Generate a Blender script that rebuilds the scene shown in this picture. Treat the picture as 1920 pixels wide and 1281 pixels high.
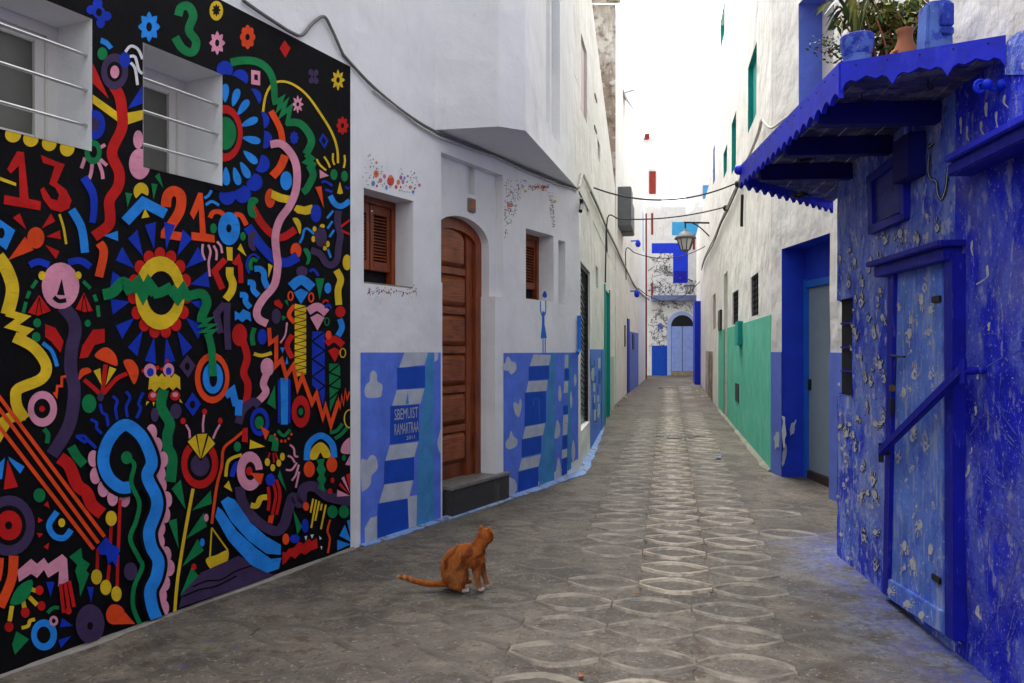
import bpy, bmesh, math, random
from mathutils import Vector, Matrix, noise
from mathutils.geometry import tessellate_polygon
for o in list(bpy.data.objects): bpy.data.objects.remove(o)
S = bpy.context.scene
R = random.Random(7)
# ---------------------------------------------------------------- camera
CH = 1.40                                   # eye height, metres
cam_d = bpy.data.cameras.new('camera'); cam = bpy.data.objects.new('camera', cam_d)
S.collection.objects.link(cam); S.camera = cam
cam.location = (0, 0, CH); cam.rotation_euler = (math.radians(90), 0, 0)
cam_d.sensor_width = 36; cam_d.lens = 28.125; cam_d.shift_y = 0.0076
cam_d.clip_start = 0.05; cam_d.clip_end = 500
# ---------------------------------------------------------------- sky, sun, exposure
SUN_EL, SUN_AZ = 66, -12                     # degrees; azimuth from +Y towards +X
w = bpy.data.worlds.new('World'); S.world = w; w.use_nodes = True
nt = w.node_tree; bg = nt.nodes['Background']
sky = nt.nodes.new('ShaderNodeTexSky'); sky.sky_type = 'NISHITA'; sky.sun_disc = False
sky.sun_elevation = math.radians(SUN_EL); sky.sun_rotation = math.radians(SUN_AZ)
sky.air_density = 1.0; sky.dust_density = 4.0; sky.ozone_density = 0.6
hsv = nt.nodes.new('ShaderNodeHueSaturation'); hsv.inputs['Saturation'].default_value = .26      # thin cloud cover whitens the sky
nt.links.new(sky.outputs[0], hsv.inputs['Color']); nt.links.new(hsv.outputs[0], bg.inputs[0]); bg.inputs[1].default_value = 0.15
sd = bpy.data.lights.new('sun', 'SUN'); sun = bpy.data.objects.new('sun', sd); S.collection.objects.link(sun)
sd.energy = 1.0; sd.angle = math.radians(45); sd.color = (1, .96, .90)
e, a = math.radians(SUN_EL), math.radians(SUN_AZ)
sdir = Vector((math.cos(e)*math.sin(a), math.cos(e)*math.cos(a), math.sin(e)))
sun.rotation_euler = sdir.to_track_quat('Z', 'Y').to_euler(); sun.location = (0, 0, 30)
vs = S.view_settings; vs.view_transform = 'Standard'; vs.look = 'None'; vs.exposure = 1.85; vs.gamma = 1
vs.use_curve_mapping = False
# ---------------------------------------------------------------- helpers: photo sight lines onto planes of the place
F, CX, HY = 1500., 960., 655.
def gz(y): return 0.016*max(0., y-8.)
def gp(px, py):                             # point on the ground
    t = (py-HY)/F
    d = CH/t if t > 0 else 1e9
    if d > 8: d = (CH+.128)/(t+.016)
    return Vector(((px-CX)/F*d, d, gz(d)))
def at(px, py, d): return Vector(((px-CX)/F*d, d, CH+(HY-py)/F*d))
class Wall:
    def __init__(s, a, b, side):            # side +1: normal to the right of a->b, -1: to the left
        s.a = Vector(a); s.u = (Vector(b)-s.a).normalized(); s.L = (Vector(b)-s.a).length
        s.n = Vector((s.u.y, -s.u.x))*side
    def sz(s, px, py, out=0.):
        k = (px-CX)/F; a = s.a+s.n*out
        t = (k*a.y-a.x)/(s.u.x-k*s.u.y); d = a.y+t*s.u.y
        return t, CH+(HY-py)/F*d
    def s(s, px, out=0.): return s.sz(px, HY, out)[0]
    def z(s, px, py, out=0.): return s.sz(px, py, out)[1]
    def P(s, t, z, out=0.):
        p = s.a+s.u*t+s.n*out; return Vector((p.x, p.y, z))
    def q(s, px, py, out=0.):
        t, z = s.sz(px, py, out); return s.P(t, z, out)
# ---------------------------------------------------------------- object bookkeeping
ORG = {}
def tag(o, label=None, cat=None, group=None, kind=None):
    if label: o['label'] = label
    if cat: o['category'] = cat
    if group: o['group'] = group
    if kind: o['kind'] = kind
    return o
def thing(name, label, cat, loc, group=None):
    o = bpy.data.objects.new(name, None); S.collection.objects.link(o); o.empty_display_size = .1
    o.location = loc; ORG[o.name] = Vector(loc)
    return tag(o, label, cat, group)
class MB:
    def __init__(s): s.v = []; s.f = []; s.m = []; s.sm = []
    def add(s, vs, fs, m=0, smooth=False):
        b = len(s.v); s.v += [Vector(v) for v in vs]
        for f in fs: s.f.append([b+i for i in f]); s.m.append(m); s.sm.append(smooth)
        return s
    def quad(s, a, b, c, d, m=0): return s.add([a, b, c, d], [(0, 1, 2, 3)], m)
    def hexa(s, p, m=0):                    # p: 8 points, bottom 4 then top 4
        return s.add(p, [(3, 2, 1, 0), (4, 5, 6, 7), (0, 1, 5, 4), (1, 2, 6, 5), (2, 3, 7, 6), (3, 0, 4, 7)], m)
    def box(s, c, d, m=0, rz=0.):
        c = Vector(c); M = Matrix.Rotation(rz, 3, 'Z'); x, y, z = d[0]/2, d[1]/2, d[2]/2
        return s.hexa([c+M@Vector(q) for q in ((-x,-y,-z),(x,-y,-z),(x,y,-z),(-x,y,-z),(-x,-y,z),(x,-y,z),(x,y,z),(-x,y,z))], m)
    def wbox(s, W, s0, s1, z0, z1, o0, o1, m=0):     # box on a wall
        return s.hexa([W.P(s0,z0,o0),W.P(s1,z0,o0),W.P(s1,z0,o1),W.P(s0,z0,o1),W.P(s0,z1,o0),W.P(s1,z1,o0),W.P(s1,z1,o1),W.P(s0,z1,o1)], m)
    def wprism(s, W, pts, o0, o1, m=0):     # polygon (s,z) extruded out of the wall
        n = len(pts); b = [W.P(p[0], p[1], o0) for p in pts]; t = [W.P(p[0], p[1], o1) for p in pts]
        fs = [(i, (i+1) % n, n+(i+1) % n, n+i) for i in range(n)]
        tri = tessellate_polygon([[Vector((p[0], p[1], 0)) for p in pts]])
        fs += [tuple(i for i in q) for q in tri]+[tuple(n+i for i in q) for q in tri]
        return s.add(b+t, fs, m)
    def wwall(s, W, s0, s1, z0, z1, holes=(), out=0., m=0):
        ss = sorted({s0, s1, *[h[0] for h in holes], *[h[1] for h in holes]}); zz = sorted({z0, z1, *[h[2] for h in holes], *[h[3] for h in holes]})
        ss = [q for q in ss if s0 <= q <= s1]; zz = [q for q in zz if z0 <= q <= z1]
        for i in range(len(ss)-1):
            for j in range(len(zz)-1):
                cs, cz = (ss[i]+ss[i+1])/2, (zz[j]+zz[j+1])/2
                if any(h[0] < cs < h[1] and h[2] < cz < h[3] for h in holes): continue
                s.quad(W.P(ss[i], zz[j], out), W.P(ss[i+1], zz[j], out), W.P(ss[i+1], zz[j+1], out), W.P(ss[i], zz[j+1], out), m)
        return s
    def recess(s, W, h, o0, o1, m=0, back=None, sides='LRTB'):
        a, b, c, d = h
        if 'L' in sides: s.quad(W.P(a,c,o0), W.P(a,c,o1), W.P(a,d,o1), W.P(a,d,o0), m)
        if 'R' in sides: s.quad(W.P(b,c,o0), W.P(b,c,o1), W.P(b,d,o1), W.P(b,d,o0), m)
        if 'B' in sides: s.quad(W.P(a,c,o0), W.P(b,c,o0), W.P(b,c,o1), W.P(a,c,o1), m)
        if 'T' in sides: s.quad(W.P(a,d,o0), W.P(b,d,o0), W.P(b,d,o1), W.P(a,d,o1), m)
        if back is not None: s.quad(W.P(a,c,o1), W.P(b,c,o1), W.P(b,d,o1), W.P(a,d,o1), back)
        return s
    def tube(s, pts, r, m=0, n=8, cap=True, smooth=True):
        pts = [Vector(p) for p in pts]; rs = r if isinstance(r, (list, tuple)) else [r]*len(pts)
        rings = []; up = Vector((0.13, .07, 1)).normalized(); T0 = None
        for i, p in enumerate(pts):
            t = (pts[min(i+1, len(pts)-1)]-pts[max(i-1, 0)]).normalized()
            if T0 is None:
                x = t.cross(up); x = x if x.length > .05 else t.cross(Vector((1, 0, 0))); x.normalize()
            else:
                x = x-t*x.dot(t); x.normalize()
            T0 = t; y = t.cross(x)
            rings.append([p+(x*math.cos(k*2*math.pi/n)+y*math.sin(k*2*math.pi/n))*rs[i] for k in range(n)])
        vs = [v for rg in rings for v in rg]; fs = []
        for i in range(len(rings)-1):
            for k in range(n): fs.append((i*n+k, i*n+(k+1) % n, (i+1)*n+(k+1) % n, (i+1)*n+k))
        s.add(vs, fs, m, smooth)
        if cap: s.add(rings[0], [tuple(range(n))], m); s.add(rings[-1], [tuple(range(n))], m)
        return s
    def lathe(s, c, prof, m=0, n=20, smooth=True, ax=None):     # prof: (r,z) list
        c = Vector(c); vs = []
        for r, z in prof:
            for k in range(n):
                t = 2*math.pi*k/n; v = Vector((r*math.cos(t), r*math.sin(t), z))
                vs.append(c+(ax@v if ax else v))
        fs = [(i*n+k, i*n+(k+1) % n, (i+1)*n+(k+1) % n, (i+1)*n+k) for i in range(len(prof)-1) for k in range(n)]
        return s.add(vs, fs, m, smooth)
    def ball(s, c, r, m=0, n=12):
        r = Vector(r) if isinstance(r, (tuple, list, Vector)) else Vector((r, r, r)); c = Vector(c); k = n//2; vs = []
        for i in range(k+1):
            p = math.pi*i/k
            for j in range(n):
                t = 2*math.pi*j/n; vs.append(c+Vector((r.x*math.sin(p)*math.cos(t), r.y*math.sin(p)*math.sin(t), -r.z*math.cos(p))))
        return s.add(vs, [(i*n+j, i*n+(j+1) % n, (i+1)*n+(j+1) % n, (i+1)*n+j) for i in range(k) for j in range(n)], m, True)
    def build(s, name, mats, parent=None, bevel=0., weld=False):
        mats = mats if isinstance(mats, (list, tuple)) else [mats]
        if parent is not None: org = ORG[parent.name]
        else:
            xs = [v.x for v in s.v]; ys = [v.y for v in s.v]; org = Vector(((min(xs)+max(xs))/2, (min(ys)+max(ys))/2, min(v.z for v in s.v)))
        me = bpy.data.meshes.new(name); me.from_pydata([v-org for v in s.v], [], s.f)
        for q in mats: me.materials.append(q)
        for i, p in enumerate(me.polygons): p.material_index = s.m[i]; p.use_smooth = s.sm[i]
        bm = bmesh.new(); bm.from_mesh(me)
        if weld or bevel: bmesh.ops.remove_doubles(bm, verts=bm.verts, dist=1e-5)
        bmesh.ops.recalc_face_normals(bm, faces=bm.faces)
        if bevel:
            bmesh.ops.bevel(bm, geom=[ed for ed in bm.edges if len(ed.link_faces) == 2 and ed.calc_face_angle(0) > .5], offset=bevel, segments=2, affect='EDGES', clamp_overlap=True)
        bm.to_mesh(me); bm.free(); me.update()
        o = bpy.data.objects.new(name, me); S.collection.objects.link(o)
        if parent is not None: o.parent = parent; ORG[o.name] = org.copy()
        else: o.location = org; ORG[o.name] = org.copy()
        return o
def smooth_pts(pts, closed=False, n=6):
    pts = [Vector((p[0], p[1], p[2] if len(p) > 2 else 0)) for p in pts]; L = len(pts); out = []
    for i in range(L if closed else L-1):
        g = (lambda j: pts[j % L]) if closed else (lambda j: pts[max(0, min(L-1, j))])
        p0, p1, p2, p3 = g(i-1), g(i), g(i+1), g(i+2)
        for k in range(n):
            t = k/n; out.append(.5*((2*p1)+(p2-p0)*t+(2*p0-5*p1+4*p2-p3)*t*t+(3*p1-p0-3*p2+p3)*t**3))
    if not closed: out.append(pts[-1])
    return out
# ---------------------------------------------------------------- materials
def mat(name, col, rough=.7, var=.12, vscale=5., bump=.15, bscale=90., spec=.3, stains=(), metal=0., big=0., bdist=.004, low=0., round_=0.):
    m = bpy.data.materials.new(name); m.use_nodes = True; t = m.node_tree; N = t.nodes; Lk = t.links
    b = N['Principled BSDF']; b.inputs['Roughness'].default_value = rough; b.inputs['Specular IOR Level'].default_value = spec; b.inputs['Metallic'].default_value = metal
    g = N.new('ShaderNodeNewGeometry')
    def nz(scale, detail=5., rgh=.6, st=(1, 1, 1), off=0.):
        mp = N.new('ShaderNodeMapping'); mp.inputs['Scale'].default_value = st; mp.inputs['Location'].default_value = (off, off*1.7, off*.6)
        Lk.new(g.outputs['Position'], mp.inputs['Vector'])
        n = N.new('ShaderNodeTexNoise'); n.inputs['Scale'].default_value = scale; n.inputs['Detail'].default_value = detail; n.inputs['Roughness'].default_value = rgh
        Lk.new(mp.outputs[0], n.inputs['Vector']); return n.outputs['Fac']
    def rng(src, lo, hi, a, c):
        r = N.new('ShaderNodeMapRange'); r.inputs[1].default_value = lo; r.inputs[2].default_value = hi; r.inputs[3].default_value = a; r.inputs[4].default_value = c
        Lk.new(src, r.inputs[0]); return r.outputs[0]
    hs = N.new('ShaderNodeMix'); hs.data_type = 'RGBA'; hs.blend_type = 'MULTIPLY'; hs.inputs[0].default_value = 1
    hs.inputs[6].default_value = (*col, 1)
    v = rng(nz(vscale), .3, .7, 1-var, 1+var*.6)
    Lk.new(v, hs.inputs[7]); cur = hs.outputs[2]
    if big:
        h2 = N.new('ShaderNodeMix'); h2.data_type = 'RGBA'; h2.blend_type = 'MULTIPLY'; h2.inputs[0].default_value = 1
        Lk.new(cur, h2.inputs[6]); Lk.new(rng(nz(.7, 3, .5, off=3.1), .3, .7, 1-big, 1+big*.5), h2.inputs[7]); cur = h2.outputs[2]
    for k, (sc, scale, lo, hi, amt, st) in enumerate(stains):
        mx = N.new('ShaderNodeMix'); mx.data_type = 'RGBA'; mx.inputs[7].default_value = (*sc, 1)
        Lk.new(rng(nz(scale, 7, .65, st, 5.3*(k+1)), lo, hi, 0, amt), mx.inputs[0]); Lk.new(cur, mx.inputs[6]); cur = mx.outputs[2]
    Lk.new(cur, b.inputs['Base Color'])
    if bump:
        bp = N.new('ShaderNodeBump'); bp.inputs['Strength'].default_value = bump; bp.inputs['Distance'].default_value = bdist
        ad = N.new('ShaderNodeMath'); ad.operation = 'ADD'
        Lk.new(nz(bscale, 3), ad.inputs[0]); Lk.new(rng(nz(bscale*.12, 4), 0, 1, 0, 1.6), ad.inputs[1])
        Lk.new(ad.outputs[0], bp.inputs['Height']); nrm = bp.outputs[0]
        if low:
            b2 = N.new('ShaderNodeBump'); b2.inputs['Strength'].default_value = 1.; b2.inputs['Distance'].default_value = low
            Lk.new(nz(2.6, 3, .45, off=2.2), b2.inputs['Height']); Lk.new(b2.outputs[0], bp.inputs['Normal'])
            if round_: bv = N.new('ShaderNodeBevel'); bv.samples = 4; bv.inputs['Radius'].default_value = round_; Lk.new(bv.outputs[0], b2.inputs['Normal'])
        Lk.new(nrm, b.inputs['Normal'])
    return m
ONE = (1, 1, 1); VST = (6, 6, .5)
M = {}
M['white'] = mat('white_plaster', (.755, .755, .745), .88, .05, 3, .5, 45, .12, [((.60, .60, .595), 1.7, .52, .70, .35, ONE), ((.54, .53, .50), 13, .63, .70, .35, ONE), ((.52, .50, .46), 3.5, .58, .74, .25, VST), ((.34, .31, .27), 38, .685, .71, .5, ONE)], big=.06, low=.03)
M['white2'] = mat('limewash', (.79, .765, .715), .88, .07, 3, .7, 40, .12, [((.50, .47, .42), 3, .52, .7, .55, VST), ((.42, .38, .3), 10, .6, .68, .5, ONE), ((.28, .24, .19), 30, .67, .70, .6, ONE)], big=.1, low=.05)
M['grimy'] = mat('grimy_limewash', (.58, .54, .48), .9, .15, 3, .5, 45, .1, [((.15, .10, .07), 1.3, .42, .56, .85, (1, 1, .45)), ((.07, .05, .04), 4, .50, .62, .75, ONE), ((.6, .57, .52), 6, .56, .66, .7, ONE)])
M['cream'] = mat('cream_plaster', (.72, .66, .55), .88, .06, 3, .4, 50, .15, [((.5, .45, .36), 4, .6, .8, .4, VST)])
MW = [((.05, .05, .05), 55, .67, .70, .35, ONE)]
M['black'] = mat('mural_black', (.0045, .0045, .0055), .75, .3, 8, .5, 70, .1, MW, low=.02)
for k, c in dict(R=(.52, .012, .010), O=(.75, .065, .012), Y=(.70, .47, .018), G=(.006, .19, .055), B=(.008, .035, .42), L=(.02, .24, .72), P=(.68, .27, .36), V=(.055, .032, .085), W=(.72, .72, .72)).items():
    M[k] = mat('mural_paint_'+dict(R='red', O='orange', Y='yellow', G='green', B='blue', L='sky_blue', P='pink', V='violet', W='white')[k], c, .7, .22, 7, .5, 70, .12, [(tuple(v*.55 for v in c), 16, .56, .7, .5, (1, 1, 3)), (tuple(.5*v+.1 for v in c), 48, .66, .70, .4, ONE)], low=.02)
M['K'] = M['black']
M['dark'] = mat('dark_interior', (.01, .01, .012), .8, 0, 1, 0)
M['frame'] = mat('window_frame_paint', (.68, .66, .60), .5, .04, 8, .1, 60)
M['steel'] = mat('brushed_steel', (.55, .54, .52), .3, .1, 30, .1, 200, metal=1.)
M['wood'] = mat('varnished_wood', (.28, .070, .018), .36, .35, 4, .2, 60, .4, [((.07, .013, .005), 6, .48, .64, .7, (1, 1, 12))])
M['woodv'] = mat('varnished_wood_upright', (.24, .052, .013), .36, .35, 4, .2, 60, .4, [((.07, .013, .005), 6, .48, .64, .7, (9, 9, .7))])
M['oldwood'] = mat('grey_wood', (.22, .19, .15), .8, .3, 6, .3, 50)
M['granite'] = mat('dark_granite', (.045, .042, .04), .4, .6, 60, .15, 150, .4, [((.16, .15, .14), 9, .58, .7, .4, (1, 1, .4))])
M['cable'] = mat('grey_cable', (.16, .15, .14), .7, .2, 20, .1)
M['cableb'] = mat('black_cable', (.02, .02, .022), .6, .2, 20, .1)
M['pipe'] = mat('limewashed_conduit', (.5, .48, .43), .8, .2, 10, .2)
M['iron'] = mat('black_iron', (.015, .015, .017), .5, .3, 20, .2)
M['glass'] = mat('window_glass', (.02, .024, .028), .06, 0, 1, 0, 10, .6)
M['blind'] = mat('grey_green_blind', (.12, .12, .10), .25, .2, 3, .05, 20, .5)
# blue wall paints
PER = (.10, .19, .70)
M['peri'] = mat('periwinkle_paint', PER, .75, .18, 7, .7, 55, .2, [((.03, .06, .34), 22, .62, .72, .5, ONE), ((.16, .22, .56), 3, .55, .8, .4, ONE)])
M['deep'] = mat('cobalt_paint', (.006, .065, .44), .7, .15, 7, .5, 60, .25)
M['cyan'] = mat('turquoise_paint', (.055, .24, .50), .75, .2, 7, .7, 50, .2, [((.12, .34, .52), 4, .5, .8, .5, ONE)])
M['greyb'] = mat('pale_grey_paint', (.45, .49, .55), .8, .16, 8, .7, 50, .2, [((.33, .39, .52), 6, .5, .7, .5, ONE)])
M['teal'] = mat('teal_paint', (.0, .30, .26), .6, .12, 6, .15, 60)
M['mint'] = mat('mint_green_paint', (.115, .52, .36), .8, .14, 5, .5, 50, .15, [((.05, .34, .23), 4, .48, .64, .6, VST), ((.20, .56, .42), 2, .5, .66, .5, ONE), ((.35, .5, .42), 30, .64, .68, .5, ONE)])
M['doorblue'] = mat('doorway_blue_paint', (.016, .05, .52), .7, .15, 5, .4, 50, .2, [((.4, .36, .33), 7, .72, .75, .8, ONE), ((.02, .06, .5), 2, .5, .8, .5, ONE)])
M['azure'] = mat('azure_paint', (.015, .13, .55), .6, .1, 6, .2, 60)
M['lav'] = mat('lavender_dado_paint', (.12, .18, .60), .75, .15, 6, .4, 50)
M['brightblue'] = mat('bright_blue_paint', (.006, .035, .62), .6, .12, 6, .25, 60, .3)
M['house'] = mat('mottled_blue_limewash', (.10, .18, .76), .78, .3, 6, .9, 40, .08, [((.024, .036, .58), 3.2, .48, .57, .8, ONE), ((.26, .34, .72), 1.7, .48, .60, .65, (1, 1, .7)), ((.32, .40, .76), 8, .50, .60, .65, (1, 1, .5)), ((.64, .65, .72), 17, .56, .62, .6, (1, 1, .6)), ((.012, .016, .28), 26, .60, .65, .7, ONE)], big=.15, bdist=.009)
M['house2'] = mat('scratched_ultramarine_limewash', (.022, .032, .64), .78, .3, 5, .9, 40, .06, [((.15, .16, .48), 1.5, .48, .60, .7, (1, 1, .8)), ((.12, .16, .68), 5, .49, .60, .75, (1, 1, .5)), ((.46, .48, .68), 18, .56, .63, .5, (1, 1, .45)), ((.006, .010, .42), 2, .50, .62, .6, ONE), ((.55, .56, .68), 55, .60, .65, .5, ONE)], big=.15, bdist=.009)
M['frameblue'] = mat('ultramarine_wood', (.008, .011, .36), .55, .25, 8, .5, 40, .2, [((.10, .12, .46), 20, .60, .66, .6, (2, 2, .4)), ((.02, .03, .46), 5, .5, .75, .6, (1, 1, .3))])
M['doorwash'] = mat('worn_blue_door_paint', (.14, .26, .76), .68, .25, 6, .6, 40, .12, [((.42, .49, .72), 10, .52, .61, .65, (2, 2, .35)), ((.05, .10, .62), 5, .50, .62, .6, ONE), ((.62, .62, .64), 30, .60, .65, .7, ONE), ((.04, .04, .06), 18, .645, .67, .8, (3, 3, .5))])
M['hand'] = mat('whitewash_handprint', (.62, .62, .62), .8, .2, 20, .3, 80, .2, [((.14, .20, .55), 30, .55, .62, .7, ONE)])
M['handk'] = mat('dark_print_outline', (.012, .014, .03), .8, .2, 20, .2, 80)
M['soffit'] = mat('flaking_blue_boards', (.085, .09, .20), .8, .3, 5, .5, 40, .1, [((.010, .013, .14), 3, .45, .6, .8, (1, 4, 1)), ((.24, .24, .29), 7, .50, .60, .65, (1, 1, 1))])  # flaking paint; base also darkened to carry the shade under the canopy
M['fascia'] = mat('bright_ultramarine_wood', (.008, .018, .62), .5, .2, 6, .3, 40, .3, [((.004, .006, .34), 6, .52, .66, .6, ONE), ((.05, .08, .66), 9, .55, .68, .5, (1, 1, .4)), ((.06, .05, .07), 34, .645, .67, .8, ONE)])
M['beam'] = mat('shaded_navy_beam_wood', (.006, .007, .17), .6, .3, 8, .4, 40, .2)  # darker copy of the blue wood, canopy shade put into its colour
M['pot'] = mat('blue_pot_glaze', (.015, .04, .40), .55, .25, 10, .4, 40, .25, [((.10, .18, .58), 9, .50, .56, .85, ONE), ((.4, .38, .36), 40, .64, .67, .7, ONE)])
M['potl'] = mat('pale_blue_pot_paint', (.11, .20, .58), .65, .2, 10, .4, 40, .2, [((.03, .06, .44), 8, .55, .60, .8, ONE), ((.42, .42, .44), 30, .63, .66, .7, ONE)])
M['terra'] = mat('terracotta', (.36, .13, .06), .8, .15, 14, .2, 60)
M['leaf'] = mat('leaf_green', (.045, .095, .018), .5, .5, 20, .0, 10, .35)
M['leafy'] = mat('leaf_yellow_green', (.19, .20, .03), .5, .4, 20, .0, 10, .35)
M['leafr'] = mat('leaf_bronze', (.16, .075, .028), .55, .4, 20, .0, 10, .3)
M['brick'] = mat('rust_red_paint', (.22, .02, .012), .7, .2, 8, .2)
M['sign'] = mat('ultramarine_plaque', (.008, .012, .30), .5, .2, 10, .3)
M['meter'] = mat('grey_meter_box', (.12, .125, .13), .6, .15, 8, .1)
M['orange'] = mat('ochre_orange_paint', (.5, .19, .04), .8, .15, 6, .2)
# paving
M['cement'] = mat('worn_cement', (.108, .092, .072), .75, .28, 6, 1., 45, .3, [((.040, .034, .027), 1.6, .46, .58, .8, ONE), ((.15, .128, .096), 4, .53, .63, .6, ONE), ((.050, .030, .016), 7, .55, .63, .75, ONE), ((.24, .215, .18), 45, .585, .64, .65, ONE), ((.026, .021, .016), 38, .575, .63, .7, ONE)], big=.22, bdist=.010)
M['tile'] = mat('cast_paving_tile', (.102, .087, .068), .7, .28, 7, 1., 50, .35, [((.042, .035, .028), 1.6, .46, .58, .75, ONE), ((.17, .145, .11), 45, .55, .62, .65, ONE), ((.050, .030, .016), 7, .55, .63, .7, ONE), ((.026, .022, .018), 38, .565, .62, .7, ONE)], big=.2, bdist=.010)
M['rib'] = mat('polished_tile_rib', (.265, .22, .16), .48, .25, 10, .6, 70, .4, [((.10, .085, .066), 9, .46, .60, .8, ONE), ((.36, .32, .25), 30, .55, .68, .5, ONE)], bdist=.006)
M['rib2'] = mat('worn_tile_rib', (.17, .145, .108), .55, .25, 10, .7, 70, .35, [((.075, .064, .05), 7, .44, .57, .9, ONE)], bdist=.006)
M['rib3'] = mat('trodden_tile_rib', (.10, .086, .066), .65, .25, 10, .7, 70, .3, [((.062, .053, .042), 5, .43, .56, .95, ONE)], bdist=.006)
M['kerbblue'] = mat('pale_blue_kerb_wash', (.16, .27, .50), .8, .2, 6, .8, 45, .2, [((.32, .35, .40), 8, .50, .62, .6, ONE), ((.10, .088, .07), 9, .52, .60, .9, ONE)])
M['splash'] = mat('blue_paint_splash', (.05, .07, .34), .75, .25, 18, .3, 60, .2, [((.14, .13, .115), 22, .48, .58, .9, ONE)])
M['dust'] = mat('whitish_paint_dust', (.26, .28, .36), .85, .2, 12, .3, 60, .2, [((.14, .13, .115), 14, .44, .58, .95, ONE)])

# spilt and oversprayed blue paint on the ground: a wash along the foot of the blue house, drips by the mural
def ground_paint(m):
    t = m.node_tree; N = t.nodes; L = t.links; b = N['Principled BSDF']; src = b.inputs['Base Color'].links[0].from_socket
    g = N.new('ShaderNodeNewGeometry'); sp = N.new('ShaderNodeSeparateXYZ'); L.new(g.outputs['Position'], sp.inputs[0])
    def math_(op, a, b_, clamp=False):
        q = N.new('ShaderNodeMath'); q.operation = op; q.use_clamp = clamp
        for k, v in enumerate((a, b_)):
            if isinstance(v, (int, float)): q.inputs[k].default_value = v
            else: L.new(v, q.inputs[k])
        return q.outputs[0]
    def nz(scale, off, st=(1, 1, 1), det=6):
        mp = N.new('ShaderNodeMapping'); mp.inputs['Location'].default_value = (off, off, 0); mp.inputs['Scale'].default_value = st; L.new(g.outputs['Position'], mp.inputs[0])
        n = N.new('ShaderNodeTexNoise'); n.inputs['Scale'].default_value = scale; n.inputs['Detail'].default_value = det; n.inputs['Roughness'].default_value = .65; L.new(mp.outputs[0], n.inputs['Vector']); return n.outputs['Fac']
    def rng(s, lo, hi):
        r = N.new('ShaderNodeMapRange'); r.inputs[1].default_value = lo; r.inputs[2].default_value = hi; L.new(s, r.inputs[0]); return r.outputs[0]
    x, y = sp.outputs[0], sp.outputs[1]
    dist = math_('SUBTRACT', math_('ADD', math_('MULTIPLY', y, .095), 1.692), x)          # metres from the blue facade
    near = rng(dist, .62, .02); endm = rng(y, 6.2, 5.4)
    wash = math_('MULTIPLY', math_('MULTIPLY', near, endm), math_('MULTIPLY', rng(nz(3.2, 4.), .38, .58), rng(nz(22., 8.), .36, .56)), True)
    hard = math_('MULTIPLY', math_('MULTIPLY', rng(dist, .34, .0), endm), math_('MULTIPLY', rng(nz(6., 9.), .44, .54), rng(nz(30., 3.), .40, .52)), True)
    reg = math_('MULTIPLY', rng(y, 5.3, 4.4), rng(x, .5, -.2), True)
    drip = math_('MULTIPLY', reg, rng(nz(7., 17., (1, 2.4, 1)), .645, .69), True)
    cur = src
    for fac, col, amt in ((wash, (.20, .24, .36), .75), (hard, (.055, .075, .36), .8), (drip, (.035, .05, .30), .75)):
        mx = N.new('ShaderNodeMix'); mx.data_type = 'RGBA'; mx.inputs[7].default_value = (*col, 1); L.new(math_('MULTIPLY', fac, amt), mx.inputs[0]); L.new(cur, mx.inputs[6]); cur = mx.outputs[2]
    L.new(cur, b.inputs['Base Color'])
for k in ('cement', 'tile', 'rib', 'rib2', 'rib3'): ground_paint(M[k])
# ================================================================ ground
TH = math.atan(.195); AV = Vector((math.sin(TH), math.cos(TH))); RV = Vector((AV.y, -AV.x)); TO = Vector((1.082, 6.44)); TW, TL = .425, .385
def g3(x, y, dz=0.): return Vector((x, y, gz(y)+dz))
mb = MB(); ys = [-14, 0, 4, 8, 14, 20, 30, 48, 90]
for i in range(len(ys)-1):
    mb.quad(g3(-60, ys[i]), g3(60, ys[i]), g3(60, ys[i+1]), g3(-60, ys[i+1]))
ground = mb.build('ground', M['cement'], weld=True); ground['kind'] = 'structure'
# walls of the alley (plan lines)
WM = Wall((-2.18, 3.41), (-1.107, 5.63), 1)            # mural wall
WH = Wall((-1.107, 5.63), (.744, 8.93), 1)             # white house
WA = Wall((.744, 8.93), (2.33, 18.), 1)                # long left house
WB = Wall((2.33, 18.), (3.2, 22.), 1)
WC = Wall((3.2, 22.), (4.0, 25.2), 1)
WD = Wall((4.0, 25.2), (5.2, 30.6), 1)
WR1 = Wall((2.01, 3.35), (2.21, 5.45), -1)             # blue house
WR2 = Wall((2.98, 7.4), (2.92, 9.02), -1)              # doorway wall
WR3 = Wall((2.92, 9.02), (4.67, 18.6), -1)             # green dado wall
WR4 = Wall((4.67, 18.6), (7.15, 31.4), -1)
WE = Wall((4.6, 31.5), (8.2, 31.3), 1)                 # end of the alley
def left_x(y):
    P = [(-6, -6.7), (3.41, -2.18), (5.63, -1.107), (8.93, .744), (18, 2.33), (22, 3.2), (30.6, 5.2)]
    for (a, xa), (b, xb) in zip(P, P[1:]):
        if y <= b: return xa+(xb-xa)*(y-a)/(b-a)
    return 5.2
def right_x(y):
    if y < 5.5: return 2.01+.095*(y-3.35)
    P = [(5.5, 2.98), (9.02, 2.92), (18.6, 4.67), (31.4, 7.15)]
    for (a, xa), (b, xb) in zip(P, P[1:]):
        if y <= b: return xa+(xb-xa)*(y-a)/(b-a)
    return 7.15
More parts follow.
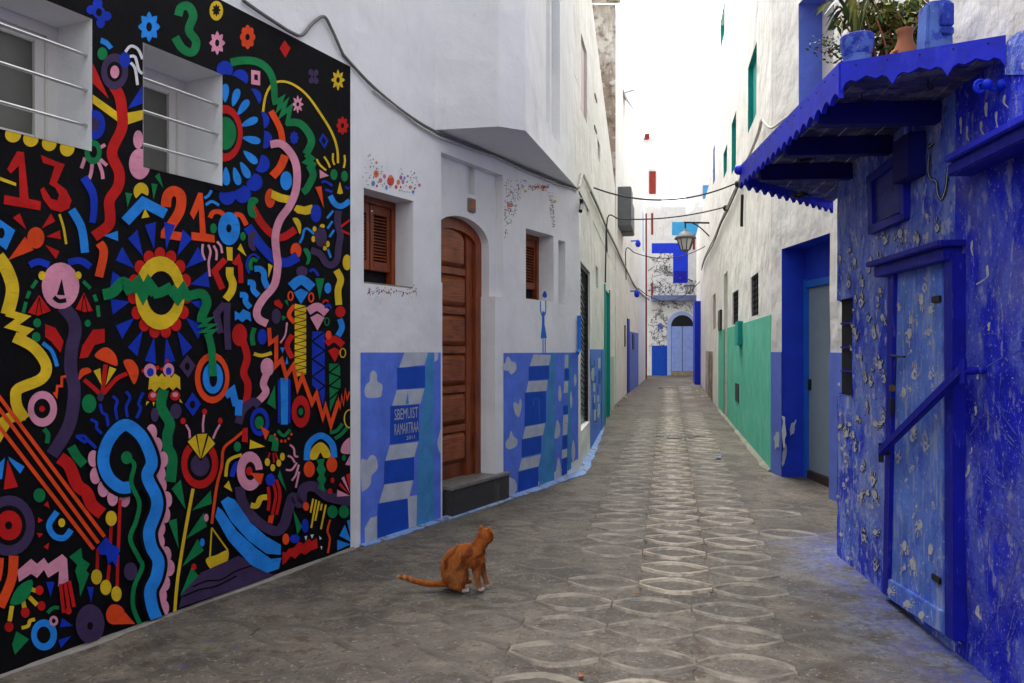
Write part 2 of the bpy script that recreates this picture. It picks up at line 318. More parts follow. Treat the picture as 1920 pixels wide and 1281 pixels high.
# paving tiles with a pair of raised arcs each
def tile_mesh(name, h, mats, seed):
    r = random.Random(seed); b = MB(); x, y = TW/2-.007, TL/2-.004; c = .014
    prof = [(x, y, 0), ]
    top = [Vector((-x+c, -y+c, 0)), Vector((x-c, -y+c, 0)), Vector((x-c, y-c, 0)), Vector((-x+c, y-c, 0))]
    low = [Vector((-x, -y, -.008)), Vector((x, -y, -.008)), Vector((x, y, -.008)), Vector((-x, y, -.008))]
    bot = [v+Vector((0, 0, -.04)) for v in low]
    b.add(top, [(0, 1, 2, 3)], 0); b.add(low+top, [(0, 1, 5, 4), (1, 2, 6, 5), (2, 3, 7, 6), (3, 0, 4, 7)], 0)
    b.add(bot+low, [(0, 1, 5, 4), (1, 2, 6, 5), (2, 3, 7, 6), (3, 0, 4, 7)], 0)
    n = 14
    for sg in (1, -1):
        rows = []
        for i in range(n+1):
            u = -.488+.976*i/n
            v = sg*(.062+.285*math.cos(math.pi*u))
            wd = (.082+r.uniform(-.010, .010))*TL; px, py = u*TW, v*TL+r.uniform(-.002, .002); hh = h*(1+r.uniform(-.12, .12))
            rows += [Vector((px, py-wd, .0005)), Vector((px, py-wd*.42, hh)), Vector((px, py+wd*.42, hh)), Vector((px, py+wd, .0005))]
        fs = []
        for i in range(n):
            for k in range(3): fs.append((i*4+k, (i+1)*4+k, (i+1)*4+k+1, i*4+k+1))
        fs += [(0, 1, 2, 3), (n*4, n*4+1, n*4+2, n*4+3)]
        b.add(rows, fs, 1)
    me = bpy.data.meshes.new(name); me.from_pydata(b.v, [], b.f)
    for q in mats: me.materials.append(q)
    for i, p in enumerate(me.polygons): p.material_index = b.m[i]
    bm = bmesh.new(); bm.from_mesh(me); bmesh.ops.recalc_face_normals(bm, faces=bm.faces); bm.to_mesh(me); bm.free()
    return me, b
TM = [[tile_mesh('paving_tile', .014, [M['tile'], M['rib']], s) for s in (1, 2, 3)],
      [tile_mesh('paving_tile', .010, [M['tile'], M['rib2']], s) for s in (4, 5, 6)],
      [tile_mesh('paving_tile', .006, [M['tile'], M['rib3']], s) for s in (7, 8, 9)]]
spots = []
for j in range(-12, 48):
    for i in range(-7, 8):
        sh = -.13 if j < -5 else 0.
        c = TO+RV*((i+.5)*TW+sh)+AV*((j+.5)*TL)
        if c.y < 2.4: continue
        l, rr = left_x(c.y)+.36, right_x(c.y)-.30
        if 8.5 < c.y < 9.6: rr -= .1
        if not (l < c.x < rr): continue
        k = (c.x-l)/(rr-l); wear = abs(i) if j >= -5 else abs(i-(-.2))*.8
        spots.append((c, wear, i, j))
spots.sort(key=lambda q: q[0].length)
rz = -TH; rest = MB(); RT = random.Random(3)
for n_, (c, wear, i, j) in enumerate(spots):
    q = wear+RT.uniform(-.35, .45)+(.25 if i < 0 else 0)+(.1 if j < -5 else 0)+(.6 if c.y > 15 else 0)-(.35 if 5.5 < c.y < 14 else 0)
    kind = 0 if q < .5 else 1 if q < 1.5 else 2
    dz = [.004, .001, -.0015][kind]+RT.uniform(-.0015, .002)
    if wear > 1.9: dz -= RT.uniform(.0005, .0028)
    me, b = TM[kind][RT.randrange(3)]
    rot = Matrix.Translation((c.x, c.y, gz(c.y)+dz)) @ Matrix.Rotation(rz+RT.uniform(-.008, .008), 4, 'Z') @ Matrix.Rotation(RT.uniform(-.009, .009)+(.016 if c.y > 8 else 0), 4, 'X') @ Matrix.Rotation(RT.uniform(-.008, .008), 4, 'Y')
    if n_ < 296:
        o = bpy.data.objects.new('paving_tile', me); S.collection.objects.link(o); o.parent = ground
        o.matrix_local = Matrix.Translation(-ORG[ground.name]) @ rot
    else:
        base = 0 if kind == 0 else 0
        bb = len(rest.v); rest.v += [rot @ v for v in b.v]
        for f, m_ in zip(b.f, b.m): rest.f.append([bb+k for k in f]); rest.m.append(m_ if m_ == 0 else 1+kind); rest.sm.append(False)
if rest.f:
    o = rest.build('paving_tile_field', [M['tile'], M['rib'], M['rib2'], M['rib3']], ground); o['kind'] = 'stuff'
# manhole covers
def manhole(px, py, r, label):
    p = gp(px, py); p.z += .012; b = MB()
    b.lathe(p, [(r+.05, -.03), (r+.05, 0), (r+.015, 0), (r+.012, -.012)], 0, 32)
    b.lathe(p, [(r+.01, -.012), (r+.004, -.004), (.001, -.002)], 0, 32)
    for k in range(-4, 5):
        x = k*r*.21; L = math.sqrt(max(0, (r*.9)**2-x*x)); b.box(p+Vector((x, 0, .001)), (.02, 2*L, .008))
    tag(b.build('manhole_cover', mat('cast_iron_cover', (.075, .07, .062), .6, .3, 20, .3)), label, 'manhole cover', 'manhole covers in the alley paving')
manhole(1275, 818, .33, 'round grey iron manhole cover beside the mint green wall')
manhole(1252, 728, .26, 'smaller manhole cover near the far end of the alley')
# painted fillet at the foot of the white house
def strip(pts_in, pts_out, name, m, parent, dz0=.03, dz1=.006):
    b = MB(); n = len(pts_in)
    vs = [p+Vector((0, 0, dz0)) for p in pts_in]+[(p+q)/2+Vector((0, 0, dz0*.55+dz1*.5)) for p, q in zip(pts_in, pts_out)]+[q+Vector((0, 0, dz1)) for q in pts_out]+[q+Vector((0, 0, -.03)) for q in pts_out]
    fs = [(r*n+i, r*n+i+1, (r+1)*n+i+1, (r+1)*n+i) for i in range(n-1) for r in range(3)]
    b.add(vs, fs); return b.build(name, m, parent)
RK = random.Random(11)
def wallfoot(W, s0, s1, n, w0, w1, h0, h1, jit=.3):
    a, b_ = [], []
    for i in range(n+1):
        t = i/n; s_ = s0+(s1-s0)*t; p = W.P(s_, 0, -.01); p.z = gz(p.y)+h0+(h1-h0)*t**2; a.append(p)
        q = W.P(s_, 0, (w0+(w1-w0)*t)*(1+jit*1.6*noise.noise(Vector((s_*2.3, w0*9, 1.7)))+jit*.7*noise.noise(Vector((s_*9, w0*5, 4.1))))); q.z = gz(q.y); b_.append(q)
    return a, b_
a_, b_ = wallfoot(WH, .05, WH.L-.03, 60, .05, .09, .0, .01, .25)
a2, b2 = wallfoot(WA, .08, 4.6, 60, .10, .03, .01, .0, .2)
strip(a_+a2, b_+b2, 'painted_fillet', M['kerbblue'], ground, .02, .008)
a_, b_ = wallfoot(WM, -2.5, WM.L-.02, 80, .022, .022, .0, .0, .9)
strip(a_, b_, 'cement_fillet', mat('pale_cement', (.20, .18, .155), .85, .25, 12, .6, 50), ground, .02, .004)
a_, b_ = wallfoot(WR3, .02, 8.0, 90, .05, .04, .01, .01, .4)
strip(a_, b_, 'cement_fillet', mat('pale_green_cement', (.20, .20, .15), .85, .3, 8, .6, 50), ground, .03, .005)
# ================================================================ mural house
MH = thing('mural_house', 'house with a black wall covered in colourful painted motifs and two barred windows', 'house', WM.P(0, 0))
hw1 = [WM.s(-40), WM.s(171), WM.z(100, 258), WM.z(171, 36)]
hw1 = [WM.s(-75), WM.s(172), WM.z(168, 283), WM.z(172, 36)]
hw2 = [WM.s(268), WM.s(417), WM.z(268, 313), WM.z(268, 80)]
ZT = WM.z(657, 125); SE = WM.s(657)
b = MB(); b.wwall(WM, -9, SE, -.05, ZT, [hw1, hw2], 0, 0); b.wwall(WM, -9, SE, ZT, 7.6, [], 0, 1); b.wwall(WM, SE, WM.L, -.05, 7.6, [], 0, 1)
b.quad(WM.P(-9, 7.6), WM.P(SE, 7.6), WM.P(SE, 7.6, -5), WM.P(-9, 7.6, -5), 1)
b.quad(WM.P(-9, -.05), WM.P(-9, 7.6), WM.P(-9, 7.6, -5), WM.P(-9, -.05, -5), 1)
b.build('wall', [M['black'], M['white']], MH)
def barred_window(h, in_px):
    s_in = h[1]; dep = .02                                # find the depth at which the inner corner sits
    while dep < .6 and WM.s(in_px, -dep) < h[1]: dep += .002
    b = MB(); b.recess(WM, h, .003, -dep, 0)
    # thin plaster lip round the opening, slightly proud
    wn = b.build('window', M['white'], MH)
    fw = .055; fr = MB()
    fr.wbox(WM, h[0], h[1], h[2], h[2]+fw, -dep+.001, -dep+.045); fr.wbox(WM, h[0], h[1], h[3]-fw, h[3], -dep+.001, -dep+.045)
    fr.wbox(WM, h[1]-fw, h[1], h[2]+fw, h[3]-fw, -dep+.001, -dep+.045); fr.wbox(WM, h[0], h[0]+fw, h[2]+fw, h[3]-fw, -dep+.001, -dep+.045)
    fr.wbox(WM, h[1]-fw*1.9, h[1]-fw, h[2]+fw, h[3]-fw, -dep+.001, -dep+.03); fr.wbox(WM, h[0]+fw, h[1]-fw*1.9, h[3]-fw*1.8, h[3]-fw, -dep+.001, -dep+.03)
    fr.wbox(WM, h[0]+fw, h[1]-fw*1.9, h[2]+fw, h[2]+fw*1.5, -dep+.001, -dep+.03)
    fr.build('frame', M['frame'], wn, bevel=.004)
    sc_ = h[0]+(h[1]-h[0])*.30; g = MB(); g.wbox(WM, h[0], h[1], h[2], h[3], -dep-.012, -dep-.004); g.build('pane', M['glass'], wn)
    g = MB(); g.wbox(WM, sc_, h[1]-fw, h[2]+fw, h[3]-fw, -dep-.003, -dep+.008); g.build('blind', M['blind'], wn)
    return wn, dep
w1, d1 = barred_window(hw1, 97); w2, d2 = barred_window(hw2, 338)
for wn, h, dp in ((w1, hw1, d1), (w2, hw2, d2)):
    for f in (.265, .53, .80):
        z = h[3]+(h[2]-h[3])*f; b = MB(); b.tube([WM.P(h[0]+.001, z, -.035), WM.P(h[1]-.001, z, -.035)], .0085, 0, 10); b.build('bar', M['steel'], wn)
# ================================================================ white house with the projecting bay
HH = thing('white_house', 'white house with a wedge-shaped upper bay and a blue painted dado', 'house', WH.P(.2, 0))
ZB = 3.18
sD0, sD1 = WH.s(827), WH.s(943); zDt = WH.z(827, 285)
sA1 = WH.s(930); zSp = WH.z(928, 462); zAp = WH.z(877, 404); zStep = WH.z(839, 913)
h1 = [WH.s(682), WH.s(775), WH.z(682, 531), WH.z(682, 352)]
h2 = [WH.s(986), WH.s(1038), WH.z(986, 560), WH.z(986, 428)]
h3 = [WH.s(1047), WH.s(1060), WH.z(1047, 570), WH.z(1047, 450)]
hd = [sD0, sD1, -.06, zDt]
b = MB(); b.wwall(WH, 0, WH.L, -.06, ZB, [h1, h2, h3, hd], 0, 0)
DP = .075
b.recess(WH, hd, 0, -DP, 0, sides='LRT')
# recessed panel with the arch
pa = [(sD0, zSp)]; na = 20; cA = (sD0+sA1)/2; rA = (sA1-sD0)/2
arch = [(cA-rA*math.cos(math.pi*i/na), zSp+(zAp-zSp)*math.sin(math.pi*i/na)) for i in range(na+1)]
nich = [WH.s(875, -DP), WH.s(890, -DP), WH.z(875, 362, -DP), WH.z(875, 305, -DP)]
for i in range(na):
    (x0, z0), (x1, z1) = arch[i], arch[i+1]
    b.quad(WH.P(x0, z0, -DP), WH.P(x1, z1, -DP), WH.P(x1, zAp+.02, -DP), WH.P(x0, zAp+.02, -DP))
b.wwall(WH, sD0, sD1, zAp+.02, zDt, [nich], -DP); b.wwall(WH, sA1, sD1, -.06, zAp+.02, [], -DP)
b.recess(WH, nich, -DP, -DP-.05, 0, back=0)
def dep_for(px_in, s_edge):
    d = .02
    while d < .8 and WH.s(px_in, -d) < s_edge: d += .002
    return d
DD = dep_for(903, sA1)+.05
for i in range(na):
    (x0, z0), (x1, z1) = arch[i], arch[i+1]
    b.quad(WH.P(x0, z0, -DP), WH.P(x1, z1, -DP), WH.P(x1, z1, -DD-.1), WH.P(x0, z0, -DD-.1))
b.quad(WH.P(sD0, -.06, -DP), WH.P(sD0, zSp, -DP), WH.P(sD0, zSp, -DD-.1), WH.P(sD0, -.06, -DD-.1))
b.quad(WH.P(sA1, -.06, -DP), WH.P(sA1, zSp, -DP), WH.P(sA1, zSp, -DD-.1), WH.P(sA1, -.06, -DD-.1))
zK = WH.z(938, 557); b.wbox(WH, sA1-.012, sD1, -.06, zK, -DD, -.0015); b.wbox(WH, sD0, sD0+.02, -.06, WH.z(830, 530), -DD, -.0015)
dep1 = dep_for(742, h1[1])+.06; b.recess(WH, h1, 0, -dep1, 0); b.recess(WH, h2, 0, -dep1, 0); b.recess(WH, h3, 0, -.16, 0, back=0)
# upper storey and bay
B0, B1, B2, B3 = Vector((-.627, 6.49)), Vector((-.107, 6.39)), Vector((.109, 6.51)), Vector((.79, 10.3))
X0 = WH.P(0, 0).to_2d(); ZR = 8.2
def vw(b, p, q, z0, z1, m=0): b.quad(Vector((p.x, p.y, z0)), Vector((q.x, q.y, z0)), Vector((q.x, q.y, z1)), Vector((p.x, p.y, z1)), m)
vw(b, X0, B0, ZB, ZR); vw(b, B0, B1, ZB, ZR); vw(b, B1, B2, ZB, ZR)
BW = Wall(B2, B3, 1)
hb1 = [BW.s(1024), BW.s(1032), BW.z(1024, 226), BW.z(1024, -120)]; hb2 = [BW.s(1034), BW.s(1050), BW.z(1034, 248), BW.z(1034, -120)]
b.wwall(BW, 0, BW.L, ZB, ZR, [hb1, hb2]); b.recess(BW, hb1, 0, -.14, 0, back=0); b.recess(BW, hb2, 0, -.14, 0, back=0)
B4 = Vector((-3, 10.3)); vw(b, B3, B4, 7.7, ZR)
C_ = WH.P(WH.L, 0).to_2d(); B3x = BW.P(BW.L, 0).to_2d()
under = [B0, B1, B2, B3]
b.add([Vector((p.x, p.y, ZB)) for p in under+[B4, B0]], [(0, 1, 2, 3, 4)])
b.add([Vector((p.x, p.y, ZB)) for p in (B2, C_, Vector((1.0, 10.3)), B3)], [(0, 1, 2, 3)])
b.add([Vector((p.x, p.y, ZR)) for p in (X0, B0, B1, B2, B3, B4, Vector((-6, 8)))], [(0, 1, 2, 3, 4, 5, 6)])
b.build('wall', M['white'], HH)
# narrow reveal window of the bay
b = MB(); b.wbox(BW, hb2[0]+.02, hb2[1]-.02, hb2[2]+.9, hb2[3], -.135, -.10); b.build('window', M['greyb'], HH)
# shutters in the windows
def shutters(h, dep, nleaf, nsl, rightframe=True):
    wn = MB(); fr = .05
    wn.wbox(WH, h[0], h[1], h[3]-fr, h[3], -dep, -dep+.06); wn.wbox(WH, h[0], h[1], h[2], h[2]+.03, -dep, -dep+.06)
    wn.wbox(WH, h[1]-fr, h[1], h[2]+.03, h[3]-fr, -dep, -dep+.06); wn.wbox(WH, h[0], h[0]+fr, h[2]+.03, h[3]-fr, -dep, -dep+.06)
    wo = wn.build('window', M['woodv'], HH, bevel=.004)
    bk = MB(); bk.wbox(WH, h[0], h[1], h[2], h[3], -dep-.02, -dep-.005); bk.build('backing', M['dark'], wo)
    ws = (h[1]-h[0]-2*fr)/nleaf; z0, z1 = h[2]+.13, h[3]-fr-.005
    for k in range(nleaf):
        a = h[0]+fr+k*ws+.004; c = a+ws-.008; st = .038; lf = MB()
        lf.wbox(WH, a, a+st, z0, z1, -dep+.01, -dep+.045); lf.wbox(WH, c-st, c, z0, z1, -dep+.01, -dep+.045)
        lf.wbox(WH, a+st, c-st, z1-.07, z1, -dep+.01, -dep+.045); lf.wbox(WH, a+st, c-st, z0, z0+.07, -dep+.01, -dep+.045)
        lf.build('shutter', M['woodv'], wo, bevel=.003)
        for i in range(nsl):
            z = z0+.08+(z1-z0-.16)*(i+.5)/nsl; hh = (z1-z0-.16)/nsl; sl = MB()
            p = [WH.P(a+st, z-hh*.32, -dep+.040), WH.P(c-st, z-hh*.32, -dep+.040), WH.P(c-st, z+hh*.30, -dep+.014), WH.P(a+st, z+hh*.30, -dep+.014)]
            sl.hexa(p+[q+Vector((0, 0, .007)) for q in p]); sl.build('slat', M['woodv'], wo)
shutters(h1, dep1, 2, 14)
shutters(h2, dep1, 2, 12)
# sill ledges
for h in (h1,):
    b = MB(); b.wbox(WH, h[0], h[1], h[2]-.004, h[2]+.012, -dep1+.06, -.004); b.build('sill', M['oldwood'], HH)
# arched door
DO = -DD
d0, d1_, zd = sD0+.02, sA1+.03, zStep-.01
dw = MB(); arch2 = [(p[0], p[1]) for p in arch]
dw.wprism(WH, [(sD0, zd), (sA1, zd)]+[(x, z) for x, z in reversed(arch)], DO-.06, DO-.02)
dr = dw.build('door', M['woodv'], HH)
fr = MB(); fw = .10; ain = [(cA-(rA-fw)*math.cos(math.pi*i/na), zSp+(zAp-fw-zSp)*math.sin(math.pi*i/na)) for i in range(na+1)]
for i in range(na):
    a4 = [arch[i], arch[i+1], ain[i+1], ain[i]]
    fr.hexa([WH.P(x, z, DO-.02) for x, z in a4]+[WH.P(x, z, DO+.05) for x, z in a4])
fr.wbox(WH, sA1-fw, sA1, zd, zSp, DO-.02, DO+.05); fr.wbox(WH, sD0, sD0+fw, zd, zSp, DO-.02, DO+.05)
fr.build('frame', M['woodv'], dr)
st = MB(); st.wbox(WH, sA1-fw-.11, sA1-fw-.003, zd, zSp+.12, DO-.02, DO+.018); st.build('stile', M['woodv'], dr, bevel=.003)
pl, pr = sD0+.05, sA1-fw-.118
npan = 6; zA, zZ = zd+.10, zSp+.10
for i in range(npan):
    z0 = zA+(zZ-zA)*i/npan+.035; z1 = zA+(zZ-zA)*(i+1)/npan-.035; p = MB()
    if i < npan-1:
        o_ = [(pl, z0), (pr, z0), (pr, z1), (pl, z1)]; n_ = [(pl+.03, z0+.045), (pr-.03, z0+.045), (pr-.03, z1-.045), (pl+.03, z1-.045)]
    else:
        o_ = [(pl, z0), (pr, z0)]+[((pl+pr)/2+(pr-pl)/2*math.cos(math.pi*k/12), z1+.12*math.sin(math.pi*k/12)) for k in range(13)]
        cc = ((pl+pr)/2, (z0+z1)/2); n_ = [(cc[0]+(x-cc[0])*.86, cc[1]+(z-cc[1])*.72) for x, z in o_]
    k = len(o_); vs_ = [WH.P(x, z, DO-.018) for x, z in o_]+[WH.P(x, z, DO+.024) for x, z in n_]
    p.add(vs_, [(q, (q+1) % k, k+(q+1) % k, k+q) for q in range(k)]+[tuple(range(k, 2*k))]); p.build('panel', M['wood'], dr)
    rl = MB(); rl.wbox(WH, pl, pr, z1+.004, z1+.066, DO-.02, DO+.012)
    if i < npan-1: rl.build('rail', M['wood'], dr, bevel=.003)
# door step
b = MB(); s0, s1 = WH.s(838), WH.s(948); b.wbox(WH, s0+.01, s1-.01, -.05, zStep-.03, -.3, .045); sp_ = b.build('step', M['granite'], HH, bevel=.004)
b = MB(); b.wbox(WH, s0, s1, zStep-.028, zStep, -.45, .06); b.build('tread', mat('grey_marble_tread', (.17, .16, .15), .45, .3, 20, .15, 60, .4), sp_, bevel=.005)
# plaque over the door
b = MB(); b.wbox(WH, WH.s(876, -DP), WH.s(888, -DP), WH.z(876, 396, -DP), WH.z(876, 371, -DP), -DP, -DP+.025, 0); pq = b.build('number_plaque', M['oldwood'], HH, bevel=.003)
b = MB(); b.wbox(WH, WH.s(878, -DP), WH.s(886, -DP), WH.z(878, 392, -DP), WH.z(878, 375, -DP), -DP+.02, -DP+.029, 0); b.build('plate', M['terra'], pq)
# cable clipped along the white house
def cable(name, pts, r, m, label, cat='cable', jit=.0, group=None):
    p = smooth_pts(pts, n=5)
    if jit: p = [q+Vector((RK.uniform(-jit, jit), RK.uniform(-jit, jit), RK.uniform(-jit, jit))) for q in p]
    b = MB(); b.tube(p, r, 0, 6); return tag(b.build(name, m), label, cat, group)
px = [(455, 0), (480, 18), (510, 38), (545, 60), (566, 66), (585, 45), (607, 31), (622, 55), (640, 95)]
pts = [WM.q(x, y, .02) for x, y in px]+[WH.q(650, 110, .02)]
pts += [WH.q(x, y, .022) for x, y in [(700, 163), (760, 212), (815, 246), (870, 268), (930, 292), (990, 318), (1040, 338), (1062, 347), (1083, 354)]]
cable('wall_cable', pts, .011, M['cable'], 'grey cable bundle draped along the white house below its bay')
cable('wall_cable', [p+Vector((.0, -.0, -.026+.01*math.sin(i*1.9))) for i, p in enumerate(pts[10:])], .008, M['pipe'], 'pale cable running under the grey bundle below the bay', jit=.003)
# ================================================================ flat paint motifs traced as thin paint films on their walls
def clip_half(poly, a, b, c):
    out = []; n = len(poly)
    for i in range(n):
        p, q = poly[i], poly[(i+1) % n]; dp, dq = a*p[0]+b*p[1]+c, a*q[0]+b*q[1]+c
        if dp >= 0: out.append(p)
        if (dp > 0 and dq < 0) or (dp < 0 and dq > 0):
            t = dp/(dp-dq); out.append((p[0]+(q[0]-p[0])*t, p[1]+(q[1]-p[1])*t))
    return out if len(out) > 2 else []
def cut_convex(polys, quad):                 # remove a convex hole (clockwise on screen) from polygons
    res = []; n = len(quad); cx = sum(p[0] for p in quad)/n; cy = sum(p[1] for p in quad)/n
    H = []
    for i in range(n):
        p, q = quad[i], quad[(i+1) % n]; a, b = -(q[1]-p[1]), q[0]-p[0]; c = -(a*p[0]+b*p[1])
        if a*cx+b*cy+c < 0: a, b, c = -a, -b, -c
        H.append((a, b, c))
    for poly in polys:
        cur = poly
        for a, b, c in H:
            o = clip_half(cur, -a, -b, -c)
            if o: res.append(o)
            cur = clip_half(cur, a, b, c)
            if not cur: break
    return res
class Paint:
    def __init__(s, W, parent, out, halves=(), holes=(), step=.0006):
        s.W, s.par, s.out, s.halves, s.holes, s.step = W, parent, out, halves, holes, step; s.T = (0, 0, 1, 1); s.bb = []; s.surf = None
    def t(s, x, y, k, ky=None): s.T = (x, y, k, ky or k)
    def X(s, pts): ox, oy, a, b = s.T; return [(ox+a*p[0], oy+b*p[1]) for p in pts]
    def put(s, name, col, polys, px=False):
        if not px: polys = [s.X(p) for p in polys]
        for h in s.halves: polys = [q for q in (clip_half(p, *h) for p in polys) if q]
        for h in s.holes: polys = cut_convex(polys, h)
        if not polys: return
        xs = [p[0] for q in polys for p in q]; ys = [p[1] for q in polys for p in q]; B = (min(xs), max(xs), min(ys), max(ys))
        lv = 1+max([l for (b, l) in s.bb if b[0] < B[1] and b[1] > B[0] and b[2] < B[3] and b[3] > B[2]], default=0)
        s.bb.append((B, lv)); o = s.out+lv*s.step; mb = MB()
        for q in polys: mb.add([s.surf(x, y, o) if s.surf else s.W.q(x, y, o) for x, y in q], [tuple(range(len(q)))])
        mb.build(name, M[col] if isinstance(col, str) else col, s.par, weld=True)
    def tri(s, pts): return [[(pts[i][0], pts[i][1]) for i in q] for q in tessellate_polygon([[Vector((p[0], p[1], 0)) for p in pts]])]
    def pg(s, name, col, *pl):
        for p in pl: s.put(name, col, s.tri(p))
    def bl(s, name, col, pts): s.pg(name, col, smooth_pts(pts, True, 5))
    def el(s, name, col, *es):
        for x, y, rx, ry in es: s.put(name, col, [[(x+rx*math.cos(2*math.pi*i/24), y+ry*math.sin(2*math.pi*i/24)) for i in range(24)]])
    def strip(s, pts, w, w2=None):
        n = len(pts); L, Rr = [], []
        for i, p in enumerate(pts):
            a, b = pts[max(i-1, 0)], pts[min(i+1, n-1)]; dx, dy = b[0]-a[0], b[1]-a[1]; l = math.hypot(dx, dy) or 1
            ww = (w+((w2 if w2 is not None else w)-w)*i/(n-1))/2; L.append((p[0]-dy/l*ww, p[1]+dx/l*ww)); Rr.append((p[0]+dy/l*ww, p[1]-dx/l*ww))
        return [[L[i], L[i+1], Rr[i+1], Rr[i]] for i in range(n-1)]
    def st(s, name, col, w, *lines, w2=None):
        for ln in lines: s.put(name, col, s.strip([(p.x, p.y) for p in smooth_pts(ln)], w, w2))
    def sp(s, name, col, w, *lines):         # sharp polyline with mitred corners
        for ln in lines:
            n = len(ln); L, Rr = [], []
            for i, p in enumerate(ln):
                ds = []
                if i > 0: ds.append((p[0]-ln[i-1][0], p[1]-ln[i-1][1]))
                if i < n-1: ds.append((ln[i+1][0]-p[0], ln[i+1][1]-p[1]))
                ns = [(-d[1]/(math.hypot(*d) or 1), d[0]/(math.hypot(*d) or 1)) for d in ds]
                mx, my = sum(q[0] for q in ns), sum(q[1] for q in ns); l = math.hypot(mx, my) or 1; mx, my = mx/l, my/l
                k = w/2/max(.32, mx*ns[0][0]+my*ns[0][1]); L.append((p[0]+mx*k, p[1]+my*k)); Rr.append((p[0]-mx*k, p[1]-my*k))
            s.put(name, col, [[L[i], L[i+1], Rr[i+1], Rr[i]] for i in range(n-1)])
    def ring(s, name, col, x, y, rx, ry, w):
        c = [(x+rx*math.cos(2*math.pi*i/24), y+ry*math.sin(2*math.pi*i/24)) for i in range(25)]; s.put(name, col, s.strip(c, w))
    def star(s, name, col, x, y, rx, ry, n=8, k=.68, rnd=False, hole=None):
        pts = []
        for i in range(n*6):
            t = 2*math.pi*i/(n*6); ph = (i % 6)/6; f = k+(1-k)*(abs(math.cos(math.pi*ph)) if rnd else abs(1-2*ph))
            pts.append((x+rx*f*math.cos(t), y+ry*f*math.sin(t)))
        s.pg(name, col, pts)
        if hole: s.el('painted_dot', 'K', (x, y, *hole))
    def drop(s, name, col, cx, cy, ps, ln, wd):
        for x, y in ps:
            dx, dy = x-cx, y-cy; l = math.hypot(dx, dy); dx, dy = dx/l, dy/l; pts = []
            for i in range(16):
                t = 2*math.pi*i/16; u = math.cos(t)*ln; v = math.sin(t)*wd*(.72+.28*math.cos(t)); pts.append((x+dx*u-dy*v, y+dy*u+dx*v))
            s.put(name, col, [pts])
mur = MB(); mur.wbox(WM, WM.s(640), WM.s(641), WM.z(640, 1000), WM.z(640, 999), -.02, -.01)
MU = mur.build('mural', M['black'], MH); tag(MU, 'colourful flat painted motifs on the black wall')
wq = lambda h: [(lambda p: (CX+F*p.x/p.y, HY-F*(p.z-CH)/p.y))(WM.P(a, z)) for a, z in ((h[0], h[3]), (h[1], h[3]), (h[1], h[2]), (h[0], h[2]))]
D = Paint(WM, MU, .0008, halves=[(-1, 0, 656.5), (-.364, -1, 1266), (1, 0, 12)], holes=[wq(hw1), wq(hw2)])
DT, RB, TR, RG, NU, FL, LF = 'painted_dot', 'painted_ribbon', 'painted_triangle', 'painted_ring', 'painted_numeral', 'painted_flower', 'painted_leaf'
SH, ST_ = 'painted_shape', 'painted_stripe'
# --- top left
D.t(0, 0, .3357)
D.el(FL, 'B', (545, 22, 27, 32), (510, 55, 28, 26), (595, 90, 28, 26), (562, 128, 24, 30), (553, 70, 34, 36)); D.el(DT, 'K', (553, 68, 17, 22))
D.star(FL, 'L', 833, 150, 62, 86, 8, .68, hole=(16, 26))
D.pg(SH, 'L', [(565, 210), (600, 225), (632, 262), (610, 278), (590, 255), (560, 240)]); D.el(DT, 'G', (572, 300, 28, 36))
D.pg(TR, 'R', [(518, 350), (608, 552), (518, 465)]); D.pg(SH, 'Y', [(518, 528), (655, 625), (655, 678), (516, 575)]); D.pg(SH, 'Y', [(712, 630), (797, 615), (797, 668), (714, 695)])
D.pg(TR, 'B', [(793, 480), (797, 578), (714, 607)])
D.st(RB, 'R', 60, [(635, 480), (668, 540), (682, 630), (680, 720), (625, 850), (665, 960), (660, 1040), (612, 1120), (615, 1200), (605, 1260), (525, 1322)])
D.el(RG, 'V', (640, 400, 76, 102)); D.el(DT, 'K', (640, 400, 42, 56)); D.el(DT, 'P', (641, 402, 25, 36)); D.el(DT, 'B', (697, 335, 31, 44))
D.st(ST_, 'W', 16, [(700, 290), (730, 258), (770, 275), (797, 330)], [(725, 315), (755, 320), (775, 390), (797, 412)], [(730, 350), (755, 385), (768, 475)])
D.el(RG, 'B', (530, 697, 58, 82)); D.el(DT, 'V', (528, 693, 24, 38))
D.st(ST_, 'P', 20, [(475, 880), (455, 940)], [(515, 905), (510, 960), (498, 1000)], [(550, 905), (570, 960), (575, 1000)], [(560, 890), (597, 925)], [(560, 825), (588, 808)])
D.el(RG, 'G', (520, 850, 48, 68)); D.el(DT, 'K', (522, 848, 21, 33))
D.el(DT, 'P', (772, 780, 28, 52)); D.el(DT, 'P', (780, 916, 60, 86))
D.el(SH, 'Y', (73, 752, 45, 44), (172, 776, 43, 44), (275, 802, 41, 42), (375, 828, 41, 46))
D.pg(NU, 'R', [(40, 945), (95, 845), (133, 850), (160, 1110), (228, 1125), (225, 1175), (20, 1140), (25, 1090), (110, 1105), (105, 925), (60, 970)])
D.pg(NU, 'R', [(228, 865), (310, 900), (362, 918), (318, 1020), (370, 1060), (400, 1120), (385, 1165), (340, 1185), (285, 1170), (240, 1110), (225, 1060), (245, 1045), (285, 1110), (320, 1120), (330, 1090), (310, 1050), (275, 1028), (305, 930), (240, 910)])
D.pg(ST_, 'Y', [(0, 988), (90, 1022), (90, 1040), (0, 1008)])
D.st(RB, 'B', 48, [(468, 990), (518, 1080), (525, 1170), (515, 1245)], w2=36)
D.el(DT, 'Y', (788, 1070, 42, 50)); D.sp(SH, 'K', 84, [(690, 1240), (800, 1128), (930, 1195)]); D.sp(SH, 'L', 58, [(700, 1238), (800, 1130), (925, 1195)]); D.pg(TR, 'Y', [(810, 1165), (835, 1212), (790, 1220)])
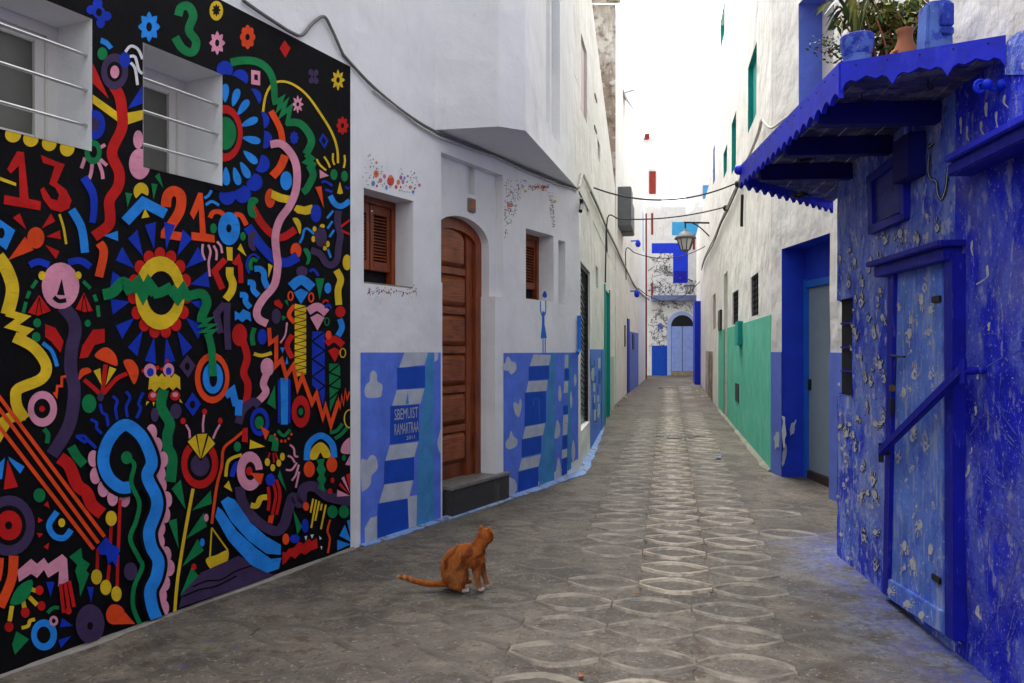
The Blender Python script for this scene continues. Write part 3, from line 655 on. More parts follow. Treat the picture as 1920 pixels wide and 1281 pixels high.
D.pg(TR, 'G', [(865, 985), (890, 965), (912, 1050)]); D.pg(TR, 'G', [(845, 1025), (880, 1030), (858, 1115)]); D.pg(TR, 'G', [(700, 1075), (738, 1082), (712, 1158)])
D.t(0, 0, 1)
D.st(NU, 'O', 19, [(311, 388), (314, 367), (326, 358), (339, 368), (337, 395), (321, 422), (309, 441)]); D.sp(NU, 'O', 16, [(302, 438), (348, 445)])
D.pg(NU, 'O', [(356, 400), (372, 361), (380, 362), (386, 438), (402, 441), (403, 455), (359, 450), (359, 435), (375, 437), (373, 392), (363, 412)])
# --- top right
D.t(320, 0, .3356)
D.st(NU, 'G', 47, [(42, 88), (58, 42), (100, 36), (126, 90), (102, 168), (142, 232), (122, 292), (66, 272), (25, 208)])
D.el(RG, 'Y', (255, 60, 38, 55)); D.star(FL, 'K', 255, 57, 25, 36, 8, .6)
D.star(FL, 'P', 260, 240, 45, 68, 8, .66, hole=(12, 20)); D.star(FL, 'O', 430, 207, 43, 68, 8, .8, True, hole=(12, 18))
D.pg(SH, 'R', [(637, 225), (670, 270), (640, 323), (608, 270)])
D.pg(SH, 'P', [(450, 390), (500, 398), (500, 478), (450, 470)]); D.pg(SH, 'K', [(467, 415), (487, 418), (487, 450), (467, 445)])
D.el(FL, 'V', (783, 404, 14, 18), (812, 406, 14, 18), (785, 450, 14, 18), (812, 451, 14, 18), (798, 428, 14, 18)); D.el(DT, 'K', (798, 428, 5, 7))
D.star(FL, 'Y', 935, 447, 39, 60, 8, .55, hole=(10, 16)); D.star(FL, 'P', 710, 583, 33, 52, 8, .5, hole=(8, 12)); D.star(FL, 'R', 960, 702, 34, 52, 8, .7, True, hole=(9, 15)); D.star(FL, 'B', 690, 770, 25, 38, 8, .72, True)
D.pg(SH, 'B', [(850, 742), (882, 785), (860, 832), (828, 785)]); D.pg(SH, 'K', [(853, 762), (868, 788), (858, 810), (842, 786)])
D.st(ST_, 'Y', 13, [(516, 625), (530, 540), (560, 480), (610, 455), (680, 470), (760, 530), (840, 640), (900, 740), (930, 830), (935, 912)])
D.st(RB, 'G', 46, [(335, 350), (400, 338), (480, 345), (540, 385), (572, 450), (580, 540), (588, 585)], w2=34); D.sp(RB, 'G', 24, [(576, 575), (622, 550), (603, 608), (643, 572), (620, 640), (668, 602), (650, 700)])
D.st(RB, 'G', 42, [(645, 685), (720, 690), (775, 750), (785, 800), (755, 862)]); D.sp(RB, 'G', 34, [(755, 860), (785, 885), (762, 905), (795, 920), (778, 950)]); D.st(RB, 'G', 40, [(775, 925), (795, 980), (760, 1055), (737, 1075)])
D.el(FL, 'B', *[(x, y, 46, 50) for x, y in ((302, 390), (388, 438), (462, 545), (505, 672), (522, 780), (508, 915), (468, 1018), (402, 1085), (316, 1096))])
D.el(DT, 'K', (305, 745, 218, 330))
D.drop(FL, 'L', 300, 745, [(305, 520), (362, 545), (405, 600), (440, 683), (452, 780), (445, 878), (415, 950), (368, 985), (310, 985)], 52, 28)
D.el(RG, 'R', (300, 745, 103, 158)); D.el(DT, 'K', (304, 745, 72, 112)); D.el(DT, 'G', (303, 745, 64, 92))
D.st(RB, 'O', 34, [(560, 620), (612, 720), (625, 795)]); D.st(RB, 'O', 46, [(640, 868), (612, 935), (568, 985)])
D.el(DT, 'L', (645, 1010, 33, 53))
# --- mid right small motifs
D.t(500, 300, .1561)
D.el(SH, 'O', (42, 460, 62, 115)); D.pg(SH, 'Y', [(65, 360), (180, 410), (300, 435), (245, 520), (140, 500), (50, 455)]); D.pg(SH, 'Y', [(360, 540), (450, 560), (545, 535), (575, 635), (470, 660), (370, 640), (325, 600)])
D.el(SH, 'B', (592, 642, 64, 108)); D.pg(TR, 'O', [(583, 325), (657, 315), (688, 575)]); D.pg(TR, 'P', [(635, 115), (748, 190), (640, 222)])
D.st(ST_, 'Y', 24, [(600, -10), (640, 60), (715, 125)], [(690, -40), (735, 30), (760, 90)], [(798, -80), (795, 0), (815, 60)], [(935, -60), (940, 20), (925, 95)])
D.el(DT, 'G', (808, 175, 42, 65)); D.el(DT, 'G', (935, 195, 40, 65)); D.pg(TR, 'Y', [(880, 262), (918, 400), (880, 412), (845, 400)])
D.st(ST_, 'B', 30, [(660, 270), (710, 260), (790, 310)], [(705, 355), (790, 385)], [(945, 320), (985, 350)]); D.st(RB, 'L', 66, [(762, 430), (820, 525), (900, 555), (1000, 490)])
D.bl(SH, 'Y', [(312, 705), (370, 700), (410, 760), (412, 850), (395, 890), (360, 800)])
D.st(RB, 'R', 90, [(-180, 560), (-60, 760), (80, 900), (200, 925), (345, 835)])
D.st(ST_, 'L', 28, [(395, 1000), (430, 930), (450, 845), (490, 825), (570, 890)])
D.el(DT, 'Y', (575, 828, 24, 32), (668, 795, 30, 26), (562, 950, 24, 38), (735, 1010, 22, 38), (700, 1060, 24, 28)); D.el(DT, 'V', (650, 925, 72, 120))
D.st(ST_, 'L', 28, [(800, 610), (725, 700)], [(790, 735), (730, 825)], [(810, 840), (755, 925)], [(735, 1070), (770, 1175)])
D.st(RB, 'V', 82, [(862, 610), (852, 750), (885, 900), (862, 1050), (850, 1180), (800, 1255), (720, 1245), (640, 1130), (530, 1085)])
D.st(ST_, 'R', 26, [(895, 800), (1000, 720)], [(905, 850), (1000, 895)])
D.el(SH, 'O', (352, 1090, 65, 95)); D.pg(SH, 'K', [(345, 1105), (285, 1140), (400, 1200)]); D.st(RB, 'B', 112, [(-230, 800), (-90, 1000), (80, 1180), (230, 1235), (375, 1160)])
D.bl(SH, 'G', [(440, 1075), (490, 1065), (530, 1150), (510, 1240), (470, 1255), (485, 1180)]); D.el(DT, 'Y', (965, 1230, 52, 95))
# --- little figure
D.t(360, 360, .1561)
D.st(ST_, 'L', 34, [(150, 75), (200, 40), (235, -20)], [(165, 155), (240, 115), (325, 160)])
D.st(RB, 'O', 58, [(215, 310), (250, 250), (320, 235), (380, 270)], [(510, 270), (590, 285), (655, 400)])
D.el(DT, 'L', (445, 440, 132, 200)); D.el(DT, 'K', (443, 437, 32, 50)); D.el(DT, 'G', (258, 438, 40, 60)); D.el(DT, 'G', (612, 533, 33, 52))
D.st(ST_, 'P', 28, [(130, 625), (125, 720), (155, 820)], [(195, 635), (222, 720), (200, 850), (215, 1015)], [(260, 645), (295, 720), (292, 820)], [(300, 595), (345, 650), (362, 735)])
D.pg(SH, 'Y', [(412, 660), (487, 665), (487, 828), (425, 820)]); D.pg(TR, 'Y', [(585, 620), (655, 775), (545, 685)])
D.sp(RB, 'R', 74, [(400, 810), (272, 950), (365, 1165)]); D.sp(RB, 'R', 60, [(505, 870), (555, 800), (580, 880), (590, 1095)])
D.st(RB, 'Y', 92, [(455, 905), (455, 1000), (490, 1100), (470, 1200), (405, 1290)])
D.bl(SH, 'G', [(665, 180), (690, 80), (760, 65), (800, 110), (745, 180), (775, 290), (730, 310), (680, 270)])
D.bl(SH, 'V', [(670, 560), (690, 490), (740, 470), (780, 510), (740, 590), (765, 690), (730, 708), (685, 660)])
D.st(ST_, 'B', 26, [(690, 980), (655, 880), (690, 780), (750, 750), (810, 800)]); D.st(RB, 'G', 45, [(715, 940), (700, 870), (730, 810), (785, 830)]); D.pg(TR, 'Y', [(915, 858), (968, 885), (918, 1030)])
D.st(RB, 'L', 72, [(750, 925), (820, 925), (865, 980), (868, 1060), (908, 1150)]); D.st(RB, 'L', 68, [(668, 1085), (730, 1095), (738, 1180), (800, 1245)]); D.st(RB, 'L', 68, [(575, 1235), (640, 1245), (645, 1320), (700, 1390)])
# --- lower right block
D.t(320, 400, .3356)
D.pg(SH, 'L', [(358, 545), (385, 560), (405, 535), (445, 555), (450, 605), (425, 590), (400, 608), (375, 590), (358, 600)])
D.sp(RB, 'V', 38, [(302, 505), (255, 560), (278, 670)]); D.st(RB, 'V', 36, [(318, 500), (314, 600), (322, 762)])
D.st(RB, 'R', 40, [(395, 690), (428, 800), (408, 890), (432, 960), (420, 1072)]); D.el(SH, 'R', (385, 680, 42, 63))
D.st(RB, 'G', 26, [(468, 640), (455, 690), (462, 738)]); D.el(DT, 'B', (512, 690, 26, 44)); D.el(DT, 'V', (590, 575, 26, 42)); D.pg(SH, 'R', [(578, 490), (605, 480), (628, 515), (618, 535), (580, 510)])
D.pg(TR, 'G', [(635, 490), (655, 480), (658, 520)], [(620, 570), (648, 580), (625, 600)]); D.st(ST_, 'Y', 20, [(465, 785), (510, 795), (565, 780)])
D.st(RB, 'P', 40, [(545, 880), (518, 950), (532, 1000), (488, 1052)]); D.el(SH, 'P', (540, 860, 38, 52))
D.st(ST_, 'P', 10, [(650, 610), (640, 680), (612, 725)]); D.pg(TR, 'L', [(612, 750), (637, 750), (625, 782)], [(650, 800), (657, 840), (640, 845)])
D.st(RB, 'R', 30, [(680, 680), (650, 740), (680, 808)]); D.st(RB, 'O', 24, [(692, 515), (660, 565), (692, 612)])
D.el(SH, 'V', (733, 325, 32, 30)); D.st(SH, 'L', 52, [(672, 412), (730, 372), (792, 418)]); D.pg(SH, 'L', [(688, 442), (728, 420), (770, 442), (728, 508)]); D.ring(RG, 'O', 670, 462, 13, 24, 9); D.ring(RG, 'O', 785, 470, 13, 24, 9)
D.pg('painted_column', 'Y', *[[(693, 505+i*38), (757, 518+i*38), (693, 536+i*38)] for i in range(11)], *[[(757, 524+i*38), (757, 552+i*38), (697, 540+i*38)] for i in range(10)])
D.st(SH, 'P', 46, [(768, 548), (820, 522), (872, 558)]); D.pg(SH, 'P', [(780, 582), (820, 560), (860, 582), (820, 655)]); D.ring(RG, 'G', 873, 605, 12, 21, 7)
D.pg('painted_column', 'B', [(790, 660), (860, 660), (862, 1010), (850, 1080), (830, 1000), (790, 960)]); D.sp(ST_, 'K', 9, [(862, 660), (790, 715), (862, 768), (790, 815), (862, 862), (790, 912), (862, 965), (800, 1010)])
D.st(SH, 'R', 38, [(868, 728), (915, 702), (962, 738)]); D.pg(SH, 'R', [(880, 767), (915, 750), (950, 767), (917, 832)]); D.el(DT, 'O', (882, 680, 17, 25)); D.ring(RG, 'Y', 962, 780, 15, 25, 6)
D.pg('painted_column', 'G', [(885, 840), (945, 840), (950, 965), (890, 1110)]); D.sp(ST_, 'K', 9, [(947, 842), (885, 890), (950, 915), (885, 965), (950, 985), (888, 1040)])
D.pg(TR, 'G', [(808, 362), (858, 365), (832, 487)]); D.el(DT, 'L', (878, 418, 19, 30)); D.st(ST_, 'B', 16, [(775, 325), (800, 315), (825, 350)])
D.st(RB, 'Y', 38, [(925, 318), (950, 370), (935, 430), (940, 512)]); D.el(SH, 'R', (948, 550, 28, 32)); D.st(RB, 'L', 32, [(945, 590), (957, 638), (935, 685)])
D.st(ST_, 'R', 10, [(848, 502), (865, 485), (882, 495)]); D.st(ST_, 'B', 14, [(862, 528), (880, 510), (897, 530)])
D.sp(ST_, 'B', 12, [(605, 930), (605, 1172)], [(664, 930), (664, 1172)]); D.pg('painted_column', 'L', [(613, 920), (657, 920), (655, 1180), (616, 1180)])
D.sp(RB, 'O', 22, [(550, 640), (555, 725), (590, 700), (590, 850), (620, 818), (645, 910), (685, 850), (710, 980), (735, 910), (790, 1060), (815, 1010), (850, 1140), (865, 1080), (895, 1185), (937, 1050)]); D.sp(ST_, 'O', 8, [(925, 1090), (937, 1035), (947, 1090), (956, 1018), (966, 1070), (976, 985), (986, 1040), (1000, 995)])
D.el(RG, 'R', (727, 1108, 52, 90)); D.el(DT, 'K', (727, 1108, 24, 38)); D.el(DT, 'G', (727, 1108, 13, 20)); D.pg(TR, 'G', [(582, 960), (587, 1095), (538, 1062)])
D.st(RB, 'V', 44, [(378, 1175), (402, 1100), (460, 1052), (495, 1075)])
D.el(RG, 'B', (497, 1165, 54, 80)); D.el(DT, 'K', (497, 1165, 34, 50)); D.el(DT, 'G', (495, 1170, 25, 36)); D.pg(TR, 'O', [(500, 1185), (552, 1220), (530, 1268)])
D.sp(RB, 'L', 40, [(305, 1020), (345, 990), (362, 1060), (382, 1062), (378, 1130)]); D.ring(RG, 'Y', 1000, 1148, 30, 50, 7)
D.el(RG, 'O', (232, 920, 97, 142)); D.el(DT, 'K', (235, 920, 70, 105)); D.el(DT, 'L', (236, 920, 57, 88)); D.el(DT, 'K', (238, 925, 22, 45))
D.pg(SH, 'V', [(92, 790), (140, 850), (97, 920), (48, 855)]); D.el(DT, 'K', (93, 855, 14, 22)); D.pg(SH, 'B', [(122, 1000), (170, 1065), (125, 1135), (78, 1070)]); D.el(DT, 'K', (122, 1068, 15, 22))
D.el(DT, 'R', (70, 1160, 15, 18), (190, 1108, 14, 17), (277, 1160, 13, 18)); D.sp(ST_, 'P', 12, [(85, 1180), (105, 1215), (108, 1262)], [(187, 1125), (180, 1180), (182, 1225)], [(275, 1180), (255, 1215), (235, 1262)])
# --- sun and middle left
D.t(0, 400, .3357)
cx, cy = 894, 445
D.pg('painted_sun_ray', 'B', *[[(cx+172*math.cos(t), cy+248*math.sin(t)), (cx+278*math.cos(t-.115), cy+398*math.sin(t-.115)), (cx+278*math.cos(t+.115), cy+398*math.sin(t+.115))] for t in [2*math.pi*(i+.5)/16 for i in range(16)]])
D.el(FL, 'R', *[(cx+150*math.cos(t), cy+218*math.sin(t), 30, 38) for t in [2*math.pi*i/15+.1 for i in range(15)]])
D.el(RG, 'Y', (cx, cy, 140, 206)); D.el(DT, 'K', (cx+6, cy, 82, 123))
D.st(RB, 'G', 62, [(575, 455), (630, 440), (690, 385), (735, 445)]); D.sp(RB, 'G', 62, [(730, 430), (770, 390), (800, 450), (830, 395), (870, 450)]); D.st(RB, 'G', 56, [(855, 450), (900, 440), (960, 410)]); D.sp(RB, 'G', 60, [(950, 415), (993, 470), (1023, 430), (1043, 470)]); D.st(RB, 'G', 52, [(1030, 470), (1080, 455), (1130, 450), (1155, 500), (1130, 570), (1125, 610)])
D.sp(RB, 'G', 20, [(1115, 600), (1172, 590), (1125, 628), (1192, 625), (1130, 660), (1195, 655), (1150, 700)]); D.st(RB, 'G', 42, [(1160, 670), (1182, 760), (1190, 910)])
D.pg(SH, 'L', [(0, 35), (85, 95), (35, 205), (-5, 175)]); D.el(DT, 'K', (8, 110, 18, 30))
D.pg('painted_ray', 'R', [(72, 25), (110, 0), (147, 90)], [(232, 85), (285, 0), (308, 45)], [(258, 130), (335, 95), (340, 145)], [(252, 175), (332, 212), (312, 255)]); D.pg(TR, 'O', [(140, 130), (188, 205), (45, 262)]); D.el(DT, 'O', (200, 137, 48, 60))
D.st(ST_, 'Y', 14, [(332, 5), (355, 80), (370, 172)]); D.st(RB, 'L', 46, [(400, -20), (455, 80), (475, 220)]); D.pg(TR, 'L', [(580, 125), (658, 98), (660, 155)]); D.st(RB, 'O', 48, [(555, 165), (580, 220), (552, 355)])
D.st(RB, 'B', 38, [(165, 290), (215, 270), (275, 290)], [(380, 275), (450, 265), (505, 300)])
D.st(RB, 'V', 72, [(350, 520), (408, 590), (420, 660), (400, 760), (395, 870), (415, 980), (405, 1100), (375, 1210), (290, 1350)])
D.el('painted_face', 'P', (338, 405, 105, 130)); D.pg(SH, 'K', [(345, 365), (362, 458), (318, 455)]); D.st(SH, 'K', 24, [(300, 468), (330, 490), (370, 485)]); D.el(DT, 'Y', (235, 348, 20, 25)); D.el(DT, 'Y', (437, 347, 18, 22))
D.sp(ST_, 'G', 20, [(205, 375), (178, 418)], [(165, 435), (150, 475)], [(145, 495), (130, 555)], [(465, 380), (505, 420)], [(525, 455), (540, 492)], [(545, 515), (552, 578)])
D.pg(SH, 'R', [(218, 455), (285, 545), (212, 572), (155, 555)]); D.sp(ST_, 'K', 5, [(218, 470), (200, 568)], [(220, 470), (235, 566)]); D.pg(SH, 'R', [(468, 443), (518, 545), (472, 553), (422, 535)]); D.sp(ST_, 'K', 5, [(468, 455), (455, 548)], [(470, 455), (490, 550)])
D.el(DT, 'G', (208, 612, 22, 25), (202, 692, 24, 28)); D.el(DT, 'G', (490, 615, 17, 20))
D.pg(SH, 'R', [(252, 618), (310, 640), (355, 715), (338, 780), (285, 715), (252, 690)]); D.pg(SH, 'R', [(585, 645), (585, 720), (530, 735), (490, 805), (443, 812), (460, 740), (520, 650)]); D.st(ST_, 'L', 22, [(238, 725), (290, 770), (320, 855)])
D.st(RB, 'Y', 74, [(-12, 240), (40, 320), (70, 430), (40, 565)]); D.sp(RB, 'Y', 40, [(35, 555), (130, 582), (65, 630), (150, 655), (90, 705)]); D.st(RB, 'Y', 62, [(80, 690), (190, 750), (258, 850), (230, 925), (105, 980), (88, 1030), (100, 1090), (140, 1150)]); D.st(RB, 'Y', 62, [(140, 1125), (60, 1140), (-10, 1195)]); D.pg(SH, 'Y', [(-5, 1140), (60, 1180), (-5, 1290)])
D.el(RG, 'P', (237, 1092, 82, 100)); D.el(DT, 'K', (235, 1090, 46, 55)); D.el(DT, 'R', (235, 1092, 16, 17)); D.sp(ST_, 'O', 14, [(300, 1000), (315, 1020), (320, 965), (345, 965), (345, 915), (370, 910)]); D.st(ST_, 'G', 26, [(245, 1205), (268, 1235), (262, 1285)])
D.st(ST_, 'R', 24, [(470, 930), (540, 990), (558, 1015)], [(590, 845), (580, 930), (572, 1015)], [(710, 895), (650, 925), (580, 1005)]); D.bl(FL, 'O', [(530, 800), (560, 760), (600, 750), (645, 790), (655, 850), (600, 835)]); D.bl(FL, 'O', [(440, 930), (450, 875), (490, 862), (510, 885), (470, 905)]); D.bl(FL, 'O', [(690, 825), (740, 820), (775, 880), (750, 955), (715, 890)]); D.el(DT, 'V', (562, 1025, 18, 25)); D.pg(TR, 'Y', [(522, 880), (560, 865), (568, 962)], [(612, 855), (650, 870), (590, 962)])
D.el(DT, 'G', (498, 1063, 40, 52))
D.st('painted_wave', 'B', 17, [(560, 1065), (570, 1110), (595, 1130), (605, 1190)], [(630, 1020), (655, 1050), (645, 1090), (655, 1155)], [(705, 995), (725, 1030), (705, 1080), (712, 1140)], [(800, 1000), (775, 1060), (785, 1090), (762, 1145)], [(505, 1150), (540, 1170), (540, 1200), (575, 1235)], [(425, 1250), (470, 1245), (510, 1290)])
D.el(DT, 'R', (800, 880, 10, 12), (880, 862, 10, 12), (935, 825, 9, 12), (905, 870, 9, 10), (838, 848, 9, 10)); D.el(DT, 'P', (838, 880, 35, 40)); D.el(DT, 'B', (840, 888, 19, 24)); D.el(DT, 'P', (942, 875, 31, 38)); D.el(DT, 'B', (942, 882, 16, 22))
D.el(DT, 'R', (855, 1020, 28, 28)); D.el(DT, 'P', (855, 1015, 16, 14)); D.el(DT, 'R', (978, 1018, 28, 28)); D.el(DT, 'P', (978, 1013, 16, 14)); D.pg(TR, 'Y', [(818, 1050), (835, 1052), (815, 1075)], [(852, 1055), (865, 1055), (858, 1080)], [(1005, 1035), (1020, 1060), (1002, 1052)])
D.pg('painted_mouth', 'Y', [(828, 985), (835, 915), (860, 905), (870, 895), (885, 915), (905, 893), (920, 915), (945, 900), (955, 920), (975, 895), (1005, 915), (1008, 985), (985, 970), (965, 990), (945, 970), (915, 990), (890, 970), (865, 1000), (848, 980)])
D.st(RB, 'G', 58, [(915, 985), (900, 1080), (948, 1170), (935, 1240), (938, 1310), (962, 1370), (952, 1500)]); D.el(DT, 'V', (865, 1125, 22, 40)); D.el(DT, 'V', (982, 1105, 32, 42))
# --- lower left
D.t(0, 800, .3757, .3755)
D.pg(SH, 'L', [(-5, 185), (25, 155), (10, 260), (-5, 265)], [(42, 150), (122, 200), (100, 235), (48, 170)]); D.pg(TR, 'R', [(38, 165), (90, 300), (18, 315)])
D.sp(ST_, 'O', 19, [(-10, -8), (468, 612)], [(-10, -98), (492, 582)], [(-10, -158), (522, 550)])
D.el(DT, 'G', (197, 343, 30, 35)); D.pg(TR, 'R', [(238, 372), (248, 408), (218, 392)], [(190, 452), (215, 468), (190, 482)], [(185, 530), (215, 535), (195, 555)], [(245, 578), (240, 615), (218, 600)])
D.el(RG, 'V', (45, 495, 130, 152)); D.el(DT, 'K', (45, 493, 85, 100)); D.el(DT, 'R', (45, 493, 65, 75)); D.el(DT, 'K', (43, 493, 18, 20))
D.st(RB, 'L', 30, [(285, 425), (245, 490), (270, 545), (320, 555), (355, 515)]); D.el(DT, 'Y', (308, 480, 17, 22)); D.st(RB, 'R', 62, [(298, 155), (345, 195), (385, 290), (432, 330), (458, 390), (510, 435)])
D.st(RB, 'G', 46, [(355, 100), (385, 150), (420, 190)]); D.st('painted_wave', 'B', 17, [(380, 45), (420, 75), (440, 70), (480, 108)])
D.el('painted_scallop', 'P', *[(x, y, 27, 42) for x, y in ((466, 160), (476, 245), (515, 310), (562, 355), (622, 360), (757, 30), (783, 95), (812, 165), (800, 235), (805, 295), (832, 365), (823, 440), (798, 510), (795, 575), (828, 640), (845, 705), (822, 780), (806, 845), (817, 905))])
tail = [(620, -8), (690, 30), (735, 100), (758, 180), (735, 250), (780, 350), (780, 420), (745, 520), (755, 600), (790, 670), (780, 750), (750, 820), (760, 900), (785, 965)]
D.el(SH, 'K', (618, 160, 142, 195)); D.st(SH, 'K', 92, tail)
D.sp(ST_, 'R', 16, [(600, 365), (590, 625)], [(588, 640), (585, 800)], [(555, 490), (550, 590)], [(488, 610), (485, 710)], [(545, 690), (538, 770)]); D.el(DT, 'Y', (555, 458, 28, 38), (482, 750, 27, 38), (528, 803, 28, 38), (581, 835, 26, 38)); D.pg(SH, 'B', [(485, 605), (530, 550), (560, 590), (598, 605), (590, 650), (580, 700), (560, 670), (540, 690), (530, 640), (500, 640)])
D.st('painted_spiral', 'L', 60, [(650, 302), (600, 302), (540, 250), (515, 160), (548, 60)]+tail)
D.st(RB, 'G', 22, [(632, 155), (670, 190), (655, 280), (695, 380), (680, 470), (650, 560), (690, 650), (710, 700), (670, 800), (665, 900), (705, 1000)]); D.el(DT, 'G', (632, 155, 28, 32))
D.el(DT, 'V', (652, 723, 34, 45))
D.pg(RB, 'P', [(85, 720), (155, 660), (185, 685), (220, 655), (240, 685), (310, 637), (335, 660), (342, 770), (290, 798), (295, 720), (240, 755), (220, 715), (185, 755), (155, 735), (95, 775)])
D.sp(ST_, 'R', 18, [(302, 785), (318, 930)], [(325, 780), (345, 920)], [(345, 770), (370, 900)]); D.el(DT, 'R', (342, 920, 16, 18))
D.pg(SH, 'G', [(345, 650), (405, 605), (412, 660), (448, 685), (430, 720), (445, 735), (400, 850), (395, 790), (375, 720), (385, 690)])
D.st(RB, 'O', 48, [(68, 645), (58, 760), (0, 900)]); D.st(RB, 'O', 22, [(8, 655), (4, 710), (-6, 770)])
D.sp(ST_, 'Y', 22, [(155, 812), (182, 820)], [(145, 850), (185, 890)], [(115, 870), (122, 905)], [(60, 895), (48, 972)]); D.el(DT, 'R', (197, 817, 20, 24), (207, 895, 20, 24), (126, 928, 22, 26), (45, 1000, 22, 25)); D.bl(LF, 'G', [(50, 885), (90, 800), (158, 765), (155, 825), (110, 880)])
D.st(ST_, 'Y', 18, [(108, 1005), (140, 995), (150, 970), (175, 962)]); D.el(RG, 'L', (220, 1040, 65, 78)); D.el(DT, 'K', (218, 1040, 34, 42)); D.el(RG, 'P', (268, 970, 22, 26)); D.el(DT, 'K', (268, 970, 10, 12)); D.pg(TR, 'G', [(82, 1022), (145, 1062), (75, 1138), (60, 1090)]); D.st(ST_, 'G', 18, [(238, 930), (265, 905), (295, 905)])
D.el(RG, 'V', (450, 985, 72, 98)); D.el(DT, 'K', (450, 995, 14, 20)); D.pg(TR, 'B', [(435, 800), (468, 800), (455, 880)]); D.pg(TR, 'B', [(310, 955), (365, 995), (298, 1002)], [(355, 1045), (305, 1105), (290, 1065)]); D.pg(TR, 'B', [(230, 775), (272, 775), (252, 850)])
D.bl(SH, 'O', [(530, 930), (555, 890), (600, 895), (620, 930), (580, 985), (540, 975)]); D.pg(TR, 'O', [(605, 905), (675, 985), (560, 988)])
# --- lower right
D.t(320, 800, .3755)
D.el(RG, 'R', (145, 185, 93, 125)); D.el(DT, 'K', (145, 187, 62, 82)); D.el(DT, 'V', (147, 192, 47, 56)); D.pg(SH, 'K', [(75, 75), (130, 30), (180, 28), (232, 82), (150, 172)]); D.pg(FL, 'Y', [(85, 75), (125, 42), (148, 160)], [(132, 38), (182, 35), (150, 160)], [(190, 45), (222, 85), (155, 160)])
D.st(ST_, 'Y', 16, [(112, 310), (70, 540), (35, 760), (20, 930)]); D.pg(LF, 'G', [(5, 310), (50, 265), (75, 415)]); D.pg(LF, 'G', [(200, 320), (205, 385), (105, 420)]); D.pg(LF, 'G', [(-12, 470), (30, 460), (40, 610)]); D.pg(LF, 'G', [(165, 430), (180, 500), (75, 562)]); D.pg(LF, 'G', [(135, 560), (165, 620), (58, 698)]); D.pg(LF, 'G', [(105, 700), (138, 745), (45, 850)])
D.el(DT, 'P', (178, 455, 11, 20)); D.el(DT, 'L', (158, 578, 12, 20)); D.el(DT, 'R', (116, 700, 13, 16))
D.st(ST_, 'O', 14, [(380, 10), (320, 60), (265, 110), (255, 200), (230, 300), (205, 485)])
D.sp(ST_, 'Y', 8, [(205, 505), (196, 655)], [(205, 505), (286, 618)]); D.bl(SH, 'Y', [(178, 660), (230, 640), (286, 618), (280, 680), (225, 720), (190, 700)])
D.pg('painted_hill', 'V', [(40, 905), (60, 830), (150, 730), (340, 645), (520, 745)]); D.st(ST_, 'K', 8, [(110, 800), (180, 770), (250, 765), (330, 720), (420, 690)], [(60, 850), (140, 815), (230, 795), (330, 745)])
D.st(RB, 'V', 50, [(345, 300), (360, 380), (430, 470), (520, 522), (565, 490), (592, 400), (612, 352), (650, 385), (662, 312), (720, 300), (790, 350), (910, 375)])
D.pg('painted_boat', 'L', [(235, 400), (260, 420), (330, 520), (430, 610), (500, 660), (553, 655), (540, 710), (480, 730), (400, 690), (290, 570), (222, 450)]); D.pg('painted_boat', 'L', [(250, 375), (285, 350), (320, 365), (400, 480), (480, 550), (550, 590), (550, 640), (480, 635), (390, 570), (300, 470)])
D.st(ST_, 'Y', 16, [(275, 250), (290, 170), (355, 140)]); D.st(RB, 'B', 26, [(305, 250), (320, 200), (340, 180)])
D.el(RG, 'P', (395, 222, 65, 98)); D.el(DT, 'K', (398, 222, 27, 46)); D.pg(SH, 'K', [(398, 222), (466, 212), (470, 300)]); D.el(DT, 'R', (392, 222, 16, 22)); D.pg(TR, 'O', [(395, 230), (465, 235), (450, 290)])
D.pg(TR, 'Y', [(290, 270), (308, 325), (265, 300)]); D.el(DT, 'G', (333, 100, 18, 25)); D.pg(TR, 'Y', [(397, 65), (472, 100), (393, 112)]); D.pg(SH, 'R', [(360, 10), (385, 5), (385, 80), (355, 75)])
D.st(RB, 'Y', 28, [(400, 392), (430, 395), (450, 358), (482, 352)])
D.st(ST_, 'R', 15, [(487, 300), (492, 360), (487, 420)], [(508, 275), (525, 340), (507, 440)], [(528, 265), (546, 340), (528, 440)]); D.el(SH, 'B', (498, 265, 24, 30)); D.pg(SH, 'O', [(490, 445), (518, 440), (508, 485), (485, 478)])
D.st(RB, 'G', 32, [(490, 55), (522, 70), (518, 122)]); D.st(ST_, 'R', 8, [(495, 130), (488, 155)], [(512, 130), (516, 180)], [(522, 130), (535, 165)]); D.el(DT, 'Y', (483, 177, 13, 20), (510, 205, 12, 18), (540, 182, 12, 18), (558, 150, 12, 20))
D.st(RB, 'G', 16, [(535, 20), (565, 45), (597, 15)]); D.el(DT, 'O', (520, 40, 6, 7), (530, 62, 6, 7), (553, 72, 6, 8), (572, 72, 6, 8), (590, 60, 6, 7), (603, 38, 6, 7))
D.st(ST_, 'P', 10, [(595, 90), (615, 110), (620, 145), (637, 150)], [(585, 145), (605, 155), (620, 180)], [(575, 215), (605, 215), (630, 180)], [(640, 190), (625, 240), (605, 270)], [(642, 225), (625, 305)])
D.st('painted_rainbow', 'L', 32, [(680, 168), (690, 90), (748, 45), (805, 85), (816, 155)]); D.bl('painted_rainbow', 'Y', [(697, 160), (705, 110), (748, 78), (785, 105), (798, 150), (765, 155), (748, 130), (728, 162)])
D.pg('painted_column', 'G', [(728, 165), (768, 160), (762, 190), (775, 215), (765, 240), (777, 265), (765, 290), (770, 325), (735, 310), (745, 285), (730, 265), (742, 240), (727, 215), (738, 190)])
D.el(DT, 'O', (692, 213, 28, 40)); D.el(DT, 'O', (805, 190, 27, 38)); D.st(RB, 'G', 18, [(795, 30), (830, 20), (858, -15)], [(820, 60), (850, 40), (882, 5)])
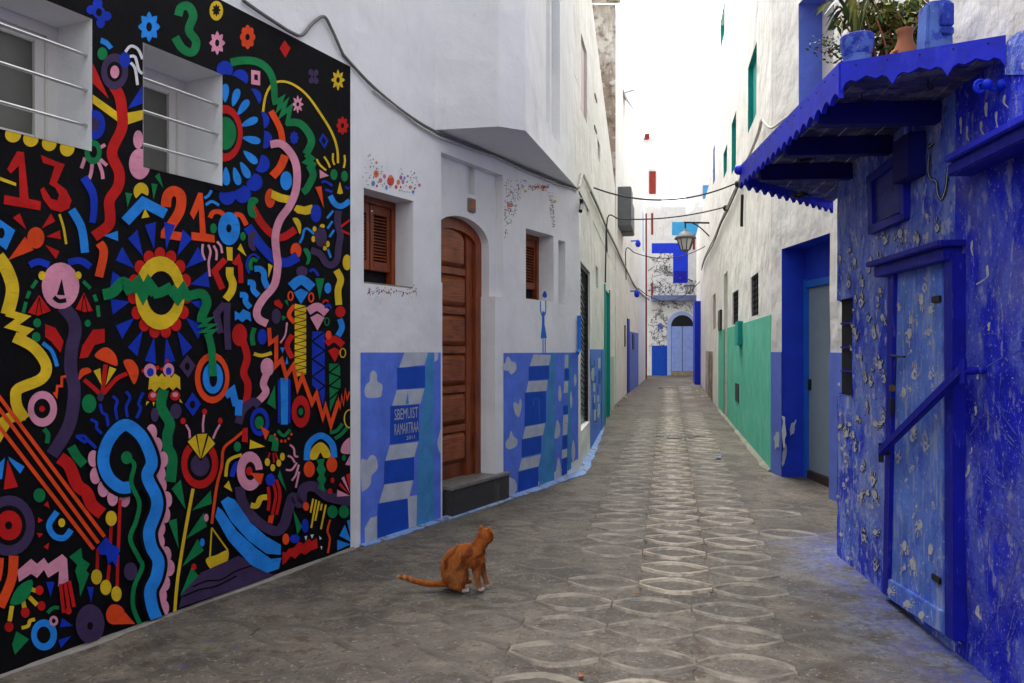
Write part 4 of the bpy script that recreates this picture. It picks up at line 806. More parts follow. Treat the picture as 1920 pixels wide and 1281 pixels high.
D.bl(SH, 'P', [(852, 130), (860, 85), (900, 55), (905, 130)]); D.pg(SH, 'P', [(900, 135), (900, 195), (872, 190)]); D.el(DT, 'G', (865, 155, 10, 15))
D.pg('painted_fan', 'P', [(832, 315), (896, 345), (830, 350)], [(852, 258), (866, 248), (896, 335)]); D.pg('painted_fan', 'R', [(838, 292), (848, 278), (893, 340)], [(875, 240), (898, 232), (898, 330)]); D.el(DT, 'R', (808, 268, 10, 14), (797, 322, 11, 14))
D.el(DT, 'O', (676, 398, 15, 22)); D.sp(ST_, 'Y', 9, [(712, 360), (698, 430)], [(727, 365), (702, 505)], [(742, 372), (722, 470)], [(755, 385), (749, 418)], [(775, 390), (750, 512)]); D.el(SH, 'G', (808, 425, 26, 32)); D.el(SH, 'G', (865, 425, 26, 32))
D.st(ST_, 'O', 10, [(797, 465), (783, 520), (795, 560), (785, 632)]); D.pg('painted_star', 'L', [(832, 618), (832, 565), (900, 588)], [(842, 545), (870, 490), (902, 577)], [(880, 470), (904, 463), (904, 570)])
D.pg(TR, 'G', [(612, 415), (655, 500), (632, 540)]); D.el(DT, 'B', (672, 495, 18, 35)); D.el(DT, 'B', (620, 560, 25, 22)); D.el(DT, 'O', (575, 562, 17, 28))
D.pg(RB, 'R', [(558, 625), (575, 630), (590, 610), (615, 605), (640, 575), (665, 585), (690, 560), (705, 572), (730, 555), (735, 605), (700, 620), (670, 640), (650, 630), (620, 660), (600, 645), (575, 680), (558, 690)])
D.pg(TR, 'W', [(668, 548), (682, 545), (676, 570)], [(698, 540), (715, 538), (706, 560)], [(742, 545), (755, 560), (744, 565)], [(748, 595), (758, 600), (752, 615)]); D.pg(TR, 'G', [(545, 215), (580, 325), (535, 250)])
# --- long pink ribbon last, above its neighbours
D.t(320, 0, .3356)
D.st(RB, 'P', 43, [(557, 808), (620, 805), (680, 870), (705, 950), (700, 1060), (665, 1150), (610, 1230), (585, 1320), (592, 1420), (598, 1480), (580, 1590), (515, 1672), (482, 1735), (492, 1782), (540, 1808)])

# --- the mural goes on along the wall, out of the photograph's frame
D2 = Paint(WM, MU, .0008, halves=[(-1, 0, -14), (-.364, -1, 1266), (.517, -1, 214+10000)], holes=[wq(hw1), wq(hw2)]); RM = random.Random(77); taken = []
for _ in range(420):
    x = RM.uniform(-560, -45); k = (1683-x)/1683.; y = 655+RM.uniform(-640, 600)*k; r = RM.uniform(18, 44)*k
    if any(math.hypot(x-a, y-b_) < r+c+6 for a, b_, c in taken) or x+r > -16 or y > 1245-.364*x-r: continue
    taken.append((x, y, r)); col = RM.choice('ROYGBLPV'); t = RM.random(); a0 = RM.uniform(0, 6.28)
    if t < .2: D2.el(RG, col, (x, y, r*.75, r)); D2.el(DT, 'K', (x, y, r*.45, r*.6)); D2.el(DT, RM.choice('RYGLP'), (x, y, r*.22, r*.3))
    elif t < .35: D2.star(FL, col, x, y, r*.8, r, 8, .68, RM.random() < .5, hole=(r*.18, r*.25))
    elif t < .5: D2.pg(TR, col, [(x+r*.8*math.cos(a0+q), y+r*math.sin(a0+q)) for q in (0, 2.3, 3.9)])
    else: D2.st(RB, col, r*.42, [(x+r*.8*math.cos(a0)*u+r*.3*math.sin(u*4)*math.sin(a0), y+r*.9*math.sin(a0)*u+r*.3*math.sin(u*4)*math.cos(a0)) for u in (-1, -.5, 0, .5, 1)])
# ================================================================ paint on the white house
dz = MB(); dz.wbox(WH, WH.s(700), WH.s(701), .3, .31, -.02, -.01); DA = dz.build('painted_dado', M['peri'], HH); tag(DA, 'periwinkle dado with painted blue towers and grey clouds')
def foot(x): return 1028-.327*(x-665) if x < 940 else 938-.52*(x-940)
H = Paint(WH, DA, .001, halves=[(-.327, -1, 1028+.327*665-2)], step=.0007)
H.put('dado_field', 'peri', [[(676, 661), (826.5, 661), (826.5, 985), (676, 1030)]], True)
H.put('dado_field', 'peri', [[(944, 662), (1084.3, 661), (1084.3, 860), (944, 940)]], True)
TWR = 'painted_tower'
H.t(660, 620, .328)
H.pg(TWR, 'cyan', [(432, 126), (466, 126), (470, 1110), (366, 1140), (380, 640), (412, 330)])
H.pg(TWR, 'greyb', [(318, 950), (372, 940), (368, 1140), (326, 1155)])
for q in ([(300, 125), (435, 125), (415, 195), (268, 214)], [(255, 340), (415, 330), (392, 417), (228, 434)], [(215, 655), (380, 635), (355, 722), (190, 747)], [(185, 880), (350, 855), (326, 957), (155, 987)]): H.pg(TWR, 'greyb', q)
for q in ([(258, 212), (418, 203), (418, 325), (258, 335)], [(220, 430), (382, 422), (383, 628), (218, 650)], [(187, 745), (355, 722), (355, 852), (182, 878)], [(147, 990), (318, 962), (325, 1150), (145, 1210)]): H.pg(TWR, 'deep', q)
CL = 'painted_cloud'
H.bl(CL, 'greyb', [(100, 290), (105, 245), (122, 228), (142, 248), (145, 288), (172, 310), (172, 350), (160, 380), (85, 382), (72, 345), (80, 310)])
H.bl(CL, 'greyb', [(52, 745), (85, 740), (110, 712), (140, 728), (145, 790), (112, 830), (105, 880), (70, 915), (54, 900)])
H.bl(CL, 'greyb', [(508, 565), (508, 690), (495, 680), (488, 640), (497, 600)]); H.pg(CL, 'greyb', [(75, 1215), (72, 1130), (105, 1070), (143, 1060), (143, 1205)]); H.pg(CL, 'greyb', [(470, 126), (495, 126), (490, 165), (472, 180)])
H.pg(TWR, 'cyan', [(305, 420), (318, 352), (326, 420)])
H.t(930, 640, .2342)
H.pg(TWR, 'cyan', [(430, 105), (470, 105), (468, 1150), (345, 1195), (345, 1010), (370, 900), (375, 760), (405, 650), (430, 190)])
for q in ([(300, 105), (440, 110), (425, 190), (270, 200)], [(260, 320), (415, 310), (405, 395), (240, 410)], [(235, 685), (395, 655), (375, 750), (213, 785)], [(205, 940), (360, 905), (340, 1000), (182, 1040)]): H.pg(TWR, 'greyb', q)
for q in ([(262, 200), (425, 195), (425, 300), (262, 312)], [(232, 410), (400, 400), (400, 650), (230, 680)], [(208, 785), (362, 755), (362, 890), (205, 930)], [(180, 1045), (338, 1005), (340, 1195), (178, 1245)]): H.pg(TWR, 'deep', q)
H.st(TWR, 'azure', 7, [(300, 520), (305, 470), (325, 455), (345, 480), (348, 630)])
H.pg(TWR, 'cyan', [(580, 108), (600, 108), (602, 1020), (572, 1040)])
for q in ([(552, 108), (580, 108), (578, 210), (548, 215)], [(548, 320), (580, 318), (576, 410), (540, 415)], [(540, 590), (578, 585), (576, 650), (536, 665)], [(536, 665), (574, 655), (570, 745), (534, 755)], [(530, 870), (570, 860), (568, 925), (526, 940)]): H.pg(TWR, 'greyb', q)
for q in ([(548, 222), (584, 220), (584, 312), (548, 316)], [(536, 520), (576, 510), (576, 585), (538, 588)], [(532, 758), (572, 748), (572, 850), (532, 866)], [(526, 945), (572, 930), (570, 1060), (524, 1080)]): H.pg(TWR, 'deep', q)
for e in ([(50, 205), (75, 170), (85, 130), (105, 125), (125, 160), (155, 172), (165, 210), (150, 245), (120, 265), (100, 240), (70, 232)], [(140, 500), (165, 490), (178, 510), (195, 460), (206, 500), (200, 555), (182, 608), (150, 570)], [(80, 800), (105, 770), (118, 715), (140, 760), (170, 785), (165, 835), (110, 865), (78, 845)], [(512, 350), (525, 420), (515, 480), (500, 460), (500, 390)], [(490, 630), (515, 690), (505, 760), (470, 775), (475, 700)], [(500, 930), (520, 1010), (515, 1090), (475, 1110), (485, 1010)], [(632, 260), (645, 310), (632, 365), (622, 310)], [(600, 400), (612, 470), (602, 540), (592, 470)], [(618, 790), (635, 880), (620, 970), (604, 900)], [(65, 1100), (150, 1110), (160, 1200), (70, 1270)]): H.bl(CL, 'greyb', e)
# lettering on the painted tower
def wall_text(txt, W, s0, z0, width, height, out, m, parent, name='lettering'):
    cu = bpy.data.curves.new(name, 'FONT'); cu.body = txt; cu.size = 1; cu.resolution_u = 2
    ob = bpy.data.objects.new(name, cu); S.collection.objects.link(ob)
    dg = bpy.context.evaluated_depsgraph_get(); me = ob.evaluated_get(dg).to_mesh()
    vs_ = [v.co.copy() for v in me.vertices]; fs_ = [tuple(p.vertices) for p in me.polygons]
    bpy.data.objects.remove(ob); bpy.data.curves.remove(cu)
    x0, x1 = min(v.x for v in vs_), max(v.x for v in vs_); y0, y1 = min(v.y for v in vs_), max(v.y for v in vs_)
    b = MB(); b.add([W.P(s0+(v.x-x0)/(x1-x0)*width, z0+(v.y-y0)/(y1-y0)*height, out) for v in vs_], fs_)
    return b.build(name, m, parent)
sa, sb = WH.s(738), WH.s(782)
wall_text('SBEMUIST', WH, sa, WH.z(740, 788), sb-sa, WH.z(740, 767)-WH.z(740, 788), .009, M['greyb'], DA)
wall_text('RAMARTRAA', WH, sa, WH.z(740, 816), sb-sa+.01, WH.z(740, 795)-WH.z(740, 816), .009, M['greyb'], DA)
wall_text('2011', WH, WH.s(760), WH.z(760, 825), WH.s(776)-WH.s(760), .03, .009, M['greyb'], DA)
# flower garland over the first window, dotted arch over the second
gz_ = MB(); gz_.wbox(WH, WH.s(700), WH.s(701), 2.4, 2.41, -.02, -.01); GA = gz_.build('painted_garland', M['white'], HH); tag(GA, 'small painted flowers above and below the shuttered window')
for k, c in dict(fr=(.55, .06, .04), fp=(.55, .16, .26), fo=(.6, .22, .12), fg=(.05, .22, .15), fb=(.12, .25, .55), fk=(.10, .10, .13), fy=(.6, .42, .12), fv=(.3, .1, .25), fl=(.25, .42, .36)).items(): M[k] = mat('garland_paint_'+k[1], c, .7, .2, 30, .1)
G = Paint(WH, GA, .0008, step=.0004); G.t(670, 280, .0781)
for c, x, y, rx, ry in [('fo', 455, 590, 68, 95), ('fr', 450, 585, 32, 48), ('fr', 800, 760, 85, 120), ('fo', 800, 655, 50, 40), ('fp', 650, 650, 40, 55), ('fp', 555, 745, 48, 58), ('fo', 985, 790, 42, 65), ('fv', 1045, 680, 36, 55), ('fp', 1095, 780, 36, 58), ('fr', 932, 905, 34, 50), ('fb', 380, 820, 45, 65), ('fb', 700, 920, 30, 58), ('fo', 1275, 910, 42, 45), ('fp', 1490, 860, 34, 40), ('fo', 460, 320, 32, 36), ('fr', 470, 880, 26, 34), ('fr', 1040, 910, 22, 36), ('fk', 1375, 945, 24, 22), ('fb', 1340, 1020, 36, 40), ('fp', 1210, 645, 28, 30), ('fy', 300, 135, 20, 26), ('fb', 1135, 690, 28, 40)]: G.el('painted_flower', c, (x, y, rx, ry))
RG_ = random.Random(5)
def leaf(c, x, y, a, l=46, w_=15): G.pg('painted_leaf', c, [(x, y), (x+math.cos(a)*l*.5-math.sin(a)*w_, y+math.sin(a)*l*.5+math.cos(a)*w_), (x+math.cos(a)*l, y+math.sin(a)*l), (x+math.cos(a)*l*.5+math.sin(a)*w_, y+math.sin(a)*l*.5-math.cos(a)*w_)])
for x, y in [(390, 210), (395, 270), (285, 190), (295, 280), (320, 330), (300, 380), (330, 430), (385, 390), (470, 430), (510, 480), (555, 540), (600, 570), (600, 385), (195, 460), (240, 560), (310, 610), (150, 650), (240, 740), (300, 710), (390, 710), (290, 850), (480, 775), (580, 880), (620, 850), (770, 920), (660, 800), (1060, 500), (1050, 580), (1370, 540), (1375, 600), (1385, 660), (1330, 690), (1270, 720), (1210, 750), (1160, 800), (1110, 900), (990, 965), (1090, 1010), (1150, 1020), (1210, 1000), (1270, 1040), (1360, 1100), (1420, 740), (1460, 780), (1300, 510), (1410, 880), (1190, 850), (1300, 820), (1420, 920), (1250, 690), (1330, 640)]: leaf(RG_.choice(['fg', 'fg', 'fl']), x, y, RG_.uniform(0, 6.28), RG_.uniform(40, 70), RG_.uniform(11, 18))
def dots(n, reg, cols, r0, r1, T):
    G.t(*T); mbs = {}
    for _ in range(n):
        x, y = reg(); c = RG_.choice(cols); r = RG_.uniform(r0, r1); pts = G.X([(x+r*.8*math.cos(t*1.05), y+r*math.sin(t*1.05)) for t in range(6)])
        mbs.setdefault(c, []).append(pts)
    for c, ps in mbs.items():
        b = MB(); [b.add([WH.q(x, y, .0012) for x, y in p], [tuple(range(6))]) for p in ps]
        o = b.build('painted_speckles', M[c], GA); o['kind'] = 'stuff'
dots(70, lambda: (RG_.uniform(95, 400), 905+RG_.gauss(0, 16)+(RG_.random()*8)), ['fr', 'fk', 'fb', 'fg', 'fy', 'fp'], 3.5, 7, (660, 270, .3045))
def archreg():
    t = RG_.random()
    if t < .62:
        y = RG_.uniform(90, 1120)*RG_.uniform(.55, 1); x = 150+(1-y/1150)*RG_.uniform(0, 430)**1.0*(.95)
        return x, y
    if t < .78: return RG_.uniform(560, 930), 200+RG_.gauss(0, 32)
    y = RG_.uniform(260, 900); return 900+.13*(y-250)+RG_.uniform(-25, 95)*(1-y/1300), y
dots(330, archreg, ['fk', 'fk', 'fk', 'fv', 'fo', 'fl'], 7, 13, (930, 330, .1092)); dots(60, lambda: (RG_.uniform(620, 880), 200+RG_.gauss(0, 25)), ['fo', 'fr'], 8, 14, (930, 330, .1092))
G.t(930, 330, .1092); G.el('painted_flower', 'fy', (1005, 440, 34, 26), (255, 275, 24, 24), (505, 262, 26, 24)); G.el('painted_flower', 'fo', (245, 498, 60, 36))
# blue woman with raised arms and a bird
G.t(660, 270, .3045); G.pg('painted_figure', 'azure', [(1171, 1050), (1185, 1050), (1186, 1110), (1200, 1195), (1162, 1197), (1170, 1110)]); G.el('painted_figure', 'azure', (1179, 1042, 9, 12))
G.st('painted_figure', 'azure', 6, [(1172, 1058), (1162, 1030), (1161, 968)], [(1185, 1058), (1193, 1030), (1193, 966)], [(1176, 1196), (1177, 1295)], [(1190, 1196), (1190, 1295)]); G.bl('painted_bird', 'deep', [(1172, 935), (1185, 905), (1196, 915), (1200, 940), (1188, 948)])
# ================================================================ blue house
BH = thing('blue_house', 'low ultramarine house with handprints on its wall and a worn plank door', 'house', WR1.P(1, 0))
sU = WR1.s(1778); ZF = 2.63; L1 = WR1.L; sN = WR1.s(1597); nz0, nz1 = WR1.z(1586, 742), WR1.z(1586, 560); sSplit = WR1.s(1788)
b = MB()
def swell(W, s_, z_, amp):
    p = W.P(s_, z_); o = amp*noise.noise(p*1.9)+amp*.4*noise.noise(p*4.5); return min(o, amp*.4)-amp*.4
def facade(x, y, o):                           # photo sight line onto the swelling blue facade
    t, z = WR1.sz(x, y, -.006); return WR1.P(t, z, swell(WR1, t, z, .012)+o)
def rough_wall(b, W, s0, s1, z0, z1, holes, amp, m, step=.12, flat=()):     # hand-trowelled wall: small swells
    ss = sorted({s0, s1, *[h[0] for h in holes], *[h[1] for h in holes]}); zz = sorted({z0, z1, *[h[2] for h in holes], *[h[3] for h in holes]})
    ss = [q for q in ss if s0-1e-6 <= q <= s1+1e-6]; zz = [q for q in zz if z0-1e-6 <= q <= z1+1e-6]
    def fill(a): 
        o = []
        for p, q in zip(a, a[1:]):
            n = max(1, int((q-p)/step)); o += [p+(q-p)*i/n for i in range(n)]
        return o+[a[-1]]
    S2, Z2 = fill(ss), fill(zz); idx = {}; vs_ = []; fs_ = []
    for i, s_ in enumerate(S2):
        for j, z_ in enumerate(Z2):
            idx[i, j] = len(vs_); vs_.append(W.P(s_, z_, swell(W, s_, z_, amp)))
    for i in range(len(S2)-1):
        for j in range(len(Z2)-1):
            cs, cz = (S2[i]+S2[i+1])/2, (Z2[j]+Z2[j+1])/2
            if any(h[0] < cs < h[1] and h[2] < cz < h[3] for h in holes): continue
            fs_.append((idx[i, j], idx[i+1, j], idx[i+1, j+1], idx[i, j+1]))
    b.add(vs_, fs_, m, True)
hN = [sN, L1, nz0, nz1]
rough_wall(b, WR1, sSplit, L1, -.05, ZF, [hN], .012, 0, .05); rough_wall(b, WR1, -7, sSplit, -.05, ZF, [], .012, 1, .07)
b.recess(WR1, hN, -.002, -.035, 3, back=2, sides='LTB')
for z0, z1, o0 in ((-.05, nz0, 0), (nz0, nz1, -.035), (nz1, ZF, 0)): b.quad(WR1.P(L1, z0, o0-.006), WR1.P(L1, z1, o0-.006), WR1.P(L1+2.2, z1, -.95), WR1.P(L1+2.2, z0, -.95), 0)
b.add([WR1.P(sU, ZF), WR1.P(L1, ZF), WR1.P(L1+2.2, ZF, -.95), WR1.P(L1+2.2, ZF, -3), WR1.P(sU, ZF, -3)], [(0, 1, 2, 3, 4)], 0)
b.quad(WR1.P(sU, ZF, -.01), WR1.P(sU, 6.2, -.01), WR1.P(sU, 6.2, -3), WR1.P(sU, ZF, -3), 4); b.wwall(WR1, -7, sU, ZF+.001, 6.2, [], -.012, 4)
b.quad(WR1.P(-7, 6.2, -.01), WR1.P(sU, 6.2, -.01), WR1.P(sU, 6.2, -3), WR1.P(-7, 6.2, -3), 4)
b.build('wall', [M['house'], M['house2'], M['dark'], M['frameblue'], M['white2']], BH)
# blue wash climbing the upper wall in a curve
P1 = Paint(WR1, BH, .001, step=.0007)
P1.put('painted_patch', 'house', [[(1884, 92), (1888, 78), (1897, 68), (1910, 60), (1960, 40), (1990, 40), (1990, 140), (1884, 140)]], True)
# niche bars
for k in range(3):
    nb = MB(); nb.wbox(WR1, sN+.02, L1-.02, nz0+(nz1-nz0)*(k+1)/4-.006, nz0+(nz1-nz0)*(k+1)/4+.006, -.03, -.02); nb.build('niche_bar', M['frameblue'], BH)
# ---- door
def wpoly(W, pts, o0, o1, name, m, par, bevel=0.):
    b = MB(); b.wprism(W, [W.sz(x, y, o1) for x, y in pts], o0, o1); return b.build(name, m, par, bevel=bevel, weld=True)
dr = wpoly(WR1, [(1676, 512), (1767, 486), (1768, 1188), (1659, 1116)], -.01, .025, 'door', M['doorwash'], BH, .004)
wpoly(WR1, [(1660, 1082), (1766, 1147), (1768, 1190), (1659, 1118)], .024, .042, 'bottom_board', M['doorwash'], dr, .004)
wpoly(WR1, [(1664, 506), (1676, 503), (1671, 800), (1664, 1118), (1654, 1112), (1660, 800)], -.01, .045, 'door_post', M['frameblue'], BH, .004)
wpoly(WR1, [(1769, 480), (1786, 474), (1788, 1203), (1771, 1192)], -.01, .05, 'door_post', M['frameblue'], BH, .004)
b = MB(); z0 = WR1.z(1675, 512, .05); b.wbox(WR1, WR1.s(1802), WR1.s(1664), z0-.005, z0+.055, -.01, .075); b.build('lintel', M['frameblue'], BH, bevel=.005)
b = MB(); b.wbox(WR1, WR1.s(1808), WR1.s(1660), z0+.056, z0+.085, -.01, .11); b.build('lintel_cap', M['frameblue'], BH, bevel=.005)
# latch, staple and padlock
for x, y, l in ((1682, 667, .05),):
    b = MB(); b.tube([WR1.q(x-12, y, .06), WR1.q(x+14, y+2, .06)], .006, 0, 8); b.build('latch_bolt', M['iron'], dr)
    b = MB(); b.tube([WR1.q(x-2, y, .06), WR1.q(x-3, y+40, .055), WR1.q(x-4, y+60, .05)], .004, 0, 6); b.build('latch_chain', M['iron'], dr)
    c = WR1.q(1673, 728, .065); b = MB(); b.box(c, (.024, .03, .035), 0, -.1); b.build('padlock', mat('old_brass', (.25, .16, .05), .4, .3, 20, .1, metal=.8), dr, bevel=.005)
    b = MB(); b.box(WR1.q(1672, 762, .055), (.02, .03, .09), 0, -.1); b.build('padlock_staple', M['iron'], dr, bevel=.004)
for y in (560, 1085):
    b = MB(); b.wbox(WR1, WR1.s(1776), WR1.s(1760), WR1.z(1768, y+7), WR1.z(1768, y-5), .02, .036); b.build('hinge', M['iron'], dr, bevel=.003)
# diagonal rail across the door, held by iron brackets
rb = MB(); p0, p1 = WR1.q(1652, 846, .085), WR1.q(1806, 693, .085); d_ = (p1-p0).normalized(); up = Vector((0, 0, 1))-d_*d_.z; up.normalize(); nn = d_.cross(up)
def bar(b, a, c, up, nn, h, t, m=0): b.hexa([a-up*h-nn*t, c-up*h-nn*t, c-up*h+nn*t, a-up*h+nn*t, a+up*h-nn*t, c+up*h-nn*t, c+up*h+nn*t, a+up*h+nn*t], m)
bar(rb, p0, p1, up, nn, .024, .016); rail = tag(rb.build('door_rail', M['frameblue'], bevel=.006), 'diagonal blue wooden rail fixed across the worn handprinted door', 'rail')
for pp, mm in ((p0, 'iron'), (p1, 'frameblue')):
    b = MB(); b.tube([pp+Vector((.0, 0, -.01)), pp+Vector((WR1.n.x, WR1.n.y, 0))*-.092], .016, 0, 8); b.tube([pp+Vector((0, 0, .045)), pp+Vector((0, 0, -.06))], .014, 0, 8); b.build('bracket', M[mm], rail)
# ---- plaque with faint raised letters
pl = wpoly(WR1, [(1632, 344), (1684, 302), (1686, 398), (1635, 421)], -.01, .012, 'plaque', M['sign'], BH)
for q in ([(1624, 332), (1690, 280), (1690, 298), (1624, 348)], [(1627, 425), (1692, 398), (1692, 412), (1628, 440)], [(1624, 332), (1633, 326), (1636, 436), (1628, 440)], [(1684, 286), (1693, 280), (1694, 410), (1687, 412)]): wpoly(WR1, q, -.01, .03, 'plaque_frame', M['frameblue'], pl)
letp = mat('faded_letter_paint', (.10, .12, .34), .7, .3, 40, .1)
PM = Paint(WR1, pl, .0135, step=.0004); RPm = random.Random(40)         # weathered, no longer legible letter strokes
for k in range(4):
    for q in range(7):
        x = 1641+q*6; y = 352+19*k-(x-1640)*.62+RPm.uniform(-2, 2)+8*(k > 1)
        PM.st('faded_letter_stroke', letp, 1.4, [(x, y), (x+RPm.uniform(-2, 3), y+5), (x+RPm.uniform(-1, 4), y+RPm.uniform(9, 13))])
# ---- dark slot and wall ledge
b = MB(); b.wbox(WR1, WR1.s(1733), WR1.s(1700), WR1.z(1716, 338), 2.5, -.01, .075); b.build('corbel_block', M['beam'], BH, bevel=.006)
b = MB(); b.wbox(WR1, -1.6, WR1.s(1776, .1), WR1.z(1776, 300, .1)-.075, WR1.z(1776, 300, .1)-.02, -.01, .10); b.build('ledge', M['frameblue'], BH, bevel=.006)
b = MB(); b.wbox(WR1, -1.6, WR1.s(1772, .12), WR1.z(1776, 300, .1)-.019, WR1.z(1776, 300, .1)+.012, -.01, .125); b.build('ledge_cap', M['fascia'], BH, bevel=.005)
# small carved outline ornament under the canopy
P1.t(1600, 270, .125)
orn = [(1130, 150), (1120, 420), (1160, 530), (1220, 545), (1245, 590), (1260, 740), (1310, 830), (1360, 740), (1395, 560), (1415, 340)]
P1.st('painted_outline', 'handk', 38, orn); P1.st('painted_outline', 'hand', 12, orn); P1.st('painted_outline', 'handk', 50, [(1110, 60), (1190, -10), (1150, 40)]); P1.st('painted_outline', 'hand', 14, [(1110, 50), (1160, 20), (1190, -20)])
# ---- handprints
RH = random.Random(21)
def hand_shape(x, y, h, rot, ws, fingers, seed, grow=0.):
    polys = []; c, s_ = math.cos(rot), math.sin(rot); rr = random.Random(seed)
    def T(u, v): return (x+(u*c-v*s_)*h*ws, y+(u*s_+v*c)*h)
    g = grow/h; pr = [1+rr.uniform(-.28, .15) for _ in range(14)]
    polys.append([(p.x, p.y) for p in smooth_pts([T((.23*pr[t]+g)*math.cos(t*math.pi/7), .18+(.29*pr[t]+g)*math.sin(t*math.pi/7)) for t in range(14)], True, 2)])
    F5 = ((-.18, .0, -.27, -.36, .045), (-.06, -.08, -.09, -.52, .05), (.06, -.08, .08, -.50, .05), (.17, .0, .22, -.38, .042), (.22, .22, .43, .02, .05))
    for k, (u0, v0, u1, v1, w_) in enumerate(F5):
        gp_, le, wd = rr.uniform(.05, .4), rr.uniform(.6, 1.05), w_*rr.uniform(.6, 1.1)
        if not fingers[k]: continue
        dx, dy = u1-u0, v1-v0; l = math.hypot(dx, dy); nx, ny = -dy/l*(wd+g), dx/l*(wd+g)
        a, b_, e1, e2 = u0+dx*gp_, v0+dy*gp_, u0+dx*le, v0+dy*le
        polys.append([(p.x, p.y) for p in smooth_pts([T(a+nx, b_+ny), T((a+e1)/2+nx*1.1, (b_+e2)/2+ny*1.1), T(e1+nx*.7, e2+ny*.7), T(e1-nx*.7, e2-ny*.7), T((a+e1)/2-nx*.9, (b_+e2)/2-ny*.9), T(a-nx, b_-ny)], True, 2)])
    return polys
def hand(x, y, h, rot, outline, out, par, ring=True):
    ws = RH.uniform(.5, .66); fg = [RH.random() < .8 for _ in range(5)]; sd_ = RH.randrange(9999); rot += RH.uniform(-.25, .25); Q_ = WR1.q if par is not BH else facade
    if outline:
        b = MB(); [b.add([Q_(*p, out) for p in q], [tuple(range(len(q)))]) for q in hand_shape(x+.4, y+.4, h, rot, ws, fg, sd_, 1.3)]; b.build('handprint_outline', M['handk'], par)['kind'] = 'stuff'
    b = MB(); [b.add([Q_(*p, out+.0012+.0001*k) for p in q], [tuple(range(len(q)))]) for k, q in enumerate(hand_shape(x, y, h, rot, ws, fg, sd_))]
    o = b.build('handprint', M['hand'], par); o['kind'] = 'stuff'
    if ring and RH.random() < .75:
        b = MB(); rx = RH.uniform(.03, .07); b.add([Q_(x+h*rx*math.cos(t*.785), y+h*(.18+.12*math.sin(t*.785)), out+.0022) for t in range(8)], [tuple(range(8))]); b.build('palm_gap', M['house'] if outline else M['doorwash'], o)
Z5 = lambda x, y: (1540+x*.3436, 380+y*.3436); Z6 = lambda x, y: (1540+x*.391, 780+y*.391); Z8 = lambda x, y: (1560+x*.2655, 480+y*.2655)
for x, y in [Z5(*p) for p in ((110, 315), (185, 335), (262, 350), (320, 305), (225, 425), (220, 530), (330, 490), (262, 620), (182, 690), (292, 705), (322, 870), (240, 945), (345, 945), (272, 975), (200, 1185), (250, 1115), (310, 1205), (345, 1165), (435, 185), (520, 180), (640, 120), (345, 190), (150, 430), (340, 640))]+[Z6(*p) for p in ((120, 75), (205, 240), (250, 295), (200, 395), (265, 390), (205, 570), (270, 560), (262, 710))]:
    hand(x, y, RH.uniform(22, 34), RH.choice([0, 0, .4, -.4, 3.1, 2.6, 1.6]), True, .003, BH)
for x, y, h, r in [(*Z8(655, 200), 40, .1), (*Z8(630, 330), 42, 3.0), (*Z8(560, 430), 36, .2), (*Z8(545, 570), 40, 3.2), (*Z8(685, 520), 30, .1), (*Z8(700, 360), 34, .3), (*Z8(585, 810), 44, .1), (*Z8(510, 990), 40, 2.9), (*Z8(700, 820), 34, .2), (*Z8(580, 1230), 36, .2), (*Z6(440, 85), 40, .1), (*Z6(500, 130), 38, 0), (*Z6(365, 190), 36, .1), (*Z6(470, 540), 46, 3.4), (*Z6(395, 640), 40, 3.3), (*Z6(525, 660), 48, 3.1), (*Z6(440, 730), 52, 3.0)]:
    hand(x, y, h*.9, r, False, .0262, dr)
for x, y, h, r in [(*Z6(335, 840), 34, 1.5), (*Z6(420, 900), 36, 1.5), (*Z6(490, 955), 36, 1.6)]: hand(x, y, h, r, False, .0432, dr)
for k in range(46):                            # fainter, broken prints between the others
    y = RH.uniform(460, 1060); x = RH.uniform(1572+max(0, (y-740))*.0, 1655); hand(x, y, RH.uniform(10, 20), RH.uniform(0, 6.28), RH.random() < .3, .003, BH, False)
for k in range(14): hand(RH.uniform(1640, 1770), RH.uniform(395, 455), RH.uniform(12, 24), RH.uniform(0, 6.28), RH.random() < .5, .003, BH, False)
for k in range(22):
    x, y = RH.uniform(1685, 1760), RH.uniform(560, 1110); hand(x, y, RH.uniform(10, 22), RH.uniform(0, 6.28), False, .0262, dr, False)
# drips, dashes and scratched lines on the right of the door
P2 = Paint(WR1, BH, .0015, step=.0002); P2.surf = facade
for x, y, a, l, w_ in [(1830, 770, -.1, 20, 9), (1803, 655, 0, 22, 8), (1857, 612, -.1, 20, 9), (1834, 698, 0, 24, 9), (1797, 755, .3, 24, 6), (1850, 515, -.5, 34, 9), (1822, 465, .05, 26, 8), (1805, 100+380, .1, 18, 5), (1818, 882, -.2, 26, 9), (1822, 845, -.3, 12, 4), (1804, 1105, .2, 26, 9), (1832, 1148, .2, 30, 10), (1793, 1195, .3, 24, 8), (1870, 225, .1, 30, 8), (1840, 240, .2, 36, 12), (1850, 205, 0, 26, 10), (1885, 190, .3, 34, 10), (1800, 235, 0, 40, 7), (1812, 250, .1, 30, 6)]:
    w_ *= RH.uniform(.45, .75); l *= RH.uniform(.7, 1.1)
    P2.bl('paint_drip', 'hand', [(x-w_*RH.uniform(.2, .6), y-l*.4), (x+w_*.3, y-l/2), (x+w_*RH.uniform(.25, .6), y-l*.2), (x+w_*RH.uniform(.1, .5), y+l*.1), (x+w_*.35+a*l, y+l/2), (x-w_*.25+a*l, y+l*.46), (x-w_*RH.uniform(.1, .6), y+l*.15), (x-w_*RH.uniform(.3, .7), y-l*.1)])
scr = mat('pale_scratch_paint', (.17, .20, .58), .8, .3, 40, .1, 10, .1, [((.03, .04, .55), 30, .46, .56, 1., ONE)])
